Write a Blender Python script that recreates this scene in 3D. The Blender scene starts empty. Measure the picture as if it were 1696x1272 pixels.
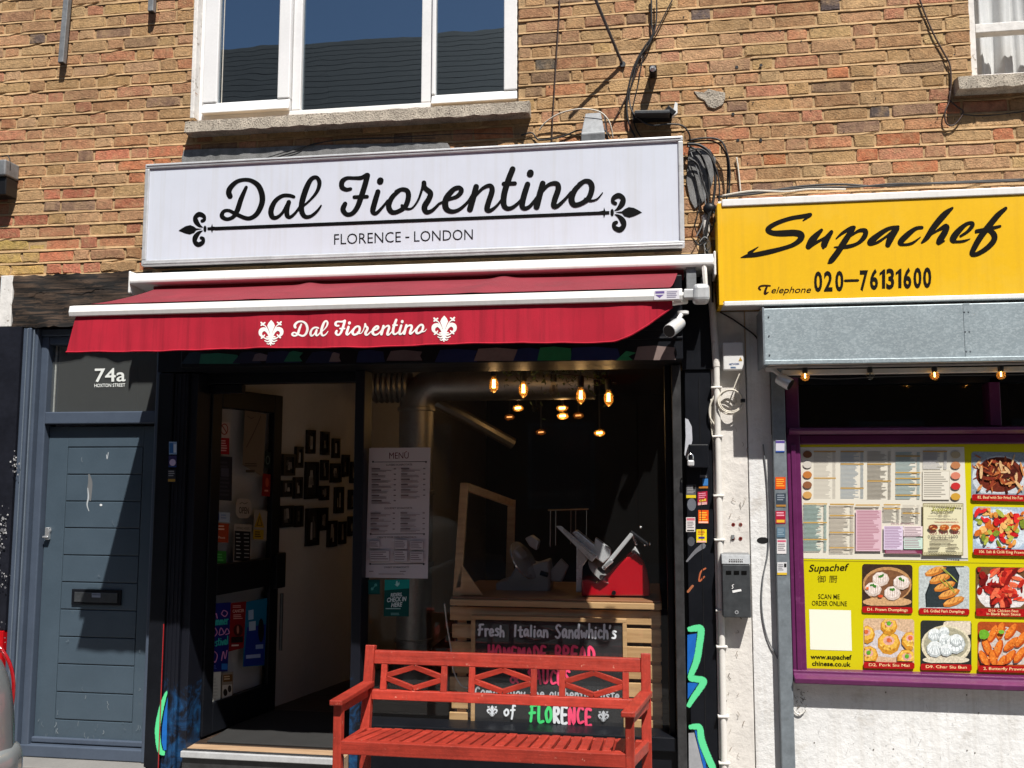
import bpy, bmesh, math, random
from mathutils import Vector, Matrix
from mathutils.geometry import tessellate_polygon
random.seed(7)
sc = bpy.context.scene
COL = sc.collection
# ------------------------------------------------------------------ camera
FPX, YAW, PITCH, ROLL, CD, CH = 1500.0, 0.1491908, 0.0990164, 0.0012217, 4.76439, 1.6
cam = bpy.data.cameras.new('camera'); camo = bpy.data.objects.new('camera', cam); COL.objects.link(camo)
cam.sensor_width = 36.0; cam.lens = FPX / 1696 * 36.0; cam.clip_start = 0.05; cam.clip_end = 500
camo.location = (0, -CD, CH)
camo.rotation_euler = (Matrix.Rotation(YAW, 3, 'Z') @ Matrix.Rotation(math.pi / 2 + PITCH, 3, 'X') @ Matrix.Rotation(ROLL, 3, 'Z')).to_euler()
sc.camera = camo
# ------------------------------------------------------------------ sky and sun
SUN = Vector((0.52, -1.0, 1.76)).normalized()
ELEV = math.asin(SUN.z); AZ = math.atan2(SUN.x, SUN.y)
world = bpy.data.worlds.new('World'); sc.world = world; world.use_nodes = True
wn = world.node_tree; sky = wn.nodes.new('ShaderNodeTexSky'); sky.sky_type = 'NISHITA'; sky.sun_disc = False
sky.sun_elevation = ELEV; sky.sun_rotation = AZ; sky.air_density = 1.0; sky.dust_density = 0.4; sky.ozone_density = 1.5
bg = wn.nodes['Background']; bg.inputs['Strength'].default_value = 0.06
wn.links.new(sky.outputs['Color'], bg.inputs['Color'])
sun = bpy.data.lights.new('sun', 'SUN'); suno = bpy.data.objects.new('sun', sun); COL.objects.link(suno)
sun.energy = 5.0; sun.angle = math.radians(0.53); sun.color = (1.0, 0.955, 0.89)
suno.rotation_euler = SUN.to_track_quat('Z', 'Y').to_euler(); suno.location = (6, -12, 18)
sc.view_settings.view_transform = 'Standard'; sc.view_settings.look = 'None'
sc.view_settings.exposure = 0.50; sc.view_settings.gamma = 1.0; sc.view_settings.use_curve_mapping = False
sc.cycles.use_denoising = True
sc.cycles.max_bounces = 10; sc.cycles.transparent_max_bounces = 16
sc.cycles.caustics_reflective = False; sc.cycles.caustics_refractive = False
sc.cycles.sample_clamp_indirect = 4.0

# ------------------------------------------------------------------ geometry helpers
_R = Matrix.Rotation(YAW, 3, 'Z') @ Matrix.Rotation(PITCH, 3, 'X')
def ray(px, py):
    u, v = px - 848.0, py - 636.0
    c, s = math.cos(ROLL), math.sin(ROLL)
    u, v = c * u - s * v, s * u + c * v
    return _R @ Vector((u / FPX, 1.0, -v / FPX))
CAMP = Vector((0, -CD, CH))
def at(px, py, Y=0.0):
    """where the line of sight through a photo point meets the upright plane at depth Y"""
    d = ray(px, py); return CAMP + d * ((CD + Y) / d.y)
def hit(px, py, o, n):
    d = ray(px, py); return CAMP + d * ((o - CAMP).dot(n) / d.dot(n))
def R(xl, yt, xr, yb, Y=0.0):
    xm, ym = (xl + xr) / 2, (yt + yb) / 2
    return at(xl, ym, Y).x, at(xr, ym, Y).x, at(xm, yb, Y).z, at(xm, yt, Y).z
def lin(c):
    if isinstance(c, str):
        c = c.lstrip('#'); c = c if len(c) == 6 else ''.join(k*2 for k in c); c = [int(c[i:i + 2], 16) / 255 for i in (0, 2, 4)]
        c = [x / 12.92 if x <= 0.04045 else ((x + 0.055) / 1.055) ** 2.4 for x in c]
    return (c[0], c[1], c[2], 1.0)

class MB:
    def __init__(s): s.v = []; s.f = []; s.c = []; s.col = None
    def add(s, verts, faces):
        n = len(s.v); s.v += [Vector(p) for p in verts]
        for f in faces: s.f.append([i + n for i in f]); s.c.append(s.col)
        return s
    def box(s, x0, x1, y0, y1, z0, z1):
        return s.add([(x0,y0,z0),(x1,y0,z0),(x1,y1,z0),(x0,y1,z0),(x0,y0,z1),(x1,y0,z1),(x1,y1,z1),(x0,y1,z1)],
                     [(0,3,2,1),(4,5,6,7),(0,1,5,4),(1,2,6,5),(2,3,7,6),(3,0,4,7)])
    def prism(s, pts, d):
        """closed polygon (list of 3d points) pushed along vector d"""
        n = len(pts); P = [Vector(p) for p in pts]; d = Vector(d)
        tris = tessellate_polygon([P])
        f = [tuple(t) for t in tris] + [tuple(i + n for i in reversed(t)) for t in tris]
        f += [(i, i + n, (i + 1) % n + n, (i + 1) % n) for i in range(n)]
        return s.add(P + [p + d for p in P], f)
    def bar(s, a, b, w, h, up=(0, 0, 1)):
        a, b = Vector(a), Vector(b); t = (b - a).normalized(); up = Vector(up)
        sd = t.cross(up).normalized(); u = sd.cross(t).normalized()
        P = [p + sd * (i * w / 2) + u * (j * h / 2) for p in (a, b) for i, j in ((-1,-1),(1,-1),(1,1),(-1,1))]
        return s.add(P, [(0,1,2,3),(7,6,5,4),(0,4,5,1),(1,5,6,2),(2,6,7,3),(3,7,4,0)])
    def tube(s, pts, r, n=8, cap=True):
        pts = [Vector(p) for p in pts]; m = len(pts); base = len(s.v); V = []; F = []
        rs = r if isinstance(r, (list, tuple)) else [r] * m
        prev = None
        for i, p in enumerate(pts):
            t = (pts[min(i + 1, m - 1)] - pts[max(i - 1, 0)])
            t = t.normalized() if t.length > 1e-9 else Vector((0, 0, 1))
            if prev is None:
                prev = t.cross(Vector((0, 0, 1)) if abs(t.z) < .9 else Vector((1, 0, 0))).normalized()
            u = (prev - t * prev.dot(t)).normalized(); prev = u; w = t.cross(u)
            V += [p + (u * math.cos(k * 2 * math.pi / n) + w * math.sin(k * 2 * math.pi / n)) * rs[i] for k in range(n)]
        for i in range(m - 1):
            for k in range(n):
                F.append((i*n+k, i*n+(k+1) % n, (i+1)*n+(k+1) % n, (i+1)*n+k))
        if cap: F.append(tuple(range(n))[::-1]); F.append(tuple((m-1)*n+k for k in range(n)))
        return s.add(V, F)
    def lathe(s, o, prof, axis=(0, 0, 1), n=16):
        o = Vector(o); ax = Vector(axis).normalized()
        return s.tube([o + ax * h for r, h in prof], [max(r, 1e-4) for r, h in prof], n)
    def sphere(s, o, r, n=10, sc=(1, 1, 1)):
        V = []; F = []; o = Vector(o); m = n
        for i in range(m + 1):
            th = math.pi * i / m
            for k in range(n * 2):
                ph = math.pi * k / n
                V.append(o + Vector((math.sin(th)*math.cos(ph)*r*sc[0], math.sin(th)*math.sin(ph)*r*sc[1], math.cos(th)*r*sc[2])))
        for i in range(m):
            for k in range(2*n): F.append((i*2*n+k, (i+1)*2*n+k, (i+1)*2*n+(k+1) % (2*n), i*2*n+(k+1) % (2*n)))
        return s.add(V, F)
    def build(s, name, mat, parent=None, smooth=False, bevel=0.0, seg=2, origin=None, angle=35):
        if parent is not None: o = parent_loc(parent)
        elif origin is not None: o = Vector(origin)
        else:
            o = sum(s.v, Vector()) / len(s.v); o.z = min(p.z for p in s.v)
        me = bpy.data.meshes.new(name); me.from_pydata([tuple(p - o) for p in s.v], [], s.f)
        if any(c is not None for c in s.c):
            at_ = me.color_attributes.new('Col', 'FLOAT_COLOR', 'CORNER'); k = 0
            vals = []
            for f, c in zip(s.f, s.c): vals += list(c or (1, 1, 1, 1)) * len(f)
            at_.data.foreach_set('color', vals)
        me.materials.append(mat)
        ob = bpy.data.objects.new(name, me); COL.objects.link(ob)
        if parent is not None: ob.parent = parent
        else: ob.location = o
        if smooth:
            for p in me.polygons: p.use_smooth = True
            if smooth != 'all': me.set_sharp_from_angle(angle=math.radians(angle))
        if bevel:
            b = ob.modifiers.new('bevel', 'BEVEL'); b.width = bevel; b.segments = seg; b.limit_method = 'ANGLE'; b.angle_limit = math.radians(40)
            b.harden_normals = False
        return ob
def parent_loc(p):
    o = Vector(p.location)
    while p.parent is not None: p = p.parent; o = o + Vector(p.location)
    return o
def tag(o, label, cat, group=None, kind=None):
    if label: o['label'] = label
    if cat: o['category'] = cat
    if group: o['group'] = group
    if kind: o['kind'] = kind
    return o
def thing(name, label, cat, loc=(0, 0, 0), group=None):
    o = bpy.data.objects.new(name, None); COL.objects.link(o); o.location = loc; o.empty_display_size = .1
    return tag(o, label, cat, group)
def box(x0, x1, y0, y1, z0, z1): return MB().box(x0, x1, y0, y1, z0, z1)
def smooth_path(pts, k=6):
    """Catmull-Rom through points of any dimension (tuples)"""
    if len(pts) < 3: return [tuple(p) for p in pts]
    P = [pts[0]] + list(pts) + [pts[-1]]; out = []
    for i in range(1, len(P) - 2):
        for j in range(k):
            t = j / k; t2, t3 = t*t, t*t*t
            out.append(tuple(.5*((2*b)+(-a+c)*t+(2*a-5*b+4*c-d)*t2+(-a+3*b-3*c+d)*t3) for a, b, c, d in zip(P[i-1], P[i], P[i+1], P[i+2])))
    out.append(tuple(pts[-1])); return out

# ------------------------------------------------------------------ materials
def _nt(name):
    m = bpy.data.materials.new(name); m.use_nodes = True; nt = m.node_tree; nt.nodes.clear()
    out = nt.nodes.new('ShaderNodeOutputMaterial'); return m, nt, out
def N(nt, t, **kw):
    n = nt.nodes.new(t)
    for k, v in kw.items():
        if k in n.inputs: n.inputs[k].default_value = v
        else: setattr(n, k, v)
    return n
def pm(name, col, rough=.5, metal=0., var=.12, vs=6., bump=.08, bs=70., col2=None, attr=False, spec=.5, coat=0., stain=None, streak=None, wash=None, grain=None, patch=None, rvar=.1, dist=.004):
    """painted / mineral surface: base colour broken up by two scales of noise, roughness variation and fine relief"""
    m, nt, out = _nt(name); L = nt.links
    b = N(nt, 'ShaderNodeBsdfPrincipled', Metallic=metal); b.inputs['Specular IOR Level'].default_value = spec
    b.inputs['Coat Weight'].default_value = coat
    tc = N(nt, 'ShaderNodeTexCoord')
    n1 = N(nt, 'ShaderNodeTexNoise', Scale=vs, Detail=6.0, Roughness=.62); L.new(tc.outputs['Object'], n1.inputs['Vector'])
    n2 = N(nt, 'ShaderNodeTexNoise', Scale=bs, Detail=5.0, Roughness=.65); L.new(tc.outputs['Object'], n2.inputs['Vector'])
    if attr:
        a = N(nt, 'ShaderNodeVertexColor', layer_name='Col'); base = a.outputs['Color']
    elif col2 is not None:
        r = N(nt, 'ShaderNodeValToRGB'); r.color_ramp.elements[0].color = lin(col); r.color_ramp.elements[1].color = lin(col2)
        r.color_ramp.elements[0].position = .35; r.color_ramp.elements[1].position = .65
        L.new(n1.outputs['Fac'], r.inputs['Fac']); base = r.outputs['Color']
    else:
        c = N(nt, 'ShaderNodeRGB'); c.outputs[0].default_value = lin(col); base = c.outputs[0]
    def darken(fac_out, lo, hi, base):
        mr = N(nt, 'ShaderNodeMapRange'); mr.inputs['From Min'].default_value = .3; mr.inputs['From Max'].default_value = .7
        mr.inputs['To Min'].default_value = lo; mr.inputs['To Max'].default_value = hi; L.new(fac_out, mr.inputs['Value'])
        mx = N(nt, 'ShaderNodeVectorMath', operation='SCALE'); L.new(base, mx.inputs[0]); L.new(mr.outputs['Result'], mx.inputs['Scale'])
        return mx.outputs['Vector']
    if var:
        base = darken(n1.outputs['Fac'], 1 - var, 1 + var, base); base = darken(n2.outputs['Fac'], 1 - var * .6, 1 + var * .6, base)
    if patch:   # broad weathering across neighbouring pieces: (scale, darkest, lightest)
        g0 = N(nt, 'ShaderNodeNewGeometry'); np_ = N(nt, 'ShaderNodeTexNoise', Scale=patch[0], Detail=6.0, Roughness=.62); L.new(g0.outputs['Position'], np_.inputs['Vector']); base = darken(np_.outputs['Fac'], patch[1], patch[2], base)
    if wash:    # thin smear of another colour: (colour, scale, threshold, softness, amount)
        ns = N(nt, 'ShaderNodeTexNoise', Scale=wash[1], Detail=8.0, Roughness=.68); g_ = N(nt, 'ShaderNodeNewGeometry'); L.new(g_.outputs['Position'], ns.inputs['Vector'])
        mr = N(nt, 'ShaderNodeMapRange'); mr.inputs['From Min'].default_value = wash[2]; mr.inputs['From Max'].default_value = wash[2] + wash[3]; mr.inputs['To Max'].default_value = wash[4]
        L.new(ns.outputs['Fac'], mr.inputs['Value'])
        mx = N(nt, 'ShaderNodeMix', data_type='RGBA'); L.new(mr.outputs['Result'], mx.inputs['Factor']); L.new(base, mx.inputs[6]); mx.inputs[7].default_value = lin(wash[0]); base = mx.outputs[2]
    if stain:   # (colour, scale, threshold, softness)
        ns = N(nt, 'ShaderNodeTexNoise', Scale=stain[1], Detail=7.0, Roughness=.7); L.new(tc.outputs['Object'], ns.inputs['Vector'])
        mr = N(nt, 'ShaderNodeMapRange'); mr.inputs['From Min'].default_value = stain[2]; mr.inputs['From Max'].default_value = stain[2] + stain[3]
        L.new(ns.outputs['Fac'], mr.inputs['Value'])
        mx = N(nt, 'ShaderNodeMix', data_type='RGBA'); L.new(mr.outputs['Result'], mx.inputs['Factor']); L.new(base, mx.inputs[6]); mx.inputs[7].default_value = lin(stain[0]); base = mx.outputs[2]
    if streak:  # vertical dirt runs: (colour, amount)
        mp = N(nt, 'ShaderNodeMapping'); mp.inputs['Scale'].default_value = (38, 38, 1.2); L.new(tc.outputs['Object'], mp.inputs['Vector'])
        ns = N(nt, 'ShaderNodeTexNoise', Scale=1.0, Detail=5.0, Roughness=.6); L.new(mp.outputs['Vector'], ns.inputs['Vector'])
        mr = N(nt, 'ShaderNodeMapRange'); mr.inputs['From Min'].default_value = .48; mr.inputs['From Max'].default_value = .8; mr.inputs['To Max'].default_value = streak[1]
        L.new(ns.outputs['Fac'], mr.inputs['Value'])
        mx = N(nt, 'ShaderNodeMix', data_type='RGBA'); L.new(mr.outputs['Result'], mx.inputs['Factor']); L.new(base, mx.inputs[6]); mx.inputs[7].default_value = lin(streak[0]); base = mx.outputs[2]
    L.new(base, b.inputs['Base Color'])
    mr = N(nt, 'ShaderNodeMapRange'); mr.inputs['To Min'].default_value = max(0.02, rough - rvar); mr.inputs['To Max'].default_value = min(1, rough + rvar)
    L.new(n1.outputs['Fac'], mr.inputs['Value']); L.new(mr.outputs['Result'], b.inputs['Roughness'])
    hgt = n2.outputs['Fac']
    if grain:   # brushed paint over wood grain running one way
        mp = N(nt, 'ShaderNodeMapping'); mp.inputs['Scale'].default_value = grain; L.new(tc.outputs['Object'], mp.inputs['Vector'])
        ng = N(nt, 'ShaderNodeTexNoise', Scale=1.0, Detail=6.0, Roughness=.6); L.new(mp.outputs['Vector'], ng.inputs['Vector'])
        oi = N(nt, 'ShaderNodeObjectInfo'); mo = N(nt, 'ShaderNodeMapRange'); mo.inputs['To Min'].default_value = .82; mo.inputs['To Max'].default_value = 1.14; L.new(oi.outputs['Random'], mo.inputs['Value'])
        vo = N(nt, 'ShaderNodeVectorMath', operation='SCALE'); L.new(base, vo.inputs[0]); L.new(mo.outputs[0], vo.inputs['Scale']); base = vo.outputs[0]
        base = darken(ng.outputs['Fac'], .80, 1.16, base); L.new(base, b.inputs['Base Color'])
        ad = N(nt, 'ShaderNodeMath', operation='ADD'); L.new(ng.outputs['Fac'], ad.inputs[0]); L.new(n2.outputs['Fac'], ad.inputs[1]); hgt = ad.outputs[0]
    if bump:
        bp = N(nt, 'ShaderNodeBump', Strength=bump, Distance=dist); L.new(hgt, bp.inputs['Height']); L.new(bp.outputs['Normal'], b.inputs['Normal'])
    L.new(b.outputs['BSDF'], out.inputs['Surface']); return m
def glass(name, tint=(1, 1, 1), ior=1.5, rough=0.0, wave=0.0, refl=(1, 1, 1)):
    m, nt, out = _nt(name); L = nt.links
    t = N(nt, 'ShaderNodeBsdfTransparent'); t.inputs['Color'].default_value = (*tint, 1)
    g = N(nt, 'ShaderNodeBsdfGlossy'); g.inputs['Roughness'].default_value = rough; g.inputs['Color'].default_value = (*refl, 1)
    f = N(nt, 'ShaderNodeFresnel', IOR=ior); mx = N(nt, 'ShaderNodeMixShader')
    if wave:
        tc = N(nt, 'ShaderNodeTexCoord'); n = N(nt, 'ShaderNodeTexNoise', Scale=2.6, Detail=2.0); L.new(tc.outputs['Object'], n.inputs['Vector'])
        bp = N(nt, 'ShaderNodeBump', Strength=wave, Distance=.01); L.new(n.outputs['Fac'], bp.inputs['Height']); L.new(bp.outputs['Normal'], g.inputs['Normal'])
    ge = N(nt, 'ShaderNodeNewGeometry'); iv = N(nt, 'ShaderNodeMath', operation='SUBTRACT'); iv.inputs[0].default_value = 1.0; L.new(ge.outputs['Backfacing'], iv.inputs[1])
    mu = N(nt, 'ShaderNodeMath', operation='MULTIPLY'); L.new(f.outputs[0], mu.inputs[0]); L.new(iv.outputs[0], mu.inputs[1])   # light leaving the slab is not mirrored back
    L.new(mu.outputs[0], mx.inputs[0]); L.new(t.outputs[0], mx.inputs[1]); L.new(g.outputs[0], mx.inputs[2]); L.new(mx.outputs[0], out.inputs['Surface']); return m
def emit(name, col, strength):
    m, nt, out = _nt(name); e = N(nt, 'ShaderNodeEmission', Strength=strength); e.inputs['Color'].default_value = lin(col)
    nt.links.new(e.outputs[0], out.inputs['Surface']); return m
def wood(name, c1, c2, rough=.55, scale=(1.2, 14, 14), bump=.2):
    m, nt, out = _nt(name); L = nt.links; b = N(nt, 'ShaderNodeBsdfPrincipled', Roughness=rough)
    tc = N(nt, 'ShaderNodeTexCoord'); mp = N(nt, 'ShaderNodeMapping'); mp.inputs['Scale'].default_value = scale; L.new(tc.outputs['Object'], mp.inputs['Vector'])
    oi = N(nt, 'ShaderNodeObjectInfo'); ml = N(nt, 'ShaderNodeMath', operation='MULTIPLY'); ml.inputs[1].default_value = 30.; L.new(oi.outputs['Random'], ml.inputs[0])
    ad = N(nt, 'ShaderNodeVectorMath', operation='ADD'); L.new(mp.outputs['Vector'], ad.inputs[0]); L.new(ml.outputs[0], ad.inputs[1])
    n = N(nt, 'ShaderNodeTexNoise', Scale=2.2, Detail=8.0, Roughness=.62, Distortion=.6); L.new(ad.outputs[0], n.inputs['Vector'])
    r = N(nt, 'ShaderNodeValToRGB'); r.color_ramp.elements[0].position = .32; r.color_ramp.elements[1].position = .68
    r.color_ramp.elements[0].color = lin(c1); r.color_ramp.elements[1].color = lin(c2); L.new(n.outputs['Fac'], r.inputs['Fac'])
    L.new(r.outputs['Color'], b.inputs['Base Color'])
    bp = N(nt, 'ShaderNodeBump', Strength=bump, Distance=.004); L.new(n.outputs['Fac'], bp.inputs['Height']); L.new(bp.outputs['Normal'], b.inputs['Normal'])
    L.new(b.outputs[0], out.inputs['Surface']); return m

M = {}
M['brick'] = pm('brick', None, .9, attr=True, var=.30, vs=34, bump=1.0, bs=120, stain=((.07, .048, .032), 70, .63, .06), wash=((.50, .33, .175), 15, .47, .22, .6), patch=(2.2, .78, 1.14), spec=.2, dist=.008)
M['mortar'] = pm('mortar', (.50, .335, .18), .95, patch=(2.2, .78, 1.14), var=.2, vs=9, bump=.7, bs=150, spec=.15, stain=((.22, .15, .085), 22, .58, .14), dist=.006)
M['concrete'] = pm('rough_concrete', (.50, .44, .36), .95, var=.34, vs=14, bump=1.0, bs=120, spec=.2, stain=((.10, .08, .065), 120, .54, .08), dist=.014)
M['felt'] = pm('grey_felt', (.20, .20, .20), .95, var=.3, vs=20, bump=.8, bs=220, spec=.2, stain=((.38, .37, .36), 160, .56, .1))
M['upvc'] = pm('white_upvc', (.80, .80, .80), .35, var=.05, vs=4, bump=.02, stain=((.52, .47, .38), 7, .62, .2))
M['dirty_white'] = pm('chipped_white_paint', (.72, .70, .67), .7, var=.12, vs=14, bump=.5, bs=50, stain=((.25, .2, .15), 24, .6, .06))
M['signwhite'] = pm('white_sign_panel', (.62, .66, .745), .3, var=.03, vs=1.5, bump=.01, bs=10, streak=((.5, .5, .47), .35), spec=.4)
M['alu'] = pm('aluminium_trim', (.58, .59, .6), .42, metal=.35, var=.12, vs=10, bump=.04, stain=((.28, .27, .25), 8, .62, .2))
M['black'] = pm('black_vinyl', (.008, .008, .009), .4, var=.1, bump=0)
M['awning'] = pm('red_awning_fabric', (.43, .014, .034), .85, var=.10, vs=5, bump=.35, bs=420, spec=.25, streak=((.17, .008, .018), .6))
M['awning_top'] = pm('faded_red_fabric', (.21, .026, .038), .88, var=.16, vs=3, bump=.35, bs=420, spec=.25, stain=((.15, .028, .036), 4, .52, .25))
M['whitepaint'] = pm('white_powder_coat', (.80, .79, .77), .35, var=.05, vs=5, bump=.02, streak=((.5, .45, .36), .22))
M['yellow'] = pm('yellow_sign_panel', (.80, .465, .010), .5, spec=.2, streak=((.60, .34, .02), .32), var=.04, vs=1.2, bump=.01, stain=((.78, .50, .05), 2.0, .5, .3))
M['galv'] = None
M['navy'] = pm('grey_blue_door_paint', (.056, .083, .110), .42, var=.10, vs=3, bump=.06, bs=120, stain=((.10, .125, .145), 9, .64, .16), rvar=.18)
M['navyframe'] = pm('blue_grey_frame_paint', (.062, .082, .118), .45, var=.08, vs=8, bump=.05)
M['navyedge'] = pm('worn_frame_edge', (.13, .16, .20), .4, var=.1, bump=.02)
M['blackwall'] = pm('black_painted_wall', (.010, .011, .017), .45, spec=.3, var=.25, vs=5, bump=.15, bs=40, stain=((.35, .35, .35), 26, .72, .03))
M['blackpaint'] = pm('black_gloss_paint', (.006, .007, .010), .42, var=.25, vs=5, bump=.08, bs=50, spec=.22)
M['worn'] = pm('worn_dark_metal', (.05, .05, .052), .42, metal=.4, var=.3, vs=14, bump=.1)
M['redtile'] = pm('red_glazed_tile', (.45, .005, .008), .25, var=.08, bump=.02)
M['whitewall'] = pm('white_painted_render', (.74, .74, .735), .75, var=.07, vs=4, bump=.55, bs=26, stain=((.50, .47, .43), 6, .55, .18), patch=(1.3, .88, 1.05), streak=((.52, .49, .45), .5), dist=.010)
M['creamwall'] = pm('aged_white_masonry_paint', (.66, .63, .59), .75, var=.10, vs=5, bump=.6, bs=22, stain=((.42, .37, .32), 8, .6, .14), dist=.008)
M['pipe'] = pm('white_plastic_pipe', (.70, .68, .64), .45, var=.08, vs=9, bump=.05)
M['plastic'] = pm('white_plastic', (.72, .72, .71), .4, var=.05, bump=.02)
M['cable'] = pm('black_cable', (.012, .012, .013), .5, var=.2, bump=0)
M['cablew'] = pm('white_cable', (.62, .58, .5), .55, var=.15, bump=0)
M['cablebrown'] = pm('dark_brown_cable', (.05, .028, .02), .5, var=.2, bump=0)
M['iron'] = pm('dark_grey_metal', (.055, .06, .065), .45, metal=.3, var=.2, vs=20, bump=.1, stain=((.2, .09, .05), 14, .68, .08))
M['steel'] = pm('weathered_grey_steel', (.23, .24, .25), .55, metal=.4, var=.2, vs=20, bump=.1)
M['railsteel'] = pm('galvanised_rail', (.20, .23, .255), .5, metal=.3, var=.18, vs=20, bump=.08)
M['purple'] = pm('purple_gloss_paint', (.115, .016, .082), .35, var=.12, vs=8, bump=.12, bs=40, stain=((.19, .05, .145), 10, .6, .15))
M['red'] = pm('red_painted_wood', (.375, .033, .023), .42, var=.10, vs=10, bump=.18, bs=60, stain=((.52, .14, .10), 34, .645, .05), wash=((.20, .02, .015), 7, .5, .25, .45))
for ax_, gs_ in (('x', (4, 90, 90)), ('y', (90, 4, 90)), ('z', (90, 90, 4))):
    M['red_'+ax_] = pm('red_painted_wood_'+ax_, (.355, .036, .021), .5, var=.14, vs=9, bump=.35, bs=60, grain=gs_, spec=.35, stain=((.52, .20, .14), 38, .64, .04), wash=((.16, .018, .012), 8, .48, .25, .65), rvar=.16)
M['timber'] = wood('charred_timber', (.004, .003, .0025), (.13, .08, .05), .85, (1.6, 22, 22), 1.0)
_r = [n for n in M['timber'].node_tree.nodes if n.type == 'VALTORGB'][0].color_ramp; _r.elements[0].position = .44; _r.elements[1].position = .78
M['pine'] = wood('pine_boards', (.42, .25, .115), (.60, .39, .19), .5, (1.4, 16, 16), .15)
M['darkwood'] = wood('varnished_counter_wood', (.20, .09, .04), (.34, .17, .08), .4, (1.4, 16, 16), .15)
M['floorshade'] = wood('shade_dark_floor', (.022, .014, .010), (.05, .032, .022), .5, (1.5, 10, 10), .1)  # shade put into the board colour, for the floor behind the front board
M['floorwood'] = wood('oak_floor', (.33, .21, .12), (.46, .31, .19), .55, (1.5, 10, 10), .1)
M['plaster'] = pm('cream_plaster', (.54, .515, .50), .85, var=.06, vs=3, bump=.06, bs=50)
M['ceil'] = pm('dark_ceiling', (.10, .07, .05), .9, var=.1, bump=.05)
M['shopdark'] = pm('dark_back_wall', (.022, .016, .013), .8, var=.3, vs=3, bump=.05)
M['duct'] = pm('galvanised_duct', (.34, .33, .32), .42, metal=.85, var=.15, vs=9, bump=.05)
M['steelbright'] = pm('brushed_steel', (.66, .68, .70), .28, metal=.35, var=.06, bump=0)
M['chrome'] = pm('polished_steel', (.72, .73, .74), .22, metal=.75, var=.05, bump=0)
M['slicer_red'] = pm('red_enamel', (.42, .006, .014), .14, var=.05, bump=0, coat=.6)
M['slicer_grey'] = pm('grey_enamel', (.38, .39, .41), .35, metal=.3, var=.08, bump=0)
M['chalk'] = pm('chalkboard', (.012, .012, .014), .7, var=.3, vs=5, bump=.03)
M['print'] = pm('flat_print', None, .6, attr=True, var=.0, bump=0, spec=.12)
M['printmatt'] = pm('matt_print', None, .8, attr=True, var=.04, bump=0, spec=.2)
M['food'] = pm('food_print', None, .35, attr=True, var=.28, vs=90, bump=0, bs=260)
M['spray'] = pm('spray_paint', None, .5, attr=True, var=.12, vs=14, bump=.03)
def dusty(name, amount, col=(.42, .43, .42), tint=(.9, .92, .92)):
    m = glass(name, tint, 1.5); nt = m.node_tree; out = [n for n in nt.nodes if n.type == 'OUTPUT_MATERIAL'][0]; src = out.inputs['Surface'].links[0].from_socket
    d_ = N(nt, 'ShaderNodeBsdfDiffuse'); d_.inputs['Color'].default_value = (*col, 1); mx = N(nt, 'ShaderNodeMixShader'); mx.inputs[0].default_value = amount
    nt.links.new(src, mx.inputs[1]); nt.links.new(d_.outputs[0], mx.inputs[2]); nt.links.new(mx.outputs[0], out.inputs['Surface']); return m
M['dusty'] = dusty('dusty_glass', .085, (.36, .38, .38))
M['amber'] = dusty('amber_bulb_glass', .30, (.75, .42, .12), (1, .86, .6))
M['pane'] = glass('window_glass', (.985, .99, .99), 1.5, wave=.06)
M['paneup'] = glass('upstairs_glass', (.55, .57, .57), 4.2, wave=.045, refl=(.72, .88, 1.0))
M['shoppane'] = dusty('shop_window_glass', .004, (.6, .6, .6), (.985, .99, .99))
M['bulbglass'] = glass('bulb_glass', (1., .93, .80), 1.45)
M['filament'] = emit('glowing_filament', (1.0, .66, .24), 14.0)
M['filamentdim'] = emit('faint_filament', (1.0, .45, .18), 1.6)
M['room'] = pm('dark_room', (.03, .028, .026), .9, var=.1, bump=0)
M['curtain'] = pm('white_net_curtain', (.66, .66, .66), .9, var=.08, bump=.05)
M['slate'] = pm('dark_roof_tile', (.045, .042, .04), .8, var=.25, vs=3, bump=.2)
M['farbrick'] = pm('opposite_brickwork', (.20, .12, .075), .9, var=.2, vs=3, bump=.3, bs=20)
M['asphalt'] = pm('asphalt', (.05, .05, .052), .9, var=.2, vs=4, bump=.6, bs=90)
M['paving'] = pm('concrete_paving', (.19, .185, .175), .9, var=.12, vs=3, bump=.25, bs=60)
M['kerb'] = pm('granite_kerb', (.26, .255, .25), .85, var=.2, vs=12, bump=.2)
M['carpaint'] = pm('silver_car_paint', (.46, .50, .51), .22, metal=.5, var=.03, vs=2, bump=0, coat=.7)
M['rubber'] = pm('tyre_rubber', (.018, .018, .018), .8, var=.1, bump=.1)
M['lampred'] = pm('red_lamp_lens', (.30, .004, .006), .12, var=.05, bump=0, coat=.8)
M['cardark'] = pm('smoked_car_trim', (.09, .085, .085), .2, var=.05, bump=0, coat=.6)
M['leaf'] = pm('dull_green_leaf', (.035, .06, .02), .7, var=.3, bump=.05)
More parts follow.
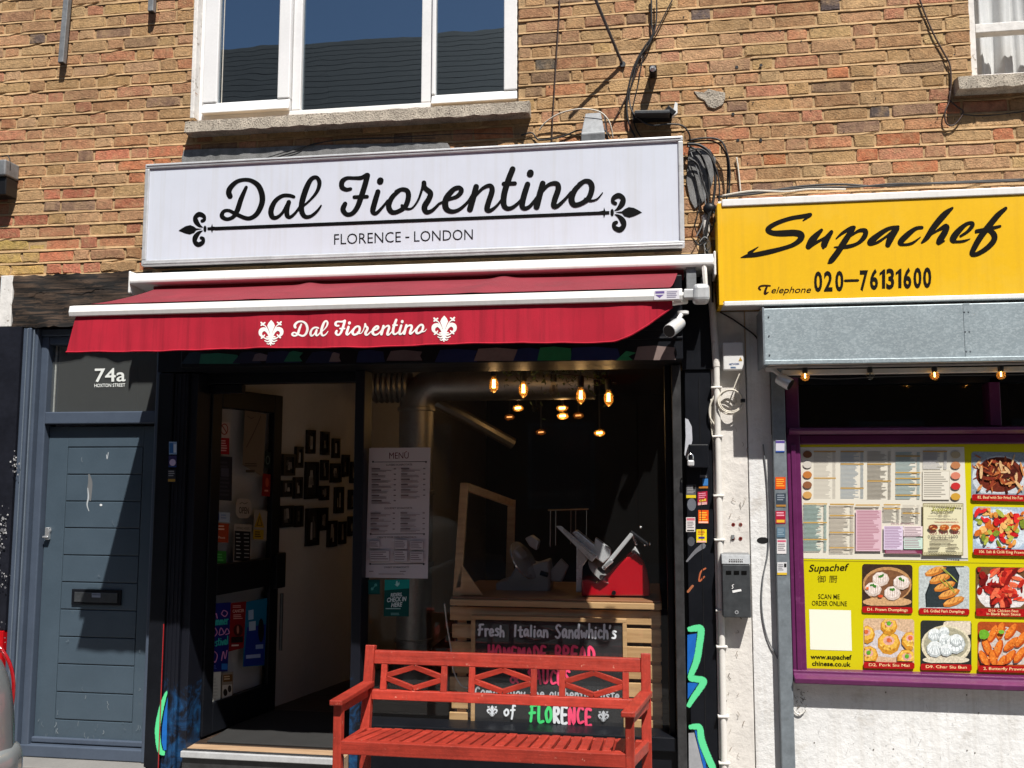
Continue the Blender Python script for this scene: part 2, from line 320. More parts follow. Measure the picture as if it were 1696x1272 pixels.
def galv():
    m, nt, out = _nt('galvanised_spangle'); L = nt.links; b = N(nt, 'ShaderNodeBsdfPrincipled', Metallic=.25)
    tc = N(nt, 'ShaderNodeTexCoord'); mp = N(nt, 'ShaderNodeMapping'); mp.inputs['Scale'].default_value = (1, 1, 1.6); L.new(tc.outputs['Object'], mp.inputs['Vector'])
    d = N(nt, 'ShaderNodeTexNoise', Scale=40., Detail=2.0); L.new(mp.outputs[0], d.inputs['Vector'])
    ad = N(nt, 'ShaderNodeMixRGB', blend_type='ADD', Fac=.03); L.new(mp.outputs[0], ad.inputs[1]); L.new(d.outputs['Color'], ad.inputs[2])
    v = N(nt, 'ShaderNodeTexVoronoi', Scale=105.0); L.new(ad.outputs[0], v.inputs['Vector'])
    n = N(nt, 'ShaderNodeTexNoise', Scale=60., Detail=3.0, Roughness=.6, Distortion=1.2); L.new(tc.outputs['Object'], n.inputs['Vector'])
    sp = N(nt, 'ShaderNodeSeparateColor'); L.new(v.outputs['Color'], sp.inputs[0])
    mu = N(nt, 'ShaderNodeMath', operation='MULTIPLY'); L.new(sp.outputs[0], mu.inputs[0]); L.new(n.outputs['Fac'], mu.inputs[1])
    r = N(nt, 'ShaderNodeValToRGB'); e = r.color_ramp.elements; e[0].position = .15; e[0].color = (.30, .36, .39, 1); e[1].position = .62; e[1].color = (.45, .52, .55, 1)
    L.new(mu.outputs[0], r.inputs['Fac']); n3 = N(nt, 'ShaderNodeTexNoise', Scale=2.6, Detail=5.0, Roughness=.6); L.new(tc.outputs['Object'], n3.inputs['Vector']); m3 = N(nt, 'ShaderNodeMapRange'); m3.inputs['From Min'].default_value = .3; m3.inputs['From Max'].default_value = .7; m3.inputs['To Min'].default_value = .78; m3.inputs['To Max'].default_value = 1.12; L.new(n3.outputs['Fac'], m3.inputs['Value'])
    vm = N(nt, 'ShaderNodeVectorMath', operation='SCALE'); L.new(r.outputs[0], vm.inputs[0]); L.new(m3.outputs[0], vm.inputs['Scale'])
    L.new(vm.outputs[0], b.inputs['Base Color']); b.inputs['Roughness'].default_value = .5
    L.new(b.outputs[0], out.inputs['Surface']); return m
M['galv'] = galv()
def sprayed():
    """black paint with a mist of blue spray over its foot, a paint job with its own patchy edge"""
    m, nt, out = _nt('black_paint_blue_overspray'); L = nt.links; b = N(nt, 'ShaderNodeBsdfPrincipled', Roughness=.4); b.inputs['Specular IOR Level'].default_value = .25
    g = N(nt, 'ShaderNodeNewGeometry'); sx = N(nt, 'ShaderNodeSeparateXYZ'); L.new(g.outputs['Position'], sx.inputs[0])
    n = N(nt, 'ShaderNodeTexNoise', Scale=9., Detail=7., Roughness=.7, Distortion=1.0); L.new(g.outputs['Position'], n.inputs['Vector'])
    mr = N(nt, 'ShaderNodeMapRange'); mr.inputs['From Min'].default_value = .95; mr.inputs['From Max'].default_value = .35; L.new(sx.outputs['Z'], mr.inputs['Value'])
    mu = N(nt, 'ShaderNodeMath', operation='MULTIPLY'); L.new(n.outputs['Fac'], mu.inputs[0]); L.new(mr.outputs[0], mu.inputs[1])
    r = N(nt, 'ShaderNodeValToRGB'); e = r.color_ramp.elements; e[0].position = .42; e[0].color = (.008, .009, .014, 1); e[1].position = .86; e[1].color = (.03, .26, .32, 1)
    k = r.color_ramp.elements.new(.62); k.color = (.012, .06, .16, 1)
    L.new(mu.outputs[0], r.inputs['Fac']); L.new(r.outputs[0], b.inputs['Base Color']); L.new(b.outputs[0], out.inputs['Surface']); return m
M['sprayed'] = sprayed()

# ------------------------------------------------------------------ flat printing: lettering, posters, paint
_tc = {}
def textmesh(s, weight=0.0):
    k = (s, weight)
    if k not in _tc:
        c = bpy.data.curves.new('t', 'FONT'); c.body = s; c.size = 1.0; c.offset = weight; c.resolution_u = 3
        o = bpy.data.objects.new('t', c); me = o.to_mesh()
        V = [v.co.copy() for v in me.vertices]; F = [tuple(p.vertices) for p in me.polygons]
        o.to_mesh_clear(); bpy.data.objects.remove(o); bpy.data.curves.remove(c); _tc[k] = (V, F)
    return _tc[k]
class Print:
    """thin layers of paint or ink on one flat surface; points are given as seen in the photograph and laid onto that surface"""
    def __init__(s, Y=0.0, o=None, n=None, base=.0015, step=.00025):
        s.o = Vector(o) if o is not None else Vector((0, Y, 0)); s.n = Vector(n).normalized() if n is not None else Vector((0, -1, 0))
        s.base, s.step, s.k = base, step, 0; s.mb = MB()
    def p(s, x, y, e=0.0):
        return hit(x, y, s.o, s.n) + s.n * (s.base + s.k * s.step + e)
    def poly(s, pts, col):
        s.mb.col = lin(col); P = [s.p(*q) for q in pts]
        ax = [(q[0], q[1], 0) for q in pts]
        s.mb.add(P, [tuple(t) for t in tessellate_polygon([[Vector(a) for a in ax]])]); s.k += 1
    def quad(s, x0, y0, x1, y1, col, sk=0.0):
        """sk: how much the right side sits lower than the left"""
        s.poly([(x0, y0), (x1, y0 + sk), (x1, y1 + sk), (x0, y1)], col)
    def ell(s, cx, cy, rx, ry, col, n=14, rot=0.0):
        c, d = math.cos(rot), math.sin(rot)
        s.poly([(cx + rx*math.cos(t)*c - ry*math.sin(t)*d, cy + rx*math.cos(t)*d + ry*math.sin(t)*c) for t in [i*2*math.pi/n for i in range(n)]], col)
    def rrect(s, x0, y0, x1, y1, r, col, sk=0.0):
        pts = []
        for cx, cy, a in ((x1-r, y0+r, -90), (x1-r, y1-r, 0), (x0+r, y1-r, 90), (x0+r, y0+r, 180)):
            for j in range(4):
                t = math.radians(a + j * 30); pts.append((cx + r*math.cos(t), cy + r*math.sin(t) + sk*(cx-x0)/(x1-x0)))
        s.poly(pts, col)
    def stroke(s, pts, w, col, k=6, n=5):
        """brush line through points, w one width or one per point, round ends"""
        s.mb.col = lin(col); ws = w if isinstance(w, (list, tuple)) else [w] * len(pts)
        Q = smooth_path([(a[0], a[1], b) for a, b in zip(pts, ws)], k); m = len(Q); L = []; F = []
        e = 0.0
        for i, (x, y, wd) in enumerate(Q):
            a, b = Q[max(i-1, 0)], Q[min(i+1, m-1)]; dx, dy = b[0]-a[0], b[1]-a[1]; l = math.hypot(dx, dy) or 1
            nx, ny = -dy/l*wd/2, dx/l*wd/2; e = i * 3e-6
            L += [s.p(x+nx, y+ny, e), s.p(x-nx, y-ny, e)]
        for i in range(m-1): F.append((2*i, 2*i+1, 2*i+3, 2*i+2))
        s.mb.add(L, F)
        for (x, y, wd), (x2, y2, _), e in ((Q[0], Q[1], -1e-5), (Q[-1], Q[-2], m*3e-6+1e-5)):
            a0 = math.atan2(y-y2, x-x2)
            s.mb.add([s.p(x + wd/2*math.cos(a0-math.pi/2+math.pi*j/n), y + wd/2*math.sin(a0-math.pi/2+math.pi*j/n), e) for j in range(n+1)], [tuple(range(n+1))])
        s.k += 1
    def text(s, t, x0, y0, x1, y1, h, col, weight=0.0, shear=0.0):
        """lettering with its baseline from (x0,y0) to (x1,y1) and capitals h high"""
        V, F = textmesh(t, weight)
        if not V: return
        a = min(v.x for v in V); b = max(v.x for v in V); H = .70
        s.mb.col = lin(col); P = []
        for v in V:
            u = (v.x - a) / (b - a); q = v.y / H * h
            P.append(s.p(x0 + (x1-x0)*u + q*shear, y0 + (y1-y0)*u - q))
        s.mb.add(P, F); s.k += 1
    def lines(s, x0, y0, x1, y1, n, col, sk=0.0, w=.5, seed=0, short=.35):
        """n lines of print too small to read"""
        rr = random.Random(seed); d = (y1-y0)/n
        for i in range(n):
            xe = x1 - rr.random()*short*(x1-x0); s.quad(x0, y0+i*d, xe, y0+i*d+d*w, col, sk*(xe-x0)/(x1-x0)); s.k -= 1
        s.k += 1
    def build(s, name, parent=None, mat='print', **kw): return s.mb.build(name, M[mat], parent, **kw)

def spray_mat():
    m, nt, out = _nt('spray_line'); L = nt.links; b = N(nt, 'ShaderNodeBsdfPrincipled', Roughness=.5); a = N(nt, 'ShaderNodeVertexColor', layer_name='Col')
    tc = N(nt, 'ShaderNodeTexCoord'); n = N(nt, 'ShaderNodeTexNoise', Scale=260., Detail=3.0, Roughness=.7); L.new(tc.outputs['Object'], n.inputs['Vector'])
    ad = N(nt, 'ShaderNodeMath', operation='ADD'); L.new(a.outputs['Alpha'], ad.inputs[0]); L.new(n.outputs['Fac'], ad.inputs[1])
    mr = N(nt, 'ShaderNodeMapRange'); mr.inputs['From Min'].default_value = .78; mr.inputs['From Max'].default_value = 1.05; L.new(ad.outputs[0], mr.inputs['Value'])
    L.new(a.outputs['Color'], b.inputs['Base Color']); L.new(mr.outputs[0], b.inputs['Alpha']); L.new(b.outputs[0], out.inputs['Surface']); return m
M['sprayline'] = spray_mat()
def soft_line(name, parent, Y, pts, ws, col, k=6):
    """one sprayed line whose paint thins out towards its edges"""
    Q = smooth_path([(a[0], a[1], w) for a, w in zip(pts, ws)], k); m = len(Q); V = []; A = []; F = []; o = parent_loc(parent); pr = Print(Y, base=.002)
    for i, (x, y, wd) in enumerate(Q):
        a, b = Q[max(i-1, 0)], Q[min(i+1, m-1)]; dx, dy = b[0]-a[0], b[1]-a[1]; l = math.hypot(dx, dy) or 1
        end = min(1.0, min(i, m-1-i) / 2.0)
        for f, al in ((-.85, 0), (-.5, .8), (-.25, 1), (.25, 1), (.5, .8), (.85, 0)): V.append(pr.p(x - dy/l*wd*f, y + dx/l*wd*f, i*2e-6) - o); A.append(al*end)
    for i in range(m-1):
        for j in range(5): F.append((i*6+j, i*6+j+1, i*6+j+7, i*6+j+6))
    me = bpy.data.meshes.new(name); me.from_pydata([tuple(v) for v in V], [], F); c = lin(col)
    at_ = me.color_attributes.new('Col', 'FLOAT_COLOR', 'POINT'); at_.data.foreach_set('color', [q for al in A for q in (c[0], c[1], c[2], al)])
    me.materials.append(M['sprayline']); ob = bpy.data.objects.new(name, me); COL.objects.link(ob); ob.parent = parent; return ob
# single-stroke handwriting (unit: capital height 1)
HW = {
'F': (.6, [[(.55,1),(.25,.98),(.12,.9)],[(.2,.98),(.18,.5),(.1,0)],[(.02,.5),(.45,.55)]]),
'r': (.42, [[(.08,.6),(.1,.3),(.1,0)],[(.1,.4),(.22,.58),(.4,.58)]]),
'e': (.48, [[(.08,.3),(.4,.34),(.36,.55),(.2,.6),(.06,.35),(.14,.04),(.42,.08)]]),
's': (.44, [[(.4,.55),(.2,.6),(.1,.46),(.34,.26),(.3,.04),(.04,.04)]]),
'h': (.5, [[(.1,1),(.09,.5),(.06,0)],[(.08,.35),(.28,.58),(.4,.4),(.42,0)]]),
'I': (.3, [[(.15,1),(.12,.5),(.1,0)]]),
't': (.42, [[(.22,.95),(.2,.4),(.22,.05),(.38,.06)],[(.02,.62),(.4,.66)]]),
'a': (.52, [[(.42,.5),(.25,.6),(.08,.35),(.16,.03),(.38,.25),(.42,.55),(.42,.2),(.5,.02)]]),
'l': (.22, [[(.12,1),(.1,.5),(.1,.02)]]),
'i': (.22, [[(.12,.58),(.1,.3),(.1,0)],[(.13,.82),(.14,.86)]]),
'n': (.5, [[(.08,.58),(.08,.3),(.06,0)],[(.08,.35),(.26,.58),(.4,.42),(.42,0)]]),
'S': (.55, [[(.5,.9),(.3,1.0),(.1,.8),(.28,.52),(.46,.28),(.3,0),(.04,.08)]]),
'd': (.52, [[(.4,.5),(.2,.58),(.06,.3),(.16,.03),(.4,.25)],[(.44,1),(.42,.5),(.44,0)]]),
'w': (.62, [[(.04,.58),(.14,.05),(.3,.45),(.44,.05),(.58,.6)]]),
'c': (.44, [[(.4,.5),(.2,.6),(.06,.3),(.16,.03),(.42,.1)]]),
"'": (.16, [[(.1,1.0),(.05,.8)]]),
'o': (.5, [[(.25,.6),(.06,.35),(.2,.02),(.42,.25),(.36,.55),(.22,.6)]]),
'f': (.4, [[(.4,.9),(.26,1.0),(.2,.7),(.18,.2),(.1,-.3)],[(.02,.5),(.36,.54)]]),
'm': (.72, [[(.06,.58),(.05,0)],[(.06,.35),(.2,.58),(.32,.4),(.33,0)],[(.34,.35),(.48,.58),(.62,.4),(.64,0)]]),
'j': (.26, [[(.16,.58),(.15,.1),(.1,-.25),(-.06,-.25)],[(.17,.82),(.18,.86)]]),
'y': (.48, [[(.06,.58),(.1,.2),(.3,.2),(.42,.5)],[(.44,.6),(.36,.1),(.1,-.3)]]),
'u': (.5, [[(.08,.58),(.08,.15),(.25,.02),(.4,.2),(.42,.58),(.42,.1),(.5,.02)]]),
'v': (.46, [[(.04,.58),(.2,.02),(.42,.6)]]),
'C': (.6, [[(.52,.85),(.3,1.0),(.08,.55),(.2,.05),(.55,.12)]]),
'H': (.6, [[(.08,1),(.08,0)],[(.5,1),(.5,0)],[(.08,.5),(.5,.54)]]),
'O': (.62, [[(.3,1),(.08,.6),(.24,.02),(.5,.3),(.46,.85),(.3,1)]]),
'M': (.7, [[(.06,0),(.1,1),(.34,.4),(.58,1),(.62,0)]]),
'E': (.52, [[(.46,1),(.1,1),(.1,0),(.46,.02)],[(.1,.52),(.4,.54)]]),
'A': (.6, [[(.04,0),(.3,1),(.54,0)],[(.14,.35),(.46,.37)]]),
'D': (.58, [[(.1,0),(.1,1),(.4,.85),(.5,.5),(.36,.1),(.1,0)]]),
'B': (.56, [[(.1,0),(.1,1),(.4,.9),(.34,.58),(.1,.52),(.42,.4),(.44,.1),(.1,0)]]),
'R': (.56, [[(.1,0),(.1,1),(.42,.9),(.38,.58),(.1,.5),(.48,0)]]),
'U': (.58, [[(.08,1),(.1,.25),(.28,.02),(.46,.25),(.5,1)]]),
'L': (.5, [[(.1,1),(.1,.03),(.46,.03)]]),
'N': (.6, [[(.08,0),(.1,1),(.46,.02),(.5,1)]]),
'&': (.6, [[(.56,.02),(.16,.7),(.26,1),(.42,.8),(.08,.3),(.24,0),(.54,.4)]]),
' ': (.42, []),
}
def hand(pr, t, x0, y0, x1, y1, h, w, col, seed=1, cols=None):
    rr = random.Random(seed); tot = sum(HW[c][0] + .1 for c in t); u = 0
    for i, c in enumerate(t):
        wd, st = HW[c]; jx, jy, js = rr.uniform(-.02, .02), rr.uniform(-.05, .05), rr.uniform(.93, 1.07)
        for q in st:
            pr.stroke([(x0 + (x1-x0)*(u+jx+a)/tot, y0 + (y1-y0)*(u+a)/tot - (b*js+jy)*h) for a, b in q], w*rr.uniform(.9, 1.1), cols[i] if cols else col, k=4, n=3)
        u += wd + .1
def fleur(pr, cx, cy, s, col, sk=0.0):
    """Florentine lily: pointed middle petal, two scrolled side petals, two stamens, bound foot with roots"""
    def T(pts): return [(cx + a*s, cy - b*s + sk*a*s) for a, b in pts]
    pr.poly(T([(0,1),(.2,.78),(.3,.55),(.2,.3),(.1,.0),(.1,-.3),(-.1,-.3),(-.1,.0),(-.2,.3),(-.3,.55),(-.2,.78)]), col)
    for g in (-1, 1):
        pr.stroke(T([(g*.12,-.28),(g*.26,.05),(g*.5,.28),(g*.78,.18),(g*.82,-.12),(g*.62,-.3),(g*.5,-.18)]), [.14*s,.2*s,.3*s,.34*s,.24*s,.14*s,.1*s], col, k=4, n=4)
        pr.stroke(T([(g*.16,.0),(g*.36,.42),(g*.62,.68)]), .08*s, col, k=3, n=3)
        pr.stroke(T([(g*.5,.8),(g*.78,.6)]), .12*s, col, k=2, n=3)
        pr.stroke(T([(g*.6,.62),(g*.78,.82)]), .14*s, col, k=2, n=3)
        pr.stroke(T([(g*.08,-.46),(g*.3,-.5),(g*.56,-.38)]), [.16*s,.13*s,.08*s], col, k=3, n=3)
        pr.stroke(T([(g*.05,-.6),(g*.24,-.72),(g*.48,-.62)]), [.14*s,.11*s,.07*s], col, k=3, n=3)
        pr.stroke(T([(g*.03,-.75),(g*.14,-.9),(g*.3,-.86)]), [.1*s,.09*s,.06*s], col, k=3, n=3)
        pr.stroke(T([(g*.6,-.3),(g*.74,-.42)]), .12*s, col, k=2, n=3)
    pr.stroke(T([(-.32,-.34),(.32,-.34)]), .12*s, col, k=2, n=3)
    pr.stroke(T([(0,-.3),(0,-1.0)]), [.2*s,.08*s], col, k=2, n=3)
# ================================================================== ground and street
g = box(-40, 40, -1.95, 6, -.30, 0.0).build('pavement', M['paving']); tag(g, 'concrete pavement in front of the shops', 'pavement', kind='structure')
g = box(-40, 40, -2.10, -1.95, -.30, -.004).build('kerb', M['kerb'], bevel=.012); tag(g, 'granite kerb along the pavement', 'kerb', kind='structure')
g = box(-40, 40, -9.0, -2.10, -.34, -.12).build('road', M['asphalt']); tag(g, 'asphalt road between the shops and the houses opposite', 'road', kind='structure')
g = box(-40, 40, -60, -9.0, -.30, 0.0).build('ground', M['paving']); tag(g, 'far pavement and ground across the road', 'ground', kind='structure')

# ================================================================== brick building
house = thing('brick_building', 'brown stock brick building over both shopfronts, weathered Flemish bond', 'building', (-1.0, .12, 0))
WX0, WX1, WZ1 = -4.9, 2.7, 5.0
A = (-2.592, -.682, 3.640)      # three-light window: left, right, sill level
B = (1.668, 2.62, 3.635)        # old sash window
wall = MB()
for x0, x1, z0, z1 in ((WX0, A[0], 2.755, WZ1), (A[0], A[1], 2.2, A[2]), (A[1], B[0], 2.2, WZ1), (B[0], B[1], 2.2, B[2]), (B[1], WX1, 2.2, WZ1)):
    wall.box(x0, x1, .0050, .24, z0, z1)
wall.build('mortar_backing', M['mortar'], house)
zj = at(0, 41.5, 0).z; COURSE = .075
PAL = [((.42,.25,.125), 34), ((.45,.28,.145), 18), ((.40,.215,.115), 24), ((.42,.195,.105), 11), ((.27,.168,.105), 8), ((.46,.17,.08), 3), ((.47,.31,.145), 2), ((.13,.10,.085), 2)]
def hidden(x0, x1, z0, z1):
    if x1 > A[0] - .001 and x0 < A[1] + .001 and z1 > A[2] - .01: return True
    if x1 > B[0] - .001 and z1 > B[2] - .01: return True
    if x0 > -2.70 and x1 < .10 and z1 < 3.30: return True          # solid behind the sign box and the awning
    if x0 > .42 and z1 < 2.94: return True
    if x0 >= -2.94 and z0 < 2.44: return True
    if x0 < -2.70 and z0 < 2.742: return True
    return False
def brick_mesh(mb, x0, x1, z0, z1, rr, rough=1.0):
    yf = rr.uniform(-.0035, .0025) * rough; ch = rr.uniform(.0035, .0075)
    nx = 3 if x1 - x0 > .15 else 2
    ring = [(x0 + (x1-x0)*i/nx, z0) for i in range(nx)] + [(x1, z0), (x1, (z0+z1)/2)] + [(x1 - (x1-x0)*i/nx, z1) for i in range(nx)] + [(x0, z1), (x0, (z0+z1)/2)]
    ring = [(x + rr.uniform(-.0036, .0036)*rough, z + rr.uniform(-.0028, .0028)*rough) for x, z in ring]
    cx, cz = (x0+x1)/2, (z0+z1)/2; n = len(ring)
    inner = []
    for x, z in ring:
        k = ch * rr.uniform(.6, 1.7)
        inner.append((x - math.copysign(min(k, abs(x-cx)), x-cx), z - math.copysign(min(k, abs(z-cz)*.8), z-cz)))
    tilt = rr.uniform(-.012, .012) * rough
    V = [(x, yf + (z-cz)*tilt, z) for x, z in inner] + [(x, yf + ch*.8, z) for x, z in ring] + [(x, .03, z) for x, z in ring]
    F = [tuple(range(n))] + [(n+i, n+(i+1) % n, (i+1) % n, i) for i in range(n)] + [(2*n+i, 2*n+(i+1) % n, n+(i+1) % n, n+i) for i in range(n)]
    mb.add(V, F)
rr = random.Random(3); bricks = []
k0 = int((2.3 - zj) / COURSE) - 1
for k in range(k0, int((WZ1 - zj) / COURSE)):
    z0 = zj + k * COURSE + .005; z1 = z0 + .065
    x = WX0 + (k % 2) * .16875 + rr.uniform(-.012, .012) - .34; flip = False
    while x < WX1:
        w = (.1025 if flip else .215) + rr.uniform(-.006, .006)
        if rr.random() < .035: w *= .55
        x0, x1 = x, x + w; x += w + rr.uniform(.007, .013); flip = not flip
        for cut in (A[0], B[0]):
            if x0 < cut < x1 and z1 > A[2] - .01: x1 = cut - .002
        if x0 < A[1] < x1 and z1 > A[2] - .01: x0 = A[1] + .002
        if x1 - x0 < .03 or x0 < WX0 or x1 > WX1: continue
        if hidden(x0, x1, z0, z1): continue
        bricks.append((x0, x1, z0 + rr.uniform(-.001, .001), z1 + rr.uniform(-.001, .001)))
def view(b):
    c = Vector(((b[0]+b[1])/2, 0, (b[2]+b[3])/2)) - CAMP; q = _R.transposed() @ c
    u, v = 848 + FPX*q.x/q.y, 636 - FPX*q.z/q.y
    vis = 8 < u < 1690 and 6 < v < 1272 and not (235 < u < 1130 and v > 235) and not (u > 1190 and v > 312)
    return (b[1]-b[0]) / q.y ** 2 if vis else -1
bricks.sort(key=view, reverse=True)
rest = MB()
for i, b in enumerate(bricks):
    c = rr.choices([p[0] for p in PAL], [p[1] for p in PAL])[0]
    if b[0] < -2.6 and b[2] < 3.5 and rr.random() < .42: c = (.43, .16, .09)
    if b[0] < -3.55 and b[2] < 2.92: c = (.46, .30, .105)
    j = rr.uniform(.86, 1.24); c = (c[0]*j*rr.uniform(.96, 1.04), c[1]*j*rr.uniform(.95, 1.05), c[2]*j*rr.uniform(.92, 1.08), 1)
    rough = 2.2 if (b[0] < -2.7 and b[2] < 2.95) else 1.0
    if i < 300:
        mb = MB(); mb.col = c; brick_mesh(mb, *b, rr, rough); mb.build('brick', M['brick'], house)
    else:
        rest.col = c; brick_mesh(rest, *b, rr, rough)
o = rest.build('brick_courses', M['brick'], house); o['kind'] = 'stuff'
# weather-struck bed joints, one strip of pointing per course
for k in range(k0, int((WZ1 - zj) / COURSE) + 1):
    z = zj + k * COURSE; mb = MB(); spans = []
    lo = WX0
    if z > A[2]: spans = [(WX0, A[0]), (A[1], B[0])]
    elif z > 3.28: spans = [(WX0, B[0] if z > B[2] else WX1)]
    elif z > 2.93: spans = [(WX0, -2.66), (.06, WX1)]
    elif z > 2.75: spans = [(WX0, -2.66), (.06, .46)]
    else: spans = [(.06, .46)] if z > 2.42 else []
    for a, b in spans:
        n = max(2, int((b-a)/.045)); V = []; F = []
        w1 = w2 = 0
        for i in range(n+1):
            x = a + (b-a)*i/n; w1 = .7*w1 + rr.uniform(-.0011, .0011); w2 = .6*w2 + rr.uniform(-.0014, .0014)
            lip = -.0030 + rr.uniform(-.0012, .0014); gap = .010 if rr.random() < .035 else 0
            V += [(x, .006, z+.0085), (x, .0005+w2*.6, z+.0065+w1), (x, lip+gap, z-.0052+w2), (x, .010, z-.0062+w2)]
        for i in range(n):
            for j in range(3): F.append((i*4+j, i*4+j+1, i*4+j+5, i*4+j+4))
        MB().add(V, [f[::-1] for f in F]).build('mortar_bed', M['mortar'], house)
# small chips and drill holes, a cement patch
holes = MB()
for _ in range(90):
    px, py = rr.uniform(900, 1600), rr.uniform(10, 300)
    if rr.random() < .3: px = rr.uniform(10, 320)
    p = at(px, py, -.0045); r = rr.uniform(.0016, .004)
    holes.lathe(p, [(r, 0), (r*.9, .0015)], (0, 1, 0), 6)
for px, py in ((1219, 110), (1259, 107), (1213, 188), (1221, 231), (1259, 231)):
    holes.lathe(at(px, py, -.006), [(.009, 0), (.008, .002)], (0, 1, 0), 9)
holes.build('drill_holes', M['black'], house)['kind'] = 'stuff'
pts = [(1148,150),(1165,152),(1172,146),(1187,150),(1200,152),(1200,162),(1196,172),(1183,179),(1172,176),(1166,166),(1155,160)]
MB().prism([at(x, y, -.007) for x, y in pts], (0, .02, 0)).build('cement_patch', M['concrete'], house, bevel=.003)
# lintel timber over the side door with its white painted end
t = MB(); x0, x1, z0, z1 = -3.67, -2.80, 2.447, 2.754
nx, nz = 28, 7; V = []; F = []; r2 = random.Random(5)
for j in range(nz+1):
    for i in range(nx+1):
        V.append((x0+(x1-x0)*i/nx, -.028 + .008*math.sin(i*.5+j*1.7) + r2.uniform(-.004, .004), z0+(z1-z0)*j/nz + (r2.uniform(-.006, .006) if j in (0, nz) else 0)))
for j in range(nz):
    for i in range(nx): a = j*(nx+1)+i; F.append((a, a+1, a+nx+2, a+nx+1))
t.add(V, F); t.box(x0, x1, -.018, .10, z0+.008, z1-.008)
t.build('lintel_timber', M['timber'], house, smooth=True)
for w_, q_ in ((1.1, ((32,486),(90,482),(150,479),(206,472))), (1.5, ((120,508),(150,505),(178,503),(214,499)))):
    pr = Print(-.038, base=.001); pr.stroke(list(q_), [w_*.3] + [w_]*(len(q_)-2) + [w_*.3], '#050404', n=2); pr.build('timber_crack', house, 'printmatt')
box(-3.752, -3.672, -.032, .08, 2.452, 2.757).build('painted_block', M['dirty_white'], house, bevel=.004)
# painted reveal and sill of the big window
box(A[0]-.024, A[0]+.001, -.004, .10, A[2]+.02, WZ1).build('painted_reveal', M['dirty_white'], house, bevel=.004)
sill = MB(); nx = 60; V = []; F = []; xa, xb = -2.606, -.612
for i in range(nx+1):
    x = xa+(xb-xa)*i/nx; e = r2.uniform(-.003, .003)
    V += [(x, .10, 3.640), (x, -.072+e, 3.612+r2.uniform(-.002, .002)), (x, -.08+e, 3.545+r2.uniform(-.005, .004)), (x, .02, 3.542)]
for i in range(nx):
    for j in range(3): F.append((i*4+j, i*4+4+j, i*4+5+j, i*4+1+j))
F += [(0, 1, 2, 3), (nx*4+3, nx*4+2, nx*4+1, nx*4)]
sill.add(V, F).build('window_sill', M['concrete'], house)
V = []; F = []; sill = MB(); xa, xb = 1.575, 2.66
for i in range(31):
    x = xa+(xb-xa)*i/30; e = r2.uniform(-.003, .003)
    V += [(x, .10, 3.628), (x, -.075+e, 3.602), (x, -.083+e, 3.535+r2.uniform(-.004, .004)), (x, .02, 3.530)]
for i in range(30):
    for j in range(3): F.append((i*4+j, i*4+4+j, i*4+5+j, i*4+1+j))
F += [(0, 1, 2, 3)]
sill.add(V, F).build('window_sill', M['concrete'], house)
# three-light white window
W = MB(); yb, yf = .045, .11; top = 4.95
W.box(-2.590, -2.548, yb, yf, 3.650, top); W.box(-.718, -.684, yb, yf, 3.650, top)
W.box(-2.548, -.718, yb, yf, 3.650, 3.690)
W.box(-2.015, -1.962, yb, yf, 3.690, top); W.box(-1.246, -1.186, yb, yf, 3.690, top)
w = W.build('window', M['upvc'], house, bevel=.005)
def sash(x0, x1, z0, gx0, gx1, gz0, y):
    s = MB(); s.box(x0, gx0, y, y+.06, gz0, top); s.box(gx1, x1, y, y+.06, gz0, top)
    s.prism([(x0, y-.012, z0), (x0, y+.05, z0), (x0, y+.05, gz0), (x0, y+.008, gz0)], (x1-x0, 0, 0))
    s.build('sash', M['upvc'], w, bevel=.006)
    box(gx0+.001, gx1-.001, y+.022, y+.028, gz0+.001, top).build('pane', M['paneup'], w)
sash(-2.556, -2.022, 3.690, -2.466, -2.094, 3.757, .020)
sash(-1.180, -.692, 3.664, -1.157, -.768, 3.722, .020)
box(-1.960, -1.248, .070, .078, 3.692, top).build('pane', M['paneup'], w)
box(-2.447, -2.443, .040, .046, 3.76, top).build('blind_cord', M['cablew'], w)
for x0, x1, z0 in ((-2.64, -.63, 3.4),):
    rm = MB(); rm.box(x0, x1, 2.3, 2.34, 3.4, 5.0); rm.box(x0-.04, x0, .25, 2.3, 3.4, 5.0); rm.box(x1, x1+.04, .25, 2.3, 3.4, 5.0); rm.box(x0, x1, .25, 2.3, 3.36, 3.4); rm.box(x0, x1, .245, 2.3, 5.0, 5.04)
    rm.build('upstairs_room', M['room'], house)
# old sash window on the right with curtains
W = MB(); W.box(1.672, 1.712, .05, .12, 3.628, top); W.box(2.56, 2.60, .05, .12, 3.628, top); W.box(1.712, 2.56, .06, .11, 3.628, 3.664); W.box(1.712, 2.56, .05, .11, 3.885, 3.935)
w2 = W.build('window', M['dirty_white'], house, bevel=.004)
box(1.713, 2.559, .080, .085, 3.665, 3.884).build('pane', M['pane'], w2); box(1.713, 2.559, .070, .075, 3.936, top).build('pane', M['pane'], w2)
V = []; F = []; nx = 90; cu = MB()
for i in range(nx+1):
    x = 1.70 + .95*i/nx; y = .20 + .025*math.sin(i*.55) + .012*math.sin(i*1.3+1)
    V += [(x, y, 3.55), (x + .012*math.sin(i*.4), y+.01*math.sin(i*.9), 4.2), (x, y, 5.0)]
for i in range(nx):
    for j in range(2): F.append((i*3+j, i*3+3+j, i*3+4+j, i*3+1+j))
cu.add(V, F).build('curtain', M['curtain'], w2, smooth='all')
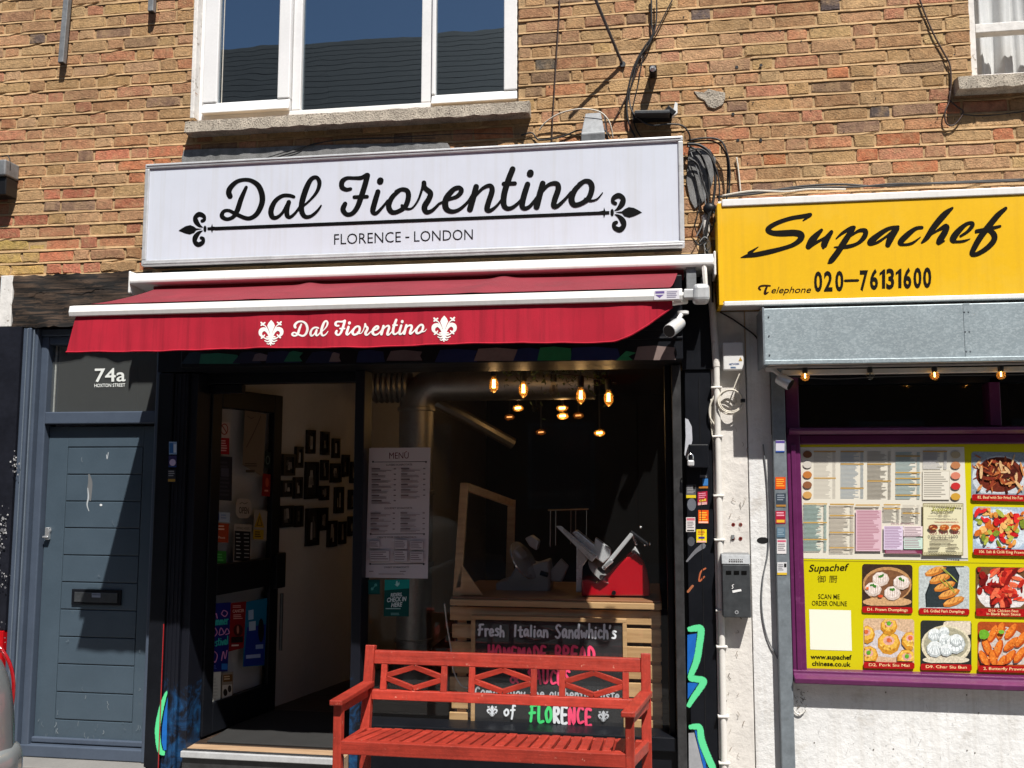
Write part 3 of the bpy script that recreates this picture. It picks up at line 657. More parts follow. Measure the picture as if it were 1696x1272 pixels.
rm = MB(); rm.box(1.6, 2.72, .5, .54, 3.4, 5.04); rm.box(1.56, 1.6, .25, .54, 3.4, 5.04); rm.box(2.72, 2.76, .25, .54, 3.4, 5.04); rm.box(1.6, 2.72, .245, .5, 3.36, 3.4); rm.box(1.6, 2.72, .245, .5, 5.0, 5.04)
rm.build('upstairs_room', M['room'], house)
# roof slab over the fragment of building so no light leaks behind the walls
rf = MB(); rf.box(WX0, WX1, .0, 6.5, 5.06, 5.3); rf.box(WX0, WX0+.2, .25, 6.5, 0, 5.06); rf.box(WX1-.2, WX1, .25, 6.5, 0, 5.06); rf.box(WX0, WX1, 6.5, 6.7, 0, 5.3)
rf.build('upper_storeys', M['farbrick'], house)
# roofing-felt flashing over the sign box
f = MB()
pts = [(300,262),(303,250),(318,249),(360,247),(420,246),(470,243),(560,240),(640,238),(700,236),(740,237),(745,245),(740,252),(600,262),(450,272),(300,278)]
f.prism([at(x, y, -.012) for x, y in pts], (0, .03, 0)).build('felt_flashing', M['felt'], house, bevel=.003)
f = MB(); pts = [(1140,243),(1175,246),(1185,262),(1180,300),(1168,330),(1150,345),(1142,330),(1136,300)]
f.prism([at(x, y, -.012) for x, y in pts], (0, .03, 0)).build('felt_flashing', M['felt'], house, bevel=.003)

# ================================================================== shop interior shell
FZ = .115
def st(name, mb, mat, label, cat): return tag(mb.build(name, mat), label, cat, kind='structure')
fl = thing('shop_floor', 'oak board floor inside the sandwich shop', 'floor', (-1.0, 2.0, 0)); fl['kind'] = 'structure'
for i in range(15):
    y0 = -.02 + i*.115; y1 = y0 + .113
    box(-2.62 if i else -2.505, .40 if i else -1.602, y0, y1, 0, FZ + (i % 3)*.0006).build('floor_board', M['floorwood' if i < 1 else 'floorshade'], fl, bevel=.002, seg=1)
box(-2.9, .40, 1.705, 5.6, 0, FZ).build('floor_rear', M['floorshade'], fl)
WA, WBp = Vector((-2.56, .26, 0)), Vector((-1.86, 2.9, 0)); WD = (WBp-WA).normalized(); WN = Vector((WD.y, -WD.x, 0))
m_ = MB(); m_.prism([WA, WBp, WBp - WN*.08, WA - WN*.08], (0, 0, 2.6)); m_.prism([WBp, WBp + Vector((.0, 2.7, 0)), WBp + Vector((-.08, 2.7, 0)), WBp - WN*.08], (0, 0, 2.6))
st('shop_wall_left', m_, M['plaster'], 'cream plastered side wall hung with photographs inside the shop', 'wall')
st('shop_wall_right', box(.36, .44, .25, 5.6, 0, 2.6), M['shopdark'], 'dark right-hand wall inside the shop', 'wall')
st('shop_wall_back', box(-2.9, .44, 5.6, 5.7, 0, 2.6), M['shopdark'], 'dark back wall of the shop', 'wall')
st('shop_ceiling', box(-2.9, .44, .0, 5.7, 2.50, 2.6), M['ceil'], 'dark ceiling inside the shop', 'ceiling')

# ================================================================== main shop sign
SX0, SX1, SZ0, SZ1, SY = -2.803, .199, 2.760, 3.349, -.13
sign = thing('shop_sign', 'long white box sign lettered Dal Fiorentino above the red awning', 'sign', ((SX0+SX1)/2, SY/2, SZ0))
box(SX0+.01, SX1-.01, SY+.012, .0, SZ0+.01, SZ1-.01).build('sign_box', M['worn'], sign)
box(SX0+.026, SX1-.026, SY+.004, SY+.011, SZ0+.030, SZ1-.028).build('panel', M['signwhite'], sign)
fr = MB(); t = .028
for x0, x1, z0, z1 in ((SX0, SX1, SZ1-t, SZ1), (SX0, SX1, SZ0, SZ0+t+.004), (SX0, SX0+t-.002, SZ0+t+.004, SZ1-t), (SX1-t+.002, SX1, SZ0+t+.004, SZ1-t)):
    fr.box(x0, x1, SY-.006, SY+.03, z0, z1)
fr.build('frame', M['alu'], sign, bevel=.005)
fr = MB()
fr.box(SX0+.01, SX1-.01, SY-.010, SY-.004, SZ1-.014, SZ1-.008); fr.box(SX0+.01, SX1-.01, SY-.010, SY-.004, SZ0+.010, SZ0+.016)
fr.build('frame_bead', M['alu'], sign, bevel=.002)
def za(x, y): return (280 + x/6.057, 270 + y/6.057)
def zb(x, y): return (540 + x/6.057, 260 + y/6.057)
def zc(x, y): return (790 + x/5.653, 250 + y/5.653)
DAL = [
 (za, [(770,250,34),(718,370,50),(682,480,52),(640,548,40),(575,570,38),(527,540,46),(545,493,36),(600,485,34),(680,525,40),(790,563,42),(872,522,48),(925,420,56),(930,330,58),(895,238,54),(830,188,44),(760,174,38),(680,192,42),(615,250,52),(595,300,58),(608,340,56)]),
 (za, [(1248,345,34),(1200,332,38),(1130,337,40),(1060,390,46),(1020,480,56),(1032,545,50),(1075,553,38),(1130,510,30),(1180,430,38),(1200,395,40)]),
 (za, [(1198,398,46),(1180,470,50),(1182,530,50),(1212,548,36),(1262,508,28),(1310,440,24)]),
 (za, [(1290,480,24),(1400,388,24),(1478,295,34),(1505,205,44),(1475,150,40),(1420,170,46),(1372,262,58),(1330,400,58),(1328,490,54),(1362,543,44),(1420,538,34),(1480,490,28),(1522,432,18)]),
 (zb, [(242,325,36),(200,332,42),(157,308,52),(158,252,52),(205,217,38),(280,216,36),(350,212,42),(405,182,40)]),
 (zb, [(412,188,54),(385,290,56),(350,400,56),(310,508,52),(258,572,46),(200,578,46),(167,530,54),(188,474,46)]),
 (zb, [(280,407,38),(408,402,38)]),
 (zb, [(517,352,52),(482,470,56),(466,548,54),(500,568,38),(560,510,28),(615,440,24)]),
 (zb, [(538,250,66),(542,240,66)]),
 (zb, [(745,330,36),(665,400,48),(625,490,56),(652,553,52),(712,553,44),(790,500,50),(822,410,54),(812,345,50),(758,328,42),(700,352,40)]),
 (zb, [(758,490,30),(800,522,28),(860,515,20),(918,440,22),(958,330,28),(978,262,46)]),
 (zb, [(978,262,50),(988,312,50),(1042,362,56),(1030,420,56),(985,500,60),(1002,553,50),(1060,540,36),(1130,472,26)]),
 (zb, [(1130,472,26),(1228,428,32),(1312,396,42),(1354,342,50),(1328,310,46),(1270,332,50),(1202,420,62),(1197,508,62),(1250,548,46),(1330,530,36),(1418,452,28),(1470,365,24)]),
 (zb, [(1502,300,58),(1476,400,60),(1440,526,62)]),
 (zb, [(1470,425,22),(1560,322,32),(1640,288,44),(1662,340,56),(1628,450,56),(1612,526,56),(1652,535,38),(1720,478,26),(1790,380,22)]),
 (zc, [(330,170,54),(290,272,56),(252,400,58),(247,498,54),(277,538,44),(332,528,36),(400,470,28),(448,395,24)]),
 (zc, [(246,308,40),(352,304,38)]),
 (zc, [(470,312,52),(436,420,56),(420,508,54),(442,538,42),(492,518,34),(560,432,28),(604,365,24)]),
 (zc, [(493,216,64),(497,205,64)]),
 (zc, [(612,304,54),(586,400,58),(555,522,60)]),
 (zc, [(590,402,24),(662,320,34),(738,304,46),(758,352,54),(726,450,54),(716,512,52),(752,514,38),(822,450,28),(876,385,24)]),
 (zc, [(1005,278,36),(922,352,48),(882,440,60),(902,500,52),(962,495,44),(1040,442,50),(1072,352,54),(1056,294,50),(1010,281,42),(952,312,40)]),
 (zc, [(1010,450,30),(1060,466,24),(1122,448,18),(1172,390,10)]),
]
pr = Print(SY+.004, base=.0012, step=.00006)
K = '#060607'
for fn, pts in DAL:
    sc_ = 6.057 if fn is not zc else 5.653
    pr.stroke([fn(x, y) for x, y, _ in pts], [w_/sc_ for _, _, w_ in pts], K)
pr.build('lettering', sign)
for w_, a, ya, b, yb_, h_ in (('FLORENCE', 552.9, 405.8, 663.5, 401.4, 17.6), ('LONDON', 685.4, 400.8, 782.6, 397.0, 17.6)):
    pr = Print(SY+.004, base=.0012, step=.00006); pr.text(w_, a, ya, b, yb_, h_, '#0a0a0d', -.004); pr.build('strapline_word', sign)
pr = Print(SY+.004, base=.0012); pr.quad(670.8, 392.6, 677.4, 394.8, '#0a0a0d', -.3); pr.build('strapline_dash', sign)
def spear(pr, cx, cy, s, mir, sk):
    def T(x, y):
        dx = (x-358)*s*mir; return (cx+dx, cy+(y-668)*s+dx*sk)
    pr.poly([T(*q) for q in ((92,678),(125,656),(165,634),(210,625),(245,640),(272,660),(332,668),(270,680),(250,705),(205,720),(160,708),(122,692))], K)
    for st_ in ([(336,652,6),(300,632,34),(268,590,52),(262,548,44),(300,520,50),(344,540,42),(352,575,32),(330,588,36)],
                [(334,686,6),(296,706,34),(262,748,52),(256,792,44),(290,824,50),(334,804,42),(342,768,32),(322,758,36)]):
        pr.stroke([T(a, b) for a, b, _ in st_], [w_*s for _, _, w_ in st_], K)
    pr.ell(*T(358, 668), 16*s, 33*s, K)
    pr.poly([T(*q) for q in ((382,654),(418,652),(430,618),(436,648),(484,654),(484,680),(436,686),(430,714),(418,684),(382,682))], K)
pr = Print(SY+.004, base=.0012, step=.00006)
spear(pr, 339.1, 380.3, 1/6.057, 1, -.035); spear(pr, 1013.2, 351.7, 1.13/6.057, -1, -.042)
pr.stroke([(356, 379.8), (700, 365.3), (996, 352.6)], 5.7, K, k=2)
pr.build('spear_emblem', sign)

# ================================================================== awning
AWY = -.82
aw = thing('awning', 'red fabric awning with white front bar over the open shopfront', 'awning', (-1.25, -.4, 2.1))
x0, x1, z0, z1 = R(215, 435.5, 1182, 455, -.22)
cas = MB(); cas.prism([(x0, -.22, z0), (x0, -.225, z0+.018), (x0, -.20, z1), (x0, -.01, z1+.012), (x0, -.01, z0-.015), (x0, -.17, z0-.004)], (x1-x0, 0, 0))
cas.build('cassette', M['whitepaint'], aw, bevel=.006)
CX0, CX1 = x0, x1
for e_ in (x1, x0-.012): box(e_, e_+.012, -.215, -.02, z0-.05, z1+.012).build('end_cap', M['whitepaint'], aw, bevel=.006)
FX0, FX1 = -2.655, .10
zt = at(700, 462, -.20).z; bx0, bx1, bz0, bz1 = R(115, 490.5, 1130, 511, AWY)
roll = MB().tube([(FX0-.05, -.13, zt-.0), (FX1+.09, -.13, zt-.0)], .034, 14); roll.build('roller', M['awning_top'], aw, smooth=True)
nx, ny = 150, 12; V = []; F = []; seams = (-1.83, -.78)
for j in range(ny+1):
    v = j/ny
    for i in range(nx+1):
        u = i/nx; x = FX0 + (FX1-FX0)*u + (.06 if u > .5 else -.03)*abs(u-.5)*2*(1-v)
        z = zt + (bz1+.004-zt)*v - .020*math.sin(math.pi*v)*(.6+.4*math.sin(u*7.0+.6)) + .006*math.sin(u*19+v*3+2*math.sin(u*9))*math.sin(math.pi*v)
        for s_ in seams: z += .013*math.exp(-((x-s_-.05*(1-v))/.05)**2)*(1-v*.8)
        V.append((x, -.165 + (AWY+.02+.165)*v, z))
for j in range(ny):
    for i in range(nx): a = j*(nx+1)+i; F.append((a, a+nx+1, a+nx+2, a+1))
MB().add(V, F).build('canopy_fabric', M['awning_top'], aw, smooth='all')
bar_ = MB(); bar_.prism([(bx0, AWY, bz0), (bx0, AWY-.006, bz0+.02), (bx0, AWY, bz1-.008), (bx0, AWY+.03, bz1), (bx0, AWY+.07, bz1-.01), (bx0, AWY+.07, bz0+.01), (bx0, AWY+.02, bz0)], (bx1-bx0, 0, 0))
bar_.build('front_bar', M['whitepaint'], aw, bevel=.004)
# valance: hangs from the bar, right corner cut in a curve
def vrip(x, v): return AWY+.012 + (.008*math.sin(x*11+2.5*math.sin(x*4)) + .0022*math.sin(x*58+2*math.sin(x*13)))*v
nx, nz = 170, 8; V = []; F = []
vx0, vx1 = at(122, 540, AWY).x, at(1114, 520, AWY).x; vb = at(400, 579.5, AWY).z; vt = bz0 + .004
for i in range(nx+1):
    x = vx0 + (vx1-vx0)*i/nx; d = vx1 - x
    zb_ = vb + (max(0, .255-d)/.255)**1.35*(vt-.035-vb)
    zb_ += .003*math.sin(x*6) + .0012*math.sin(x*31)
    for j in range(nz+1):
        v = j/nz; xx = x - (.018*v if i == 0 else 0)
        V.append((xx - .02*v*max(0, 1-i/10), vrip(x, v), vt + (zb_-vt)*v))
for i in range(nx):
    for j in range(nz): a = i*(nz+1)+j; F.append((a, a+1, a+nz+2, a+nz+1))
MB().add(V, [f[::-1] for f in F]).build('valance', M['awning'], aw, smooth='all')
pts = [Vector(V[i*(nz+1)+nz]) + Vector((0, -.0015, .003)) for i in range(nx+1)]
MB().tube(pts, .0042, 5).build('valance_hem', M['awning'], aw)
# lettering and lilies on the valance (same hand as the sign)
p0, p1 = at(*DAL[0][0](497, 590), SY), at(*zc(1175, 390), SY); q0, q1 = at(480.5, 557.5, AWY), at(706, 540, AWY)
class Map(Print):
    def p(s, x, y, e=0.0):
        w_ = at(x, y, SY); k = (q1.x-q0.x)/(p1.x-p0.x)
        X_, Z_ = q0.x + (w_.x-p0.x)*k, q0.z + (w_.z-p0.z)*k; return Vector((X_, vrip(X_, (vt-Z_)/(vt-vb)) - .0014 - s.k*s.step - e, Z_))
pm_ = Map(AWY, step=.00005)
for fn, pts in DAL:
    sc_ = 6.057 if fn is not zc else 5.653
    pm_.stroke([fn(x, y) for x, y, _ in pts], [w_/sc_*1.22 for _, _, w_ in pts], '#f4f0ec')
pm_.build('valance_lettering', aw, 'printmatt')
class Draped(Print):
    def p(s, x, y, e=0.0):
        w_ = at(x, y, AWY+.01); return Vector((w_.x, vrip(w_.x, (vt-w_.z)/(vt-vb)) - .0014 - s.k*s.step - e, w_.z))
for fx_, fy_, fs_ in ((449, 552, 21), (735.5, 544.5, 21.5)):
    pr = Draped(AWY, step=.00005); fleur(pr, fx_, fy_, fs_, '#f4f0ec', -.03); pr.build('valance_lily', aw, 'printmatt')
# maker's sticker on the bar
pr = Print(AWY-.006, base=.001); pr.quad(1083, 480, 1125, 496, '#d8d5dc', -1.5); pr.quad(1085, 482, 1100, 486, '#6b5a93', -.5); pr.poly([(1085,488),(1099,487.5),(1092,493)], '#6b5a93'); pr.lines(1104, 482, 1123, 494, 4, '#9a94ab', -.6, seed=3)
pr.build('maker_sticker', aw)
# folding arm end and bracket at the right
a_ = MB(); p = at(1160, 487, AWY+.08); a_.box(p.x-.035, p.x+.038, AWY+.03, AWY+.13, p.z-.04, p.z+.042); a_.build('arm_end', M['alu'], aw, bevel=.02, seg=3)
MB().bar(at(1132, 487, AWY+.07), at(1150, 487, AWY+.07), .05, .04).build('arm_joint', M['alu'], aw, bevel=.004)
a_ = MB(); a_.bar((.17, AWY+.08, p.z-.02), (-.12, -.5, 2.385), .05, .035); a_.bar((-.12, -.5, 2.385), (.20, -.16, 2.50), .05, .04); a_.build('folding_arm', M['whitepaint'], aw, bevel=.006)
a_ = MB(); a_.bar((-2.60, AWY+.08, p.z-.02), (-2.30, -.5, 2.385), .05, .035); a_.bar((-2.30, -.5, 2.385), (-2.62, -.16, 2.50), .05, .04); a_.build('folding_arm', M['whitepaint'], aw, bevel=.006)
br = MB(); br.box(.20, .25, -.2, -.02, zt-.12, zt+.02); br.box(.275, .315, -.16, -.02, zt-.14, zt-.02); br.build('wall_bracket', M['steel'], aw, bevel=.004)
MB().tube([at(1163, 425, -.2), at(1166, 445, -.21), at(1168, 470, -.22), at(1171, 497, -.23)], [.006, .014, .012, .006], 6).build('crank_strap', M['creamwall'], aw, smooth=True)

# ================================================================== shutter box behind the awning
hx0, hx1 = -2.506, .178
sb = thing('shutter_housing', 'dark roller shutter box with blue and green graffiti under the awning', 'shutter', (-1.2, -.1, 2.17))
box(hx0, hx1, -.20, .0, 2.172, 2.60).build('housing', M['blackpaint'], sb, bevel=.004)
b_ = MB()
for i in range(3): b_.box(hx0, hx1, -.208, -.199, 2.275+i*.045, 2.285+i*.045)
b_.build('slat_edge', M['blackpaint'], sb, bevel=.002)
pr = Print(-.20, base=.0012)
def hz(f): return 586 - 14*f
for i, (a, b, c, y0, y1) in enumerate([(300,340,'#0b2a3a',586,604),(330,400,'#1d6b58',588,604),(385,430,'#0a1838',585,603),(418,448,'#6d6470',588,599),(440,500,'#0b1d46',584,602),(470,500,'#1f6d55',584,600),(505,560,'#0a1a3e',584,602),(545,566,'#7a6e70',586,600),(590,640,'#0a1d4a',582,601),(640,700,'#675a5c',582,598),(720,790,'#0c1f52',580,600),(785,860,'#84716c',578,598),(850,900,'#0b2050',578,598),(890,950,'#1f7a48',576,597),(945,1030,'#0a1e50',576,597),(1020,1045,'#218050',583,597),(1050,1120,'#7b6a66',574,596)]):
    sk = random.Random(i).uniform(-18, 18)
    pr.poly([(a, y1), (a+sk*.4+8, y0), ((a+b)/2+sk*.3, y0-2), (b+sk*.5, y0+1), (b-4, (y0+y1)/2), (b+sk*.2, y1-.5), ((a+b)/2, y1)], c)
pr.build('graffiti', sb, 'spray')
fa = MB(); fa.box(-2.733, hx0-.002, -.035, .2, 2.17, 2.75); fa.box(hx0, hx1, .0, .2, 2.172, 2.75); fa.box(hx1+.002, .345, -.02, .2, 2.14, 2.75); fa.build('fascia_board', M['blackpaint'], sb)
# ================================================================== neighbour on the left
nb = thing('black_shopfront', 'black painted neighbouring wall with peeled white flecks at the left edge', 'wall', (-4.0, 0, 0))
box(-4.9, -3.60, -.03, .2, .72, 2.45).build('wall_panel', M['blackwall'], nb)
for i in range(4):
    for j in range(5): box(-3.602 - (i+1)*.31, -3.604 - i*.31, -.04, .1, .72 - (j+1)*.118, .717 - j*.118).build('tile', M['redtile'], nb, bevel=.003)
box(-4.9, -3.60, -.03, .15, 0, .125).build('plinth', M['blackwall'], nb)
box(-4.9, -3.605, -.028, .1, .125, .719).build('tile_bedding', M['blackwall'], nb)
pr = Print(-.03, base=.001); rq = random.Random(11)
for cx, cy, s_, n_ in ((6, 870, 9, 40), (2, 900, 7, 20), (30, 770, 7, 26), (12, 960, 12, 16), (8, 1040, 10, 8)):
    for _ in range(n_):
        r_ = rq.uniform(.4, 2.0); ox, oy = cx + rq.gauss(0, s_*.5), cy + rq.gauss(0, s_*1.5); pr.poly([(ox + r_*rq.uniform(.4, 1.5)*math.cos(t), oy + r_*rq.uniform(.5, 2.0)*math.sin(t)) for t in [i*math.pi/3.5 for i in range(7)]], rq.choice(['#b4b4b4', '#8d8d8f', '#66666a']))
pr.build('peeled_flecks', nb, 'printmatt')['kind'] = 'stuff'
p = at(7, 282, -.08); lb = thing('wall_lamp', 'small grey box lamp on the brick wall at the far left', 'lamp', (p.x, 0, p.z))
box(p.x-.12, p.x+.035, -.12, .0, p.z-.05, p.z+.045).build('housing', M['steel'], lb, bevel=.008); box(p.x-.115, p.x+.03, -.10, .0, p.z-.16, p.z-.055).build('shade', M['black'], lb, bevel=.005)

# ================================================================== side door 74a
DX0, DX1 = -3.595, -2.735
d = thing('side_door', 'blue-grey panelled door numbered 74a with glazed transom, left of the shop', 'door', (-3.14, .1, 0))
f = MB(); f.box(DX0, -3.545, -.02, .14, .02, 2.445); f.box(-3.545, -3.515, .0, .14, .02, 2.445); f.box(-3.515, -3.468, .035, .14, .02, 2.40)
f.box(-2.775, DX1, .02, .14, .02, 2.40); f.box(-3.515, -2.735, .025, .14, 2.40, 2.443)
f.box(-3.468, -2.775, .04, .14, 2.352, 2.40)
f.box(-3.468, -2.775, .03, .14, 1.885, 1.955)
f.box(-3.545, -2.735, .03, .16, .02, .085)
f.build('frame', M['navyframe'], d, bevel=.006)
g_ = MB(); g_.box(-3.537, -3.530, -.012, .0, .03, 2.44); g_.box(-3.565, -3.560, -.028, -.02, .03, 2.44); g_.build('frame_bead', M['navyedge'], d, bevel=.002)
leaf = box(-3.466, -2.777, .085, .125, .092, 1.872).build('leaf', M['navy'], d, bevel=.004)
gy = [742.2, 787.3, 831.8, 876.2, 921.5, 966.4, 1012, 1057.4, 1103, 1149.8, 1195.6]
gz = [at(170, y, .08).z for y in gy]
gx0, gx1 = at(104, 960, .08).x, at(229, 960, .08).x
for a, b in zip(gz[:-1], gz[1:]): box(gx0, gx1, .077, .0845, b+.0025, a-.0035).build('panel', M['navy'], leaf, bevel=.0025)
st_ = MB(); st_.box(-3.465, gx0-.004, .078, .0845, .093, 1.871); st_.box(gx1+.004, -2.778, .078, .0845, .093, 1.871); st_.box(gx0-.004, gx1+.004, .078, .0845, gz[0]+.003, 1.871); st_.box(gx0-.004, gx1+.004, .078, .0845, .093, gz[-1]-.004)
st_.build('stile', M['navy'], leaf, bevel=.0025)
box(-3.470, -2.775, .060, .085, .090, .120).build('weather_bar', M['navyframe'], leaf, bevel=.006)
x0, x1, z0, z1 = R(119, 978, 201, 1004, .066); lb = box(x0, x1, .066, .077, z0, z1).build('letterbox', M['blackpaint'], leaf, bevel=.003)
box(x0+.02, x1-.02, .062, .066, z0+.016, z1-.016).build('flap', M['iron'], leaf, bevel=.002)
pr = Print(.062, base=.001); pr.quad(153, 984, 167.5, 991, '#8d93a2', .4); pr.quad(154, 986, 167, 987, '#3b4152', .4); pr.build('letterbox_label', leaf)
p = at(80.5, 884, .07); h_ = MB(); h_.lathe((p.x, .078, p.z+.012), [(.017, 0), (.017, -.012), (.012, -.016)], (0, 1, 0), 14); h_.box(p.x-.02, p.x+.014, .045, .062, p.z-.03, p.z-.018); h_.box(p.x-.012, p.x+.012, .055, .078, p.z-.04, p.z+.03); h_.build('lock', M['chrome'], leaf, bevel=.003, smooth=True)
box(-3.466, -2.777, .075, .081, 1.957, 2.350).build('transom_pane', M['dusty'], d)
box(-3.455, -3.448, .083, .09, 1.957, 2.35).build('glazing_bead', M['creamwall'], d)
hall = MB(); hall.box(-3.6, -2.70, 1.2, 1.25, 0, 2.5); hall.box(-3.65, -3.6, .14, 1.25, 0, 2.5); hall.box(-2.70, -2.66, .20, 1.25, 0, 2.5); hall.box(-3.6, -2.70, .14, 1.25, 2.445, 2.5); hall.build('hallway', M['plaster'], d)
pr = Print(.075, base=.001); pr.text('74a', 157, 634.2, 208, 632.6, 22, '#dfe3e0', .012); pr.text('HOXTON STREET', 156.5, 643, 207.5, 641.8, 5.6, '#eef2ef', .006); pr.build('door_number', d)
pr = Print(.077, base=.001)
pr.stroke([(148,788),(150,800),(149,815),(150,830)], [3,7,8,3], '#6a6c6e'); pr.stroke([(146,810),(147,825),(145,838),(148,848)], [1,2.5,2,1], '#aeb4b8', n=3); pr.stroke([(177,755),(178,762),(180,751)], 1.2, '#aab0b5', n=3)
pr.ell(168, 838, 2.3, 2, '#d5d8da', 8)
rq = random.Random(14)
for _ in range(34):
    x_ = rq.uniform(62, 235); y_ = rq.choice([rq.uniform(1130, 1228), rq.uniform(1195, 1228), rq.uniform(720, 1228)]); l_ = rq.uniform(2, 9); pr.stroke([(x_, y_), (x_+rq.uniform(-2, 2), y_+l_*.5), (x_+rq.uniform(-3, 3), y_+l_)], rq.uniform(.3, .8), rq.choice(['#7b868e', '#67727b', '#8f989e']), k=2, n=2)
pr.build('scuffs', leaf, 'printmatt')['kind'] = 'stuff'
box(DX0-.02, DX1+.02, -.12, .05, -.05, .018).build('step', M['paving'], d, bevel=.006)

# ================================================================== black shopfront of the sandwich shop
sf = thing('shopfront', 'black shopfront with large window, open doorway and graffitied pillars', 'shopfront', (-1.2, .05, 0))
box(-2.73, -2.64, -.03, .24, 0, 2.165).build('pillar', M['blackpaint'], sf, bevel=.006)
box(-2.636, -2.555, -.02, .10, 0, 2.165).build('shutter_guide', M['sprayed'], sf, bevel=.004)
box(-2.553, -2.505, .0, .24, 0, 2.165).build('jamb', M['sprayed'], sf, bevel=.004)
g_ = MB()
for i in range(3): g_.box(-2.625+i*.024, -2.619+i*.024, -.024, -.019, 0, 2.16)
g_.build('guide_rib', M['sprayed'], sf)
MB().tube([(-2.639, -.035, .02), (-2.639, -.035, .78)], .003, 6).build('red_wire', M['lampred'], sf)
h_ = MB(); h_.box(-2.503, -1.602, .10, .17, 2.112, 2.172); h_.build('door_head', M['blackpaint'], sf, bevel=.004)
box(-1.600, -1.545, .04, .18, 0, 2.172).build('mullion', M['sprayed'], sf, bevel=.005)
box(.088, .118, .06, .2, .22, 2.172).build('window_stile', M['blackpaint'], sf, bevel=.003)
box(.124, .170, -.03, .06, 0, 2.165).build('shutter_guide', M['worn'], sf, bevel=.004)
box(.190, .322, -.01, .24, 0, 2.14).build('pillar', M['blackpaint'], sf, bevel=.004)
box(.170, .190, .05, .2, 0, 2.14).build('pillar_recess', M['black'], sf)
box(.262, .265, -.0125, -.0099, 0, 2.1).build('pillar_joint', M['black'], sf)
box(-1.545, .124, .0, .17, .215, .284).build('sill', M['blackpaint'], sf, bevel=.005)
box(-1.545, .124, .03, .17, 0, .214).build('stall_riser', M['blackpaint'], sf)
box(-1.544, .087, .118, .125, .285, 2.171).build('window_pane', M['shoppane'], sf)
box(-2.505, -1.602, -.035, -.018, .0, .1245).build('threshold', M['worn'], sf, bevel=.004)
box(-2.505, -1.602, -.055, -.0352, .085, .118).build('threshold_nosing', M['alu'], sf, bevel=.004)
pr = Print(-.03, base=.001)
def zl(x, y): return (x/2.944, 840 + y/2.944)
pr.poly([zl(*q) for q in ((822,930),(806,1000),(795,1080),(793,1150),(803,1190),(816,1188))], '#0f63b4')
pr.build('graffiti', sf, 'spray')
soft_line('graffiti_line', sf, -.0305, [zl(*q) for q in ((820,895),(795,970),(775,1070),(776,1140),(788,1195),(812,1203))], [2.5,5.5,6.5,6.5,6.5,5.5], '#58d890')
def zr(x, y): return (1090 + x/2.585, 780 + y/2.585)
def mark(op, *args, **kw):
    pr = Print(-.01, base=.001); getattr(pr, op)(*args, **kw); pr.build('graffiti_mark', sf, 'spray')
mark('poly', [zr(*q) for q in ((128,700),(168,694),(160,780),(128,872))], '#0d5fb5'); mark('poly', [zr(*q) for q in ((130,905),(178,903),(130,975))], '#0d5fb5')
mark('poly', [zr(*q) for q in ((134,1120),(158,1118),(200,1280),(136,1280))], '#9a9ca0'); mark('poly', [zr(*q) for q in ((160,1108),(168,1108),(182,1170),(222,1290),(204,1290))], '#0d5fb5')
mark('stroke', [zr(*q) for q in ((205,415),(185,430),(178,470),(200,450))], 2.6, '#b4603c', n=3); mark('stroke', [zr(*q) for q in ((130,515),(150,490))], 4, '#a0603f', n=3)
mark('stroke', [zr(*q) for q in ((125,385),(160,345),(195,318))], [3,6,9], '#6f7076', n=3)
mark('poly', [(1135,692),(1140,694),(1146,706),(1147,728),(1143,748),(1138,762),(1134,752),(1136,722)], '#b9bcc4'); mark('ell', *zr(145, 142), 7.5, 10.5, '#62666e', 12); mark('ell', *zr(143, 300), 6, 8, '#4a4c52', 12)
soft_line('graffiti_line', sf, -.012, [zr(*q) for q in ((126,678),(160,672),(186,676),(180,740),(168,810),(142,880),(165,888),(198,897),(178,935),(150,975),(130,1012))], [5,8,8.5,8.5,8.5,7,8,8.5,8,7,5], '#5cd694')
soft_line('graffiti_line', sf, -.012, [zr(*q) for q in ((132,1096),(160,1092),(181,1098),(190,1150),(212,1210),(246,1285))], [5,7,8,8.5,8.5,8.5], '#5cd694')
def sticker(name, label, Y, x0, y0, x1, y1, base, bits, o=None, n=None, sk=0.0, cat='sticker', mat='print', group=None):
    pr = Print(Y, o, n, base=.0022); pr.quad(x0, y0, x1, y1, base, sk)
    w_, h_ = x1-x0, y1-y0
    for b in bits:
        if b[0] == 'q': pr.quad(x0+b[1]*w_, y0+b[2]*h_, x0+b[3]*w_, y0+b[4]*h_, b[5], sk*(b[3]-b[1]))
        elif b[0] == 'l': pr.lines(x0+b[1]*w_, y0+b[2]*h_, x0+b[3]*w_, y0+b[4]*h_, b[5], b[6], sk*(b[3]-b[1]), seed=len(name))
        elif b[0] == 't': pr.text(b[1], x0+b[2]*w_, y0+b[3]*h_, x0+b[4]*w_, y0+b[3]*h_+sk*(b[4]-b[2]), b[5]*h_, b[6], .02)
        elif b[0] == 'e': pr.ell(x0+b[1]*w_, y0+b[2]*h_, b[3]*w_, b[4]*h_, b[5])
        elif b[0] == 's': pr.stroke([(x0+a*w_, y0+c*h_) for a, c in b[1]], b[2], b[3], k=3, n=3)
    return tag(pr.build(name, None, mat), label, cat, group)
G1 = 'stickers on the pillars'
sticker('sticker', 'grey and yellow sticker high on the black right pillar', -.01, 1137, 802, 1153, 824, '#55565a', [('q',.0,.78,1,1,'#d8c028'),('l',.1,.1,.9,.7,5,'#9a9a9c'),('q',.7,.05,.95,.3,'#141414')], group=G1)
sticker('sticker', 'pink red sticker on the black right pillar beside the cream pillar', -.01, 1156, 814, 1172, 836, '#a4203a', [('q',.05,.8,.95,1,'#d9a4a0'),('l',.1,.1,.9,.55,3,'#e08aa0'),('t','call',.15,.72,.85,.18,'#f1d23c')], sk=-1.5, group=G1)
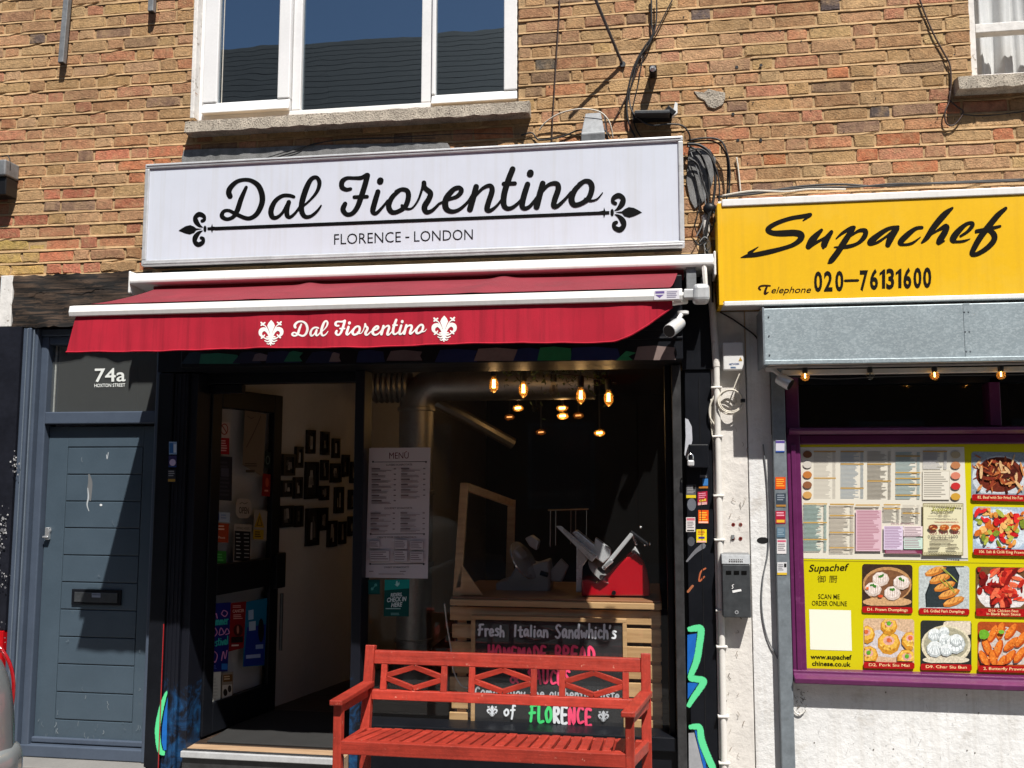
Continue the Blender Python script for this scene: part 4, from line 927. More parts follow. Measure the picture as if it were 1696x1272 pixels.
sticker('sticker', 'orange sticker in the middle of the black right pillar', -.01, 1157, 844, 1174, 866, '#e0541a', [('l',.1,.15,.9,.85,4,'#f7b23c'),('q',.05,.85,.95,.98,'#f3c2a6')], group=G1)
sticker('sticker', 'white sticker with small print on the black right pillar', -.01, 1137, 856, 1152, 880, '#d9d4d2', [('q',.05,.05,.95,.22,'#c46a78'),('l',.12,.3,.88,.8,4,'#8a8588'),('q',.1,.86,.9,.95,'#444')], group=G1)
sticker('sticker', 'bright yellow sticker, lowest on the black right pillar', -.01, 1154, 876, 1171, 898, '#e8cf1c', [('l',.12,.1,.88,.45,3,'#c0482c'),('q',.2,.55,.8,.7,'#3d2f86'),('q',.05,.85,.95,.98,'#e8b4a4')], group=G1)
sticker('sticker', 'torn dark blue sticker at the top of the black right pillar', -.01, 1158, 785, 1173, 808, '#20242c', [('q',.4,.3,1,.8,'#3c78b8'),('q',0,.85,1,1,'#b07030'),('l',.1,.05,.9,.25,2,'#8d8d90')], group=G1)
sticker('sticker', 'light blue and white sticker on the left black pillar', -.03, 280.5, 733, 293.5, 754, '#8aa6c8', [('q',.05,.1,.55,.9,'#3d6ea8'),('q',.6,.2,.95,.85,'#c9d6e4')], group=G1)
sticker('sticker', 'purple and white sticker on the left black pillar', -.03, 280, 756, 293, 775, '#3e3a66', [('e',.5,.6,.4,.3,'#c9b9d8'),('q',0,.9,1,1,'#2e4a8a')], group=G1)
sticker('sticker', 'grey and gold sticker, lowest on the left black pillar', -.03, 278.5, 779, 291.5, 800, '#33343a', [('l',.1,.1,.9,.6,3,'#8d8d90'),('q',.05,.75,.95,.95,'#a8843c')], group=G1)
# lock box and shutter switch on the right pillar
x0, x1, z0, z1 = R(1141, 735, 1174, 774, -.06); sw = thing('shutter_switch', 'black shutter switch box with hanging padlock on the right pillar', 'switch box', (x0, -.03, z0))
box(x0, x1, -.07, -.012, z0, z1).build('case', M['blackpaint'], sw, bevel=.005)
p = at(1144, 764, -.10); box(p.x-.016, p.x+.018, -.11, -.09, p.z-.022, p.z+.008).build('padlock', M['alu'], sw, bevel=.006)
MB().tube(smooth_path([(p.x-.013, -.10, p.z+.01), (p.x-.012, -.10, p.z+.03), (p.x, -.10, p.z+.04), (p.x+.012, -.10, p.z+.03), (p.x+.013, -.10, p.z+.01)]), .003, 6).build('shackle', M['chrome'], sw)

# ================================================================== open glazed shop door
HO = Vector((-2.492, .155, 0)); HE = Vector((-2.335, .80, 0)); HD = (HE-HO).normalized(); HNm = Vector((HD.y, -HD.x, 0)); HL = (HE-HO).length
sd = thing('shop_door', 'black framed glass shop door standing open inwards, covered in notices', 'door', HO)
def dbox(u0, u1, z0, z1, t0, t1):
    q = [HO + HD*u0 + HNm*t0, HO + HD*u1 + HNm*t0, HO + HD*u1 + HNm*t1, HO + HD*u0 + HNm*t1]
    return MB().prism([(a.x, a.y, z0) for a in q], (0, 0, z1-z0))
f = MB(); st_w = .085
for u0, u1, z0, z1 in ((0, st_w, .13, 2.10), (HL-st_w, HL, .13, 2.10), (st_w, HL-st_w, 1.985, 2.10), (st_w, HL-st_w, .90, 1.075), (st_w, HL-st_w, .13, .30)):
    b_ = dbox(u0, u1, z0, z1, -.045, .0); f.add(b_.v, b_.f)
f.build('frame', M['blackpaint'], sd, bevel=.005)
dbox(st_w, HL-st_w, 1.076, 1.984, -.026, -.020).build('pane', M['pane'], sd); dbox(st_w, HL-st_w, .301, .899, -.026, -.020).build('pane', M['pane'], sd)
dbox(HL-.06, HL+.035, .88, 1.10, -.05, .03).build('lock_case', M['blackpaint'], sd, bevel=.006)
MB().tube([HO + HD*(HL-.03) + HNm*.05 + Vector((0, 0, z_)) for z_ in (.5, .85)], .012, 8).build('pull_handle', M['iron'], sd)
box(-2.50, -2.30, .12, .17, 2.06, 2.11).build('door_closer', M['blackpaint'], sd, bevel=.004)
DO, DN = HO + HNm*(-.0195), HNm
G2 = 'notices on the open shop door'
def dz(x, y): return (340 + x/4.243, 650 + y/4.243)
def notice(name, label, pts, base, fn, cat='notice'):
    pr = Print(0, DO, DN, base=.001); pr.poly(pts, base); fn(pr)
    return tag(pr.build(name, None, 'printmatt'), label, cat, G2)
def f_(pr): pr.ell(371.5, 712, 6.3, 9.5, '#8c2a22'); pr.ell(371.5, 712, 4.9, 7.8, '#b9a49c'); pr.stroke([(367.5,705.5),(375.5,718.5)], 1.5, '#8c2a22', n=2); pr.quad(361.5, 726, 379.5, 753, '#a01522', 1); pr.lines(364, 730, 377, 750, 5, '#d9a0a0', .6)
notice('notice', 'no smoking notice, white over red, high on the open glass door', [(363,699.5),(381,702),(379.5,754.5),(361,751.5)], '#b9a49c', f_)
def f_(pr): pr.lines(364, 765, 382, 825, 9, '#3c3a44', 1); pr.quad(366, 776, 379, 790, '#494552', 1)
notice('poster', 'dark grey faded poster under the no smoking notice on the glass door', [(360,756),(385,758),(384,831),(358.5,829)], '#2c2a33', f_, 'poster')
def f_(pr): pr.quad(358, 851, 363.5, 863, '#2556a0', .4); pr.lines(366, 853, 378, 862, 2, '#7f93b4', .6)
notice('notice', 'small blue and white card on the open glass door', [(356.7,849),(381,850.5),(380.5,866.5),(356.2,865)], '#a8b4c4', f_)
def f_(pr): pr.lines(358, 871, 377, 881, 2, '#e8b49c', .6); pr.text('Please', 362, 893, 373, 893.5, 4, '#f0c8b0', .0)
notice('notice', 'orange notice below the small blue card on the glass door', [(355.5,867),(379.5,868.5),(378.5,900),(354.5,899)], '#a8401e', f_)
def f_(pr): pr.lines(356, 918, 373, 932, 3, '#55b055', .6)
notice('notice', 'green notice just above the black middle rail of the glass door', [(354,913),(375.5,914),(375,934.5),(353.5,934)], '#2f7a2c', f_)
def f_(pr): pr.text('OPEN', 396, 851, 412.5, 852, 10.5, '#171412', .01); pr.stroke([(397,836),(401,833.5),(405,835.5),(410,833.5)], .9, '#3a332e', n=2)
notice('open_sign', 'eight-sided white OPEN sign on the glass door', [(395,826.5),(412,827.5),(416.5,835),(416,851),(411,859.5),(395,858.5),(390.5,851),(391.5,834)], '#a89c92', f_, 'sign')
def f_(pr):
    pr.poly([(389,880),(415.5,881.5),(414.5,931),(388,929.5)], '#17161a'); pr.text('OPENING HOURS', 391, 877.6, 413.5, 879, 4.4, '#2a2624', .0)
    for i in range(7): pr.quad(391, 884.5+i*6.4, 397+(i % 3), 886+i*6.4, '#aaa', .3); pr.quad(404, 884.8+i*6.4, 412.5, 886.3+i*6.4, '#999', .3)
notice('opening_hours', 'black opening hours panel with white border on the glass door', [(388.5,868.5),(416.5,870),(416,933),(387,931.5)], '#a89c92', f_, 'notice')
def f_(pr): pr.poly([(430.5,849),(438,875),(421.5,874)], '#b08a1c'); pr.poly([(430.3,855),(435,872),(425,871.6)], '#4a3a10'); pr.poly([(430.3,858),(433.5,871),(427,870.6)], '#b08a1c'); pr.poly([(420,878),(437,879),(436.5,894.5),(419,893.5)], '#b08f20'); pr.lines(422, 881, 434, 892, 3, '#3a3010', .5)
notice('warning_sign', 'white notice with yellow warning triangle on the glass door', [(421.5,845),(443,847),(441.5,897),(419,895)], '#9a9086', f_, 'sign')
def f_(pr):
    pr.stroke([(408,742),(420,718),(428,700),(432,690)], 1.6, '#584c40', n=2); pr.stroke([(410,690),(416,694),(420,692)], 1.4, '#584c40', n=2); pr.lines(405, 768, 433, 775, 2, '#4e4338', .6); pr.lines(407, 779, 428, 788, 1, '#4e4338', .6)
notice('poster', 'tall beige hand-drawn poster in the upper glass of the open door', [(405.5,680),(441,687),(436,791),(401.5,771)], '#7d6e5e', f_, 'poster')
def f_(pr): pr.ell(443.5, 763, 3.6, 7.5, '#5c6a66'); pr.ell(443.5, 763, 2.4, 5.5, '#16211f')
notice('sticker', 'small dark green round-badge sticker at the free edge of the glass door', [(438.5,748),(449.5,750),(449,777.5),(437.5,776)], '#16211f', f_, 'sticker')
def f_(pr): pr.ell(442.5, 800, 3, 8, '#c0503a'); pr.lines(438, 812, 447, 818, 1, '#d88a78', .3)
notice('sticker', 'red sticker below the green badge at the edge of the glass door', [(435.5,785),(450,787),(449,824),(433.5,822)], '#8a1c16', f_, 'sticker')
def f_(pr):
    C1, C2 = '#2fb0a8', '#c884c0'
    hand(pr, 'Summer', 349, 1037, 379, 1034, 13, 1.7, C1, 3); hand(pr, 'Festival', 347, 1072, 378, 1068, 13, 1.7, C1, 5)
    for q in () and ([(350,1031),(353,1028),(352,1036),(356,1030),(358,1037),(361,1030),(364,1036),(368,1029),(371,1036),(376,1029)], [(349,1069),(352,1061),(355,1072),(358,1062),(361,1071),(364,1060),(366,1070),(370,1060),(373,1068),(376,1058)]): pr.stroke(q, 2.1, C1, n=2)
    for q in ([(366,1018),(370,1012),(376,1016),(372,1022),(366,1018)], [(354,1024),(357,1017),(359,1025)], [(351,1045),(354,1040),(359,1048),(354,1055),(351,1047)], [(362,1052),(365,1041),(370,1050),(363,1053)], [(371,1050),(375,1042),(379,1049),(373,1052)], [(346,1083),(352,1079),(359,1086),(355,1098),(349,1086)], [(366,1095),(369,1080),(372,1092),(375,1078)]): pr.stroke(q, 1.6, C2, n=2)
    pr.lines(347, 1103, 360, 1110, 3, '#4a5ab0', -.3); pr.quad(366, 1100, 376, 1110, '#2a6ab8')
notice('poster', 'dark blue festival poster with pink and teal scribbled lettering on the door', [(349.5,1001),(383,998.5),(378,1113),(344,1114.5)], '#131a6a', f_, 'poster')
def f_(pr):
    pr.text('CANCER', 386, 1016, 405, 1014.5, 5, '#d8a8a0', .02); pr.lines(386, 1004, 405, 1009, 2, '#c88a86', -.8); pr.lines(387, 1019, 405, 1028, 3, '#c88a86', -.8); pr.ell(395, 1045, 8, 10, '#3d0a0c'); pr.ell(394.5, 1044, 2, 7, '#a86a5a'); pr.quad(383.5, 1056, 403, 1066, '#1d0809', -1.2); pr.lines(384, 1069, 401, 1074, 1, '#d8c0b8', -.8)
notice('poster', 'dark red poster between two blue posters on the lower door glass', [(383,1000),(408.5,997),(404.5,1074),(379.5,1080.5)], '#7c1016', f_, 'poster')
def f_(pr):
    pr.poly([(410,1040),(441,1035),(438,1102),(404,1105)], '#15308c'); pr.quad(412, 1012, 420.5, 1028, '#9ab8d8', -1.5); pr.quad(413, 1031, 424, 1046, '#a8c0dc', -1.5); pr.ell(433, 1045, 5, 20, '#0a0d1a'); pr.quad(424, 1069, 436.5, 1076, '#8aa2d0', -1); pr.quad(408, 1086, 432, 1092, '#9aaedc', -2)
notice('poster', 'blue and teal concert poster nearest the free edge of the door', [(408.5,998),(443.5,991),(438.5,1103),(403,1105.5)], '#126a94', f_, 'poster')
def f_(pr): pr.lines(345, 1125, 364, 1190, 12, '#b8bcb6', -.6)
notice('notice', 'white sheet of paper in the lower corner of the open door', [(344.5,1116),(367,1113.5),(365.5,1193.5),(340.5,1204)], '#c9cdc6', f_, 'notice')
def f_(pr): pr.quad(370.5, 1119, 386, 1131, '#6a4a28', -1.5); pr.lines(372, 1121, 385, 1129, 2, '#c8b090', -1); pr.quad(369, 1136, 385, 1160, '#c4beb4', -1.5); pr.ell(374, 1148, 3.5, 6, '#26221f'); pr.ell(381, 1142, 3, 6, '#332e2a')
notice('leaflet', 'small brown leaflet beside the white sheet on the open door', [(369.5,1116),(387.5,1113),(386,1170.5),(367,1176.5)], '#8a8074', f_, 'leaflet')

# ================================================================== photographs on the inner wall
FR = [(858,520,905,662),(945,530,990,670),(1013,570,1053,688),(790,620,832,748),(713,665,783,795),(1073,668,1112,800),(1122,710,1160,838),(850,712,925,935),(945,700,985,822),(1003,720,1063,835),(708,823,770,922),(780,803,828,932),(937,855,988,942),(1027,862,1077,1020),(1112,878,1148,995),(703,975,775,1105),(787,975,833,1103),(855,990,930,1215),(937,987,982,1123),(985,1065,1037,1222),(1055,1070,1092,1205),(1110,1038,1145,1155)]
ORD = ['first', 'second', 'third', 'fourth', 'fifth', 'sixth', 'seventh', 'eighth', 'ninth']
rows = [[f for f in FR if f[1] < 600], [f for f in FR if 600 <= f[1] < 722], [f for f in FR if 722 <= f[1] < 900], [f for f in FR if f[1] >= 900]]
WO = WA + WN*.002
for ri, row in enumerate(rows):
    for ci, (a, b, c, e) in enumerate(sorted(row)):
        a, c = 270 + a/3.634, 270 + c/3.634; b, e = 570 + b/3.634, 570 + e/3.634
        p, q = hit(a, (b+e)/2, WO, WN), hit(c, (b+e)/2, WO, WN); zt_, zb_ = hit((a+c)/2, b, WO, WN).z, hit((a+c)/2, e, WO, WN).z
        ln = (q-p).length; t_ = .018
        pf = thing('picture_frame', '%s black framed photograph from the door in the %s row on the cream wall' % (ORD[ci], ('top', 'upper middle', 'lower middle', 'bottom')[ri]), 'picture', (p.x, p.y, zb_), 'photographs on the cream wall')
        m1 = MB()
        for u0, u1, w0, w1 in ((0, ln, zb_, zb_+t_), (0, ln, zt_-t_, zt_), (0, t_, zb_+t_, zt_-t_), (ln-t_, ln, zb_+t_, zt_-t_)):
            m1.prism([p + WD*u0 + Vector((0,0,w0-p.z)), p + WD*u1 + Vector((0,0,w0-p.z)), p + WD*u1 + Vector((0,0,w1-p.z)), p + WD*u0 + Vector((0,0,w1-p.z))], WN*.022)
        m1.build('frame', M['black'], pf)
        m2 = MB(); rq = random.Random(ri*10+ci); cz = (zt_+zb_)/2
        m2.col = (.03, .028, .026, 1); m2.prism([p + WD*t_ + Vector((0,0,zb_+t_-p.z)), p + WD*(ln-t_) + Vector((0,0,zb_+t_-p.z)), p + WD*(ln-t_) + Vector((0,0,zt_-t_-p.z)), p + WD*t_ + Vector((0,0,zt_-t_-p.z))], WN*.008)
        for _ in range(3):
            gcol = rq.choice([.12, .25, .42, .5]); m2.col = (gcol, gcol*.92, gcol*.85, 1); u_ = ln*rq.uniform(.3, .7); w_ = ln*rq.uniform(.08, .2); hh = (zt_-zb_)*rq.uniform(.08, .28); zc_ = cz + rq.uniform(-.15, .15)*(zt_-zb_)
            m2.prism([p + WD*(u_-w_) + Vector((0,0,zc_-hh-p.z)) + WN*.009, p + WD*(u_+w_) + Vector((0,0,zc_-hh-p.z)) + WN*.009, p + WD*(u_+w_*.6) + Vector((0,0,zc_+hh-p.z)) + WN*.009, p + WD*(u_-w_*.6) + Vector((0,0,zc_+hh-p.z)) + WN*.009], WN*.001)
        m2.build('photo', M['printmatt'], pf)

# ================================================================== inside the shop window
CY = .175; CT = .930
ct = thing('counter', 'wooden counter clad in pale horizontal boards behind the shop window', 'counter', (-.5, .6, FZ))
for i in range(8):
    z1_ = CT - .055 - i*.094; z0_ = z1_ - .074
    if z0_ < FZ: break
    box(-1.09 + .012*(i % 2), .055, CY+.03, CY+.05, z0_, z1_).build('plank', M['pine'], ct, bevel=.003)
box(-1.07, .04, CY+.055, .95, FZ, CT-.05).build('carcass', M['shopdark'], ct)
for x in (-1.05, -.48, .0): box(x, x+.05, CY+.045, CY+.056, FZ, CT-.05).build('batten', M['pine'], ct)
box(-1.085, .060, CY, .98, CT-.045, CT-.012).build('top_board', M['pine'], ct, bevel=.004)
box(-1.08, .058, CY+.012, .98, CT-.0115, CT).build('worktop', M['darkwood'], ct, bevel=.003)
# chalkboard leaning on the counter
x0, x1, z0, z1 = R(781, 1022, 1040, 1222, CY-.02); ck = thing('chalkboard', 'black chalkboard with hand-painted Fresh Italian Sandwhich\'s lettering behind the bench', 'chalkboard', ((x0+x1)/2, CY, z0))
box(x0+.015, x1-.015, CY-.012, CY+.010, z0+.015, z1-.015).build('board', M['chalk'], ck)
f = MB(); t_ = .022
for a, b, c, e in ((x0, x1, z1-t_, z1), (x0, x1, z0, z0+t_), (x0, x0+t_, z0+t_, z1-t_), (x1-t_, x1, z0+t_, z1-t_)): f.box(a, b, CY-.022, CY+.012, c, e)
f.build('frame', M['pine'], ck, bevel=.003)
pr = Print(CY-.012, base=.001, step=.00006)
def zk(x, y): return (780 + x/6.281, 1020 + y/6.281)
Wc, Pc = '#e9edf2', '#ff4f7a'
def hk(t, x0, y0, x1, y1, h, w, c, seed, cols=None): a, b = zk(x0, y0), zk(x1, y1); hand(pr, t, *a, *b, h/6.281, w/6.281, c, seed, cols)
hk('Fresh', 80, 205, 365, 212, 118, 22, Wc, 2); hk('Italian', 455, 212, 820, 220, 118, 22, Wc, 3); hk("Sandwhich's", 885, 220, 1530, 236, 135, 23, Wc, 4)
hk('HOMEMADE', 185, 455, 800, 470, 140, 26, Pc, 5); hk('BREAD', 880, 470, 1310, 480, 150, 28, Pc, 6)
hk('&', 410, 690, 520, 690, 120, 24, Pc, 7); hk('SAUCES', 600, 695, 1050, 705, 140, 26, Pc, 8)
hk('Come enjoy the authentic taste', 50, 830, 1560, 870, 95, 16, '#b9bcc2', 9)
hk('of', 350, 1035, 480, 1040, 110, 22, Wc, 10)
hk('FLORENCE', 620, 1095, 1275, 1128, 165, 30, Wc, 12, ['#46e07a']*3 + ['#e9edf2']*2 + [Pc]*3)
a = zk(232, 985); fleur(pr, a[0], a[1], 9.2, '#e4e8ee'); a = zk(1388, 1035); fleur(pr, a[0], a[1], 9.2, '#c4c8ce')
pr.build('lettering', ck, 'printmatt')
# sneeze-guard frame on the counter
sg = thing('wooden_guard', 'pale wooden guard frame standing at the left end of the counter', 'frame', (-1.05, .6, CT))
a0, a1 = at(758, 985, .24), at(770, 800, .24); b0 = at(846, 985, .72); b1 = at(848, 828, .72)
sgm = MB(); sgm.bar((a0.x, .24, CT), a1, .045, .03, (0, 1, 0)); sgm.build('post', M['pine'], sg, bevel=.003)
MB().bar((b0.x-.005, .72, CT), b1, .045, .03, (0, 1, 0)).build('post', M['pine'], sg, bevel=.003)
MB().bar(a1 + Vector((0, 0, -.018)), b1 + Vector((0, 0, -.02)), .03, .042).build('rail', M['pine'], sg, bevel=.003)
MB().prism([at(765, 935, .225), at(800, 986, .225), at(752, 986, .225)], (0, .02, 0)).build('gusset', M['pine'], sg, bevel=.003)
q = [a0 + Vector((0, .005, .0)), b0 + Vector((0, 0, .0)), b1, a1]; MB().prism([(v.x+.003, v.y, max(v.z, CT)) for v in q], (.004, 0, 0)).build('pane', M['pane'], sg)
# red slicer
def zs(x, y): return (740 + x/3.8545, 780 + y/3.8545)
def sp(pts, Y): return [at(*zs(x, y), Y-.11) for x, y in pts]
p = at(*zs(1100, 790), .42); sl = thing('meat_slicer', 'glossy red meat slicer with polished steel carriage on the counter', 'slicer', (p.x, .5, CT))
body = [(862,798),(862,700),(900,692),(965,712),(1030,655),(1110,585),(1188,518),(1222,528),(1258,568),(1284,640),(1300,730),(1303,798)]
MB().prism(sp(body, .40), (0, .22, 0)).build('body', M['slicer_red'], sl, bevel=.034, seg=5, smooth=True)
MB().prism(sp([(1178,520),(1205,480),(1245,545),(1225,560)], .43), (0, .10, 0)).build('collar', M['steelbright'], sl, bevel=.006)
MB().prism(sp([(698,352),(730,352),(965,540),(930,580),(905,560)], .37), (0, .03, 0)).build('table_plate', M['steelbright'], sl, bevel=.004)
MB().prism(sp([(800,395),(830,378),(945,470),(950,425),(1048,500),(1050,545),(1000,590),(960,560)], .38), (0, .09, 0)).build('carriage', M['steelbright'], sl, bevel=.006)
MB().bar(*sp([(1000,625),(1190,392)], .35), .03, .022).build('arm', M['steelbright'], sl, bevel=.005)
MB().bar(*sp([(1175,385),(1290,470)], .36), .05, .018).build('pusher', M['blackpaint'], sl, bevel=.006)
for x_, y_ in ((1240,358),(1268,468),(1300,464)): MB().sphere(at(*zs(x_, y_), .235), .008, 6).build('knob', M['chrome'], sl, smooth='all')
MB().prism(sp([(830,470),(905,560),(870,610),(862,775),(828,775)], .45), (0, .02, 0)).build('blade_guard', M['steelbright'], sl, bevel=.006)
MB().lathe(at(*zs(985, 640), .34), [(.001, 0), (.085, .001), (.09, .006), (.05, .014)], (.62, -.35, .70), 32).build('blade', M['chrome'], sl, smooth=True)
MB().lathe(at(*zs(985, 640), .325), [(.026, 0), (.024, .012), (.008, .016)], (.62, -.35, .70), 16).build('blade_hub', M['blackpaint'], sl, smooth=True)
for q_ in ((890, 797), (1275, 799)): MB().lathe(at(*zs(*q_), .33), [(.014, 0), (.012, -.012)], (0, 0, 1), 10).build('foot', M['rubber'], sl, smooth=True)
MB().bar(*sp([(745,372),(955,545)], .345), .010, .012).build('table_lip', M['chrome'], sl)
MB().bar(*sp([(1010,612),(1060,570)], .335), .022, .02).build('arm_joint', M['chrome'], sl, bevel=.004)
MB().tube(sp([(1188,400),(1215,470)], .36), .008, 8).build('arm_pivot', M['chrome'], sl)
MB().lathe(at(*zs(1070, 775), .285), [(.012, 0), (.012, -.02)], (0, 1, 0), 10).build('knob', M['blackpaint'], sl, smooth=True)
# grey slicer behind
p = at(*zs(530, 770), .65); sl = thing('meat_slicer', 'grey meat slicer standing in the shade on the counter', 'slicer', (p.x, .7, CT))
MB().prism(sp([(315,795),(315,715),(400,690),(470,560),(560,600),(650,570),(665,700),(660,795)], .62), (0, .2, 0)).build('body', M['slicer_grey'], sl, bevel=.012, smooth=True)
MB().prism(sp([(500,430),(540,412),(590,450),(575,510),(530,480)], .60), (0, .1, 0)).build('grip_housing', M['slicer_grey'], sl, bevel=.008)
MB().lathe(at(*zs(490, 575), .50), [(.001, 0), (.12, .002), (.12, .012), (.05, .03)], (.8, -.3, .5), 28).build('blade', M['chrome'], sl, smooth=True)
MB().prism(sp([(660,640),(730,560),(780,610),(735,710),(665,705)], .66), (0, .05, 0)).build('meat_table', M['slicer_grey'], sl, bevel=.006)
MB().tube(sp([(600,650),(650,665)], .60), .014, 8).build('knob', M['blackpaint'], sl)
# chrome stand behind
MB().tube([(.0, 0, 0), (0, 0, .01)], .01)
sdn = thing('steel_rack', 'thin steel rack standing behind the slicers', 'rack', (at(912, 880, .9).x, .9, CT))
for x_ in (912, 921, 946, 954, 972): MB().tube([at(x_, 905 - (x_ % 4)*2, .9), at(x_+.5, 845, .9)], .004, 6).build('rod', M['chrome'], sdn)
MB().tube([at(908, 845, .9), at(975, 843, .9)], .005, 6).build('rail', M['chrome'], sdn)
# ventilation duct
DY = 1.6
dr = .125; c0 = at(690, 700, DY)
dc = thing('ventilation_duct', 'silver ventilation pipe rising behind the menu and turning along the ceiling', 'duct', (c0.x, DY, FZ))
zt_ = at(690, 632, DY).z
path = [(c0.x, DY, FZ+.02), (c0.x, DY, zt_-.20)] + [(c0.x + .18*(1-math.cos(t)), DY, zt_-.20+.18*math.sin(t)) for t in [i*math.pi/2/8 for i in range(1, 9)]] + [(at(985, 632, DY).x, DY, zt_-.02)]
MB().tube(path, dr, 24).build('pipe', M['duct'], dc, smooth=True)
for z_ in (.42, .95, 1.45, zt_-.22): MB().lathe((c0.x, DY, z_), [(dr+.001, 0), (dr+.012, .004), (dr+.012, .028), (dr+.001, .032)], n=24).build('pipe_collar', M['duct'], dc, smooth=True)
rg = MB(); rg.lathe((c0.x, DY-.02, FZ+.02), [(dr+.03, 0), (dr+.025, .16), (dr+.005, .24)], n=24); rg.build('foot', M['duct'], dc, smooth=True)
rg = MB()
for i in range(7): rg.lathe((c0.x-.05-.04*i, DY, zt_-.03), [(dr-.01, 0), (dr+.004, .015), (dr-.01, .034)], (-1, 0, 0), n=20)
rg.build('flexible_hose', M['duct'], dc, smooth=True)
MB().tube([at(610, 640, 2.4), at(700, 655, 2.4), at(770, 690, 2.5), at(850, 735, 2.7)], .05, 10).build('side_branch', M['duct'], dc, smooth=True)
# pendant filament bulbs
bulbs = [(818,637,.8,1),(867,645,.9,1),(962,655,.8,1),(1008,659,.9,1),(917,645,1.3,0),(858,676,2.2,1),(888,676,2.2,0),(931,676,1.9,1),(932,689,1.9,1),(844,691,2.6,.3),(958,688,2.4,.3),(896,716,2.8,.3),(993,717,2.2,1)]
desc = ['leftmost large', 'second large', 'third large', 'rightmost large', 'unlit', 'small round', 'small unlit', 'upper of two stacked', 'lower of two stacked', 'faint orange far-left', 'faint orange middle', 'faint orange lowest', 'low right-hand']
for (x_, y_, Y_, on), ds in zip(bulbs, desc):
    p = at(x_, y_, Y_); big = Y_ < 1.25
    if on == 1:
        lm_ = bpy.data.lights.new('bulb_light', 'POINT'); lm_.energy = .32; lm_.color = (1.0, .58, .24); lm_.shadow_soft_size = .02; lo_ = bpy.data.objects.new('bulb_light', lm_); COL.objects.link(lo_); lo_.location = p + Vector((0, 0, -.075))
    bt = thing('pendant_bulb', '%s filament bulb hanging inside the shop window' % ds, 'light bulb', p, 'filament bulbs hanging in the shop')
    if big or Y_ == 1.3:
        prof = [(.012, .058), (.014, .045), (.026, .02), (.031, -.005), (.026, -.03), (.012, -.045), (.004, -.052)]
        MB().lathe(p, prof, n=14).build('glass', M['amber' if on else 'bulbglass'], bt, smooth=True)
        MB().lathe(p, [(.019, .052), (.021, .06), (.021, .115), (.012, .125)], n=12).build('socket', M['black'], bt, smooth=True)
        fm = MB()
        for i in range(4): a_ = i*math.pi/2; fm.tube([p + Vector((.007*math.cos(a_), .007*math.sin(a_), .032)), p + Vector((.009*math.cos(a_), .009*math.sin(a_), -.022))], .0022, 5)
        fm.build('filament', M['filament' if on else 'worn'], bt)
        MB().tube([p + Vector((0, 0, .12)), Vector((p.x, p.y, 2.5))], .004, 5).build('cord', M['cable'], bt)
    else:
        MB().sphere(p, .033, 8, (1.35, 1, .75) if on else (1, 1, 1)).build('glass', M['amber' if on else 'bulbglass'], bt, smooth='all')
        if on: MB().tube([p + Vector((-.022, 0, 0)), p + Vector((.022, 0, .003))], .009 if on == 1 else .007, 6).build('filament', M['filament' if on == 1 else 'filamentdim'], bt)
        MB().tube([p + Vector((0, .01, .03)), Vector((p.x, p.y+.01, 2.5))], .005, 5).build('cord', M['cable'], bt)
# (lit lamps light the room)
# trailing artificial leaves among the bulbs
gl = thing('leaf_garland', 'dull green trailing leaf garland among the hanging bulbs', 'garland', at(920, 620, 1.05))
rq = random.Random(4); lv = MB()
for i in range(240):
    t_ = rq.random(); c = at(835 + t_*170, 612 + rq.gauss(0, 7) + t_*14 + (abs(rq.gauss(0, 22)) if rq.random() < .35 else 0), 1.08 + rq.uniform(-.06, .1)); s_ = rq.uniform(.010, .022)
    a, b = Vector((rq.uniform(-1,1), rq.uniform(-1,1), rq.uniform(-1,1))).normalized(), Vector((rq.uniform(-1,1), rq.uniform(-1,1), rq.uniform(-1,1))).normalized()
    lv.add([c - a*s_, c + b*s_*.5, c + a*s_, c - b*s_*.5], [(0, 1, 2, 3)])
lv.build('leaves', M['leaf'], gl)['kind'] = 'stuff'
MB().tube(smooth_path([tuple(at(x_, y_, 1.08)) for x_, y_ in ((820, 606), (870, 611), (920, 618), (970, 624), (1020, 634))]), .004, 5).build('wire', M['cable'], gl)
# menus and stickers inside the glass
GY = .118
pr = Print(GY, base=.0025, step=.00012)
pr.poly([(612,742.5),(713.5,741.5),(709.5,958.5),(606.5,957)], '#c9c2c3')
def zm(x, y): return (590 + x/4.1, 730 + y/4.1)
pr.text('MENU', *zm(226, 124), *zm(358, 122), 10.4, '#5c0f1c', .0); pr.stroke([zm(335, 80), zm(345, 74)], 1.2, '#7a1f2c', n=2)
for y_, a, b in ((147, 112, 482), (637, 98, 470), (840, 95, 468)):
    pr.stroke([zm(a+8, y_), zm(b-8, y_-4)], 1.0, '#3a3336', k=1, n=2)
    for x_ in (a+4, b-6): pr.poly([zm(x_-8, y_-2), zm(x_, y_-10), zm(x_+8, y_-3), zm(x_, y_+7)], '#3a3336')
for t_, a, b, y_ in (('CLASSIC SCHIACCIATE', 205, 383, 172), ('GOURMET SCHIACCIATE', 195, 383, 467), ('CREATE YOUR OWN SCHIACCIATA', 148, 413, 664), ('SWEET SCHIACCIATE', 195, 362, 868)): pr.text(t_, *zm(a, y_), *zm(b, y_-3), 3.0, '#4d4346', .0)
k_ = 0
for bx, n_, y0_ in ((108, 7, 190), (308, 6, 188), (103, 4, 490), (306, 4, 488)):
    for i in range(n_):
        y_ = y0_ + i*36; k_ += 1
        pr.quad(*zm(bx, y_), *zm(bx+40+(k_*17 % 30), y_+7), '#6e5f62'); pr.lines(*zm(bx, y_+12), *zm(bx+140, y_+28), 2, '#94888a', seed=k_); pr.quad(*zm(bx+150, y_), *zm(bx+165, y_+6), '#6e5f62')
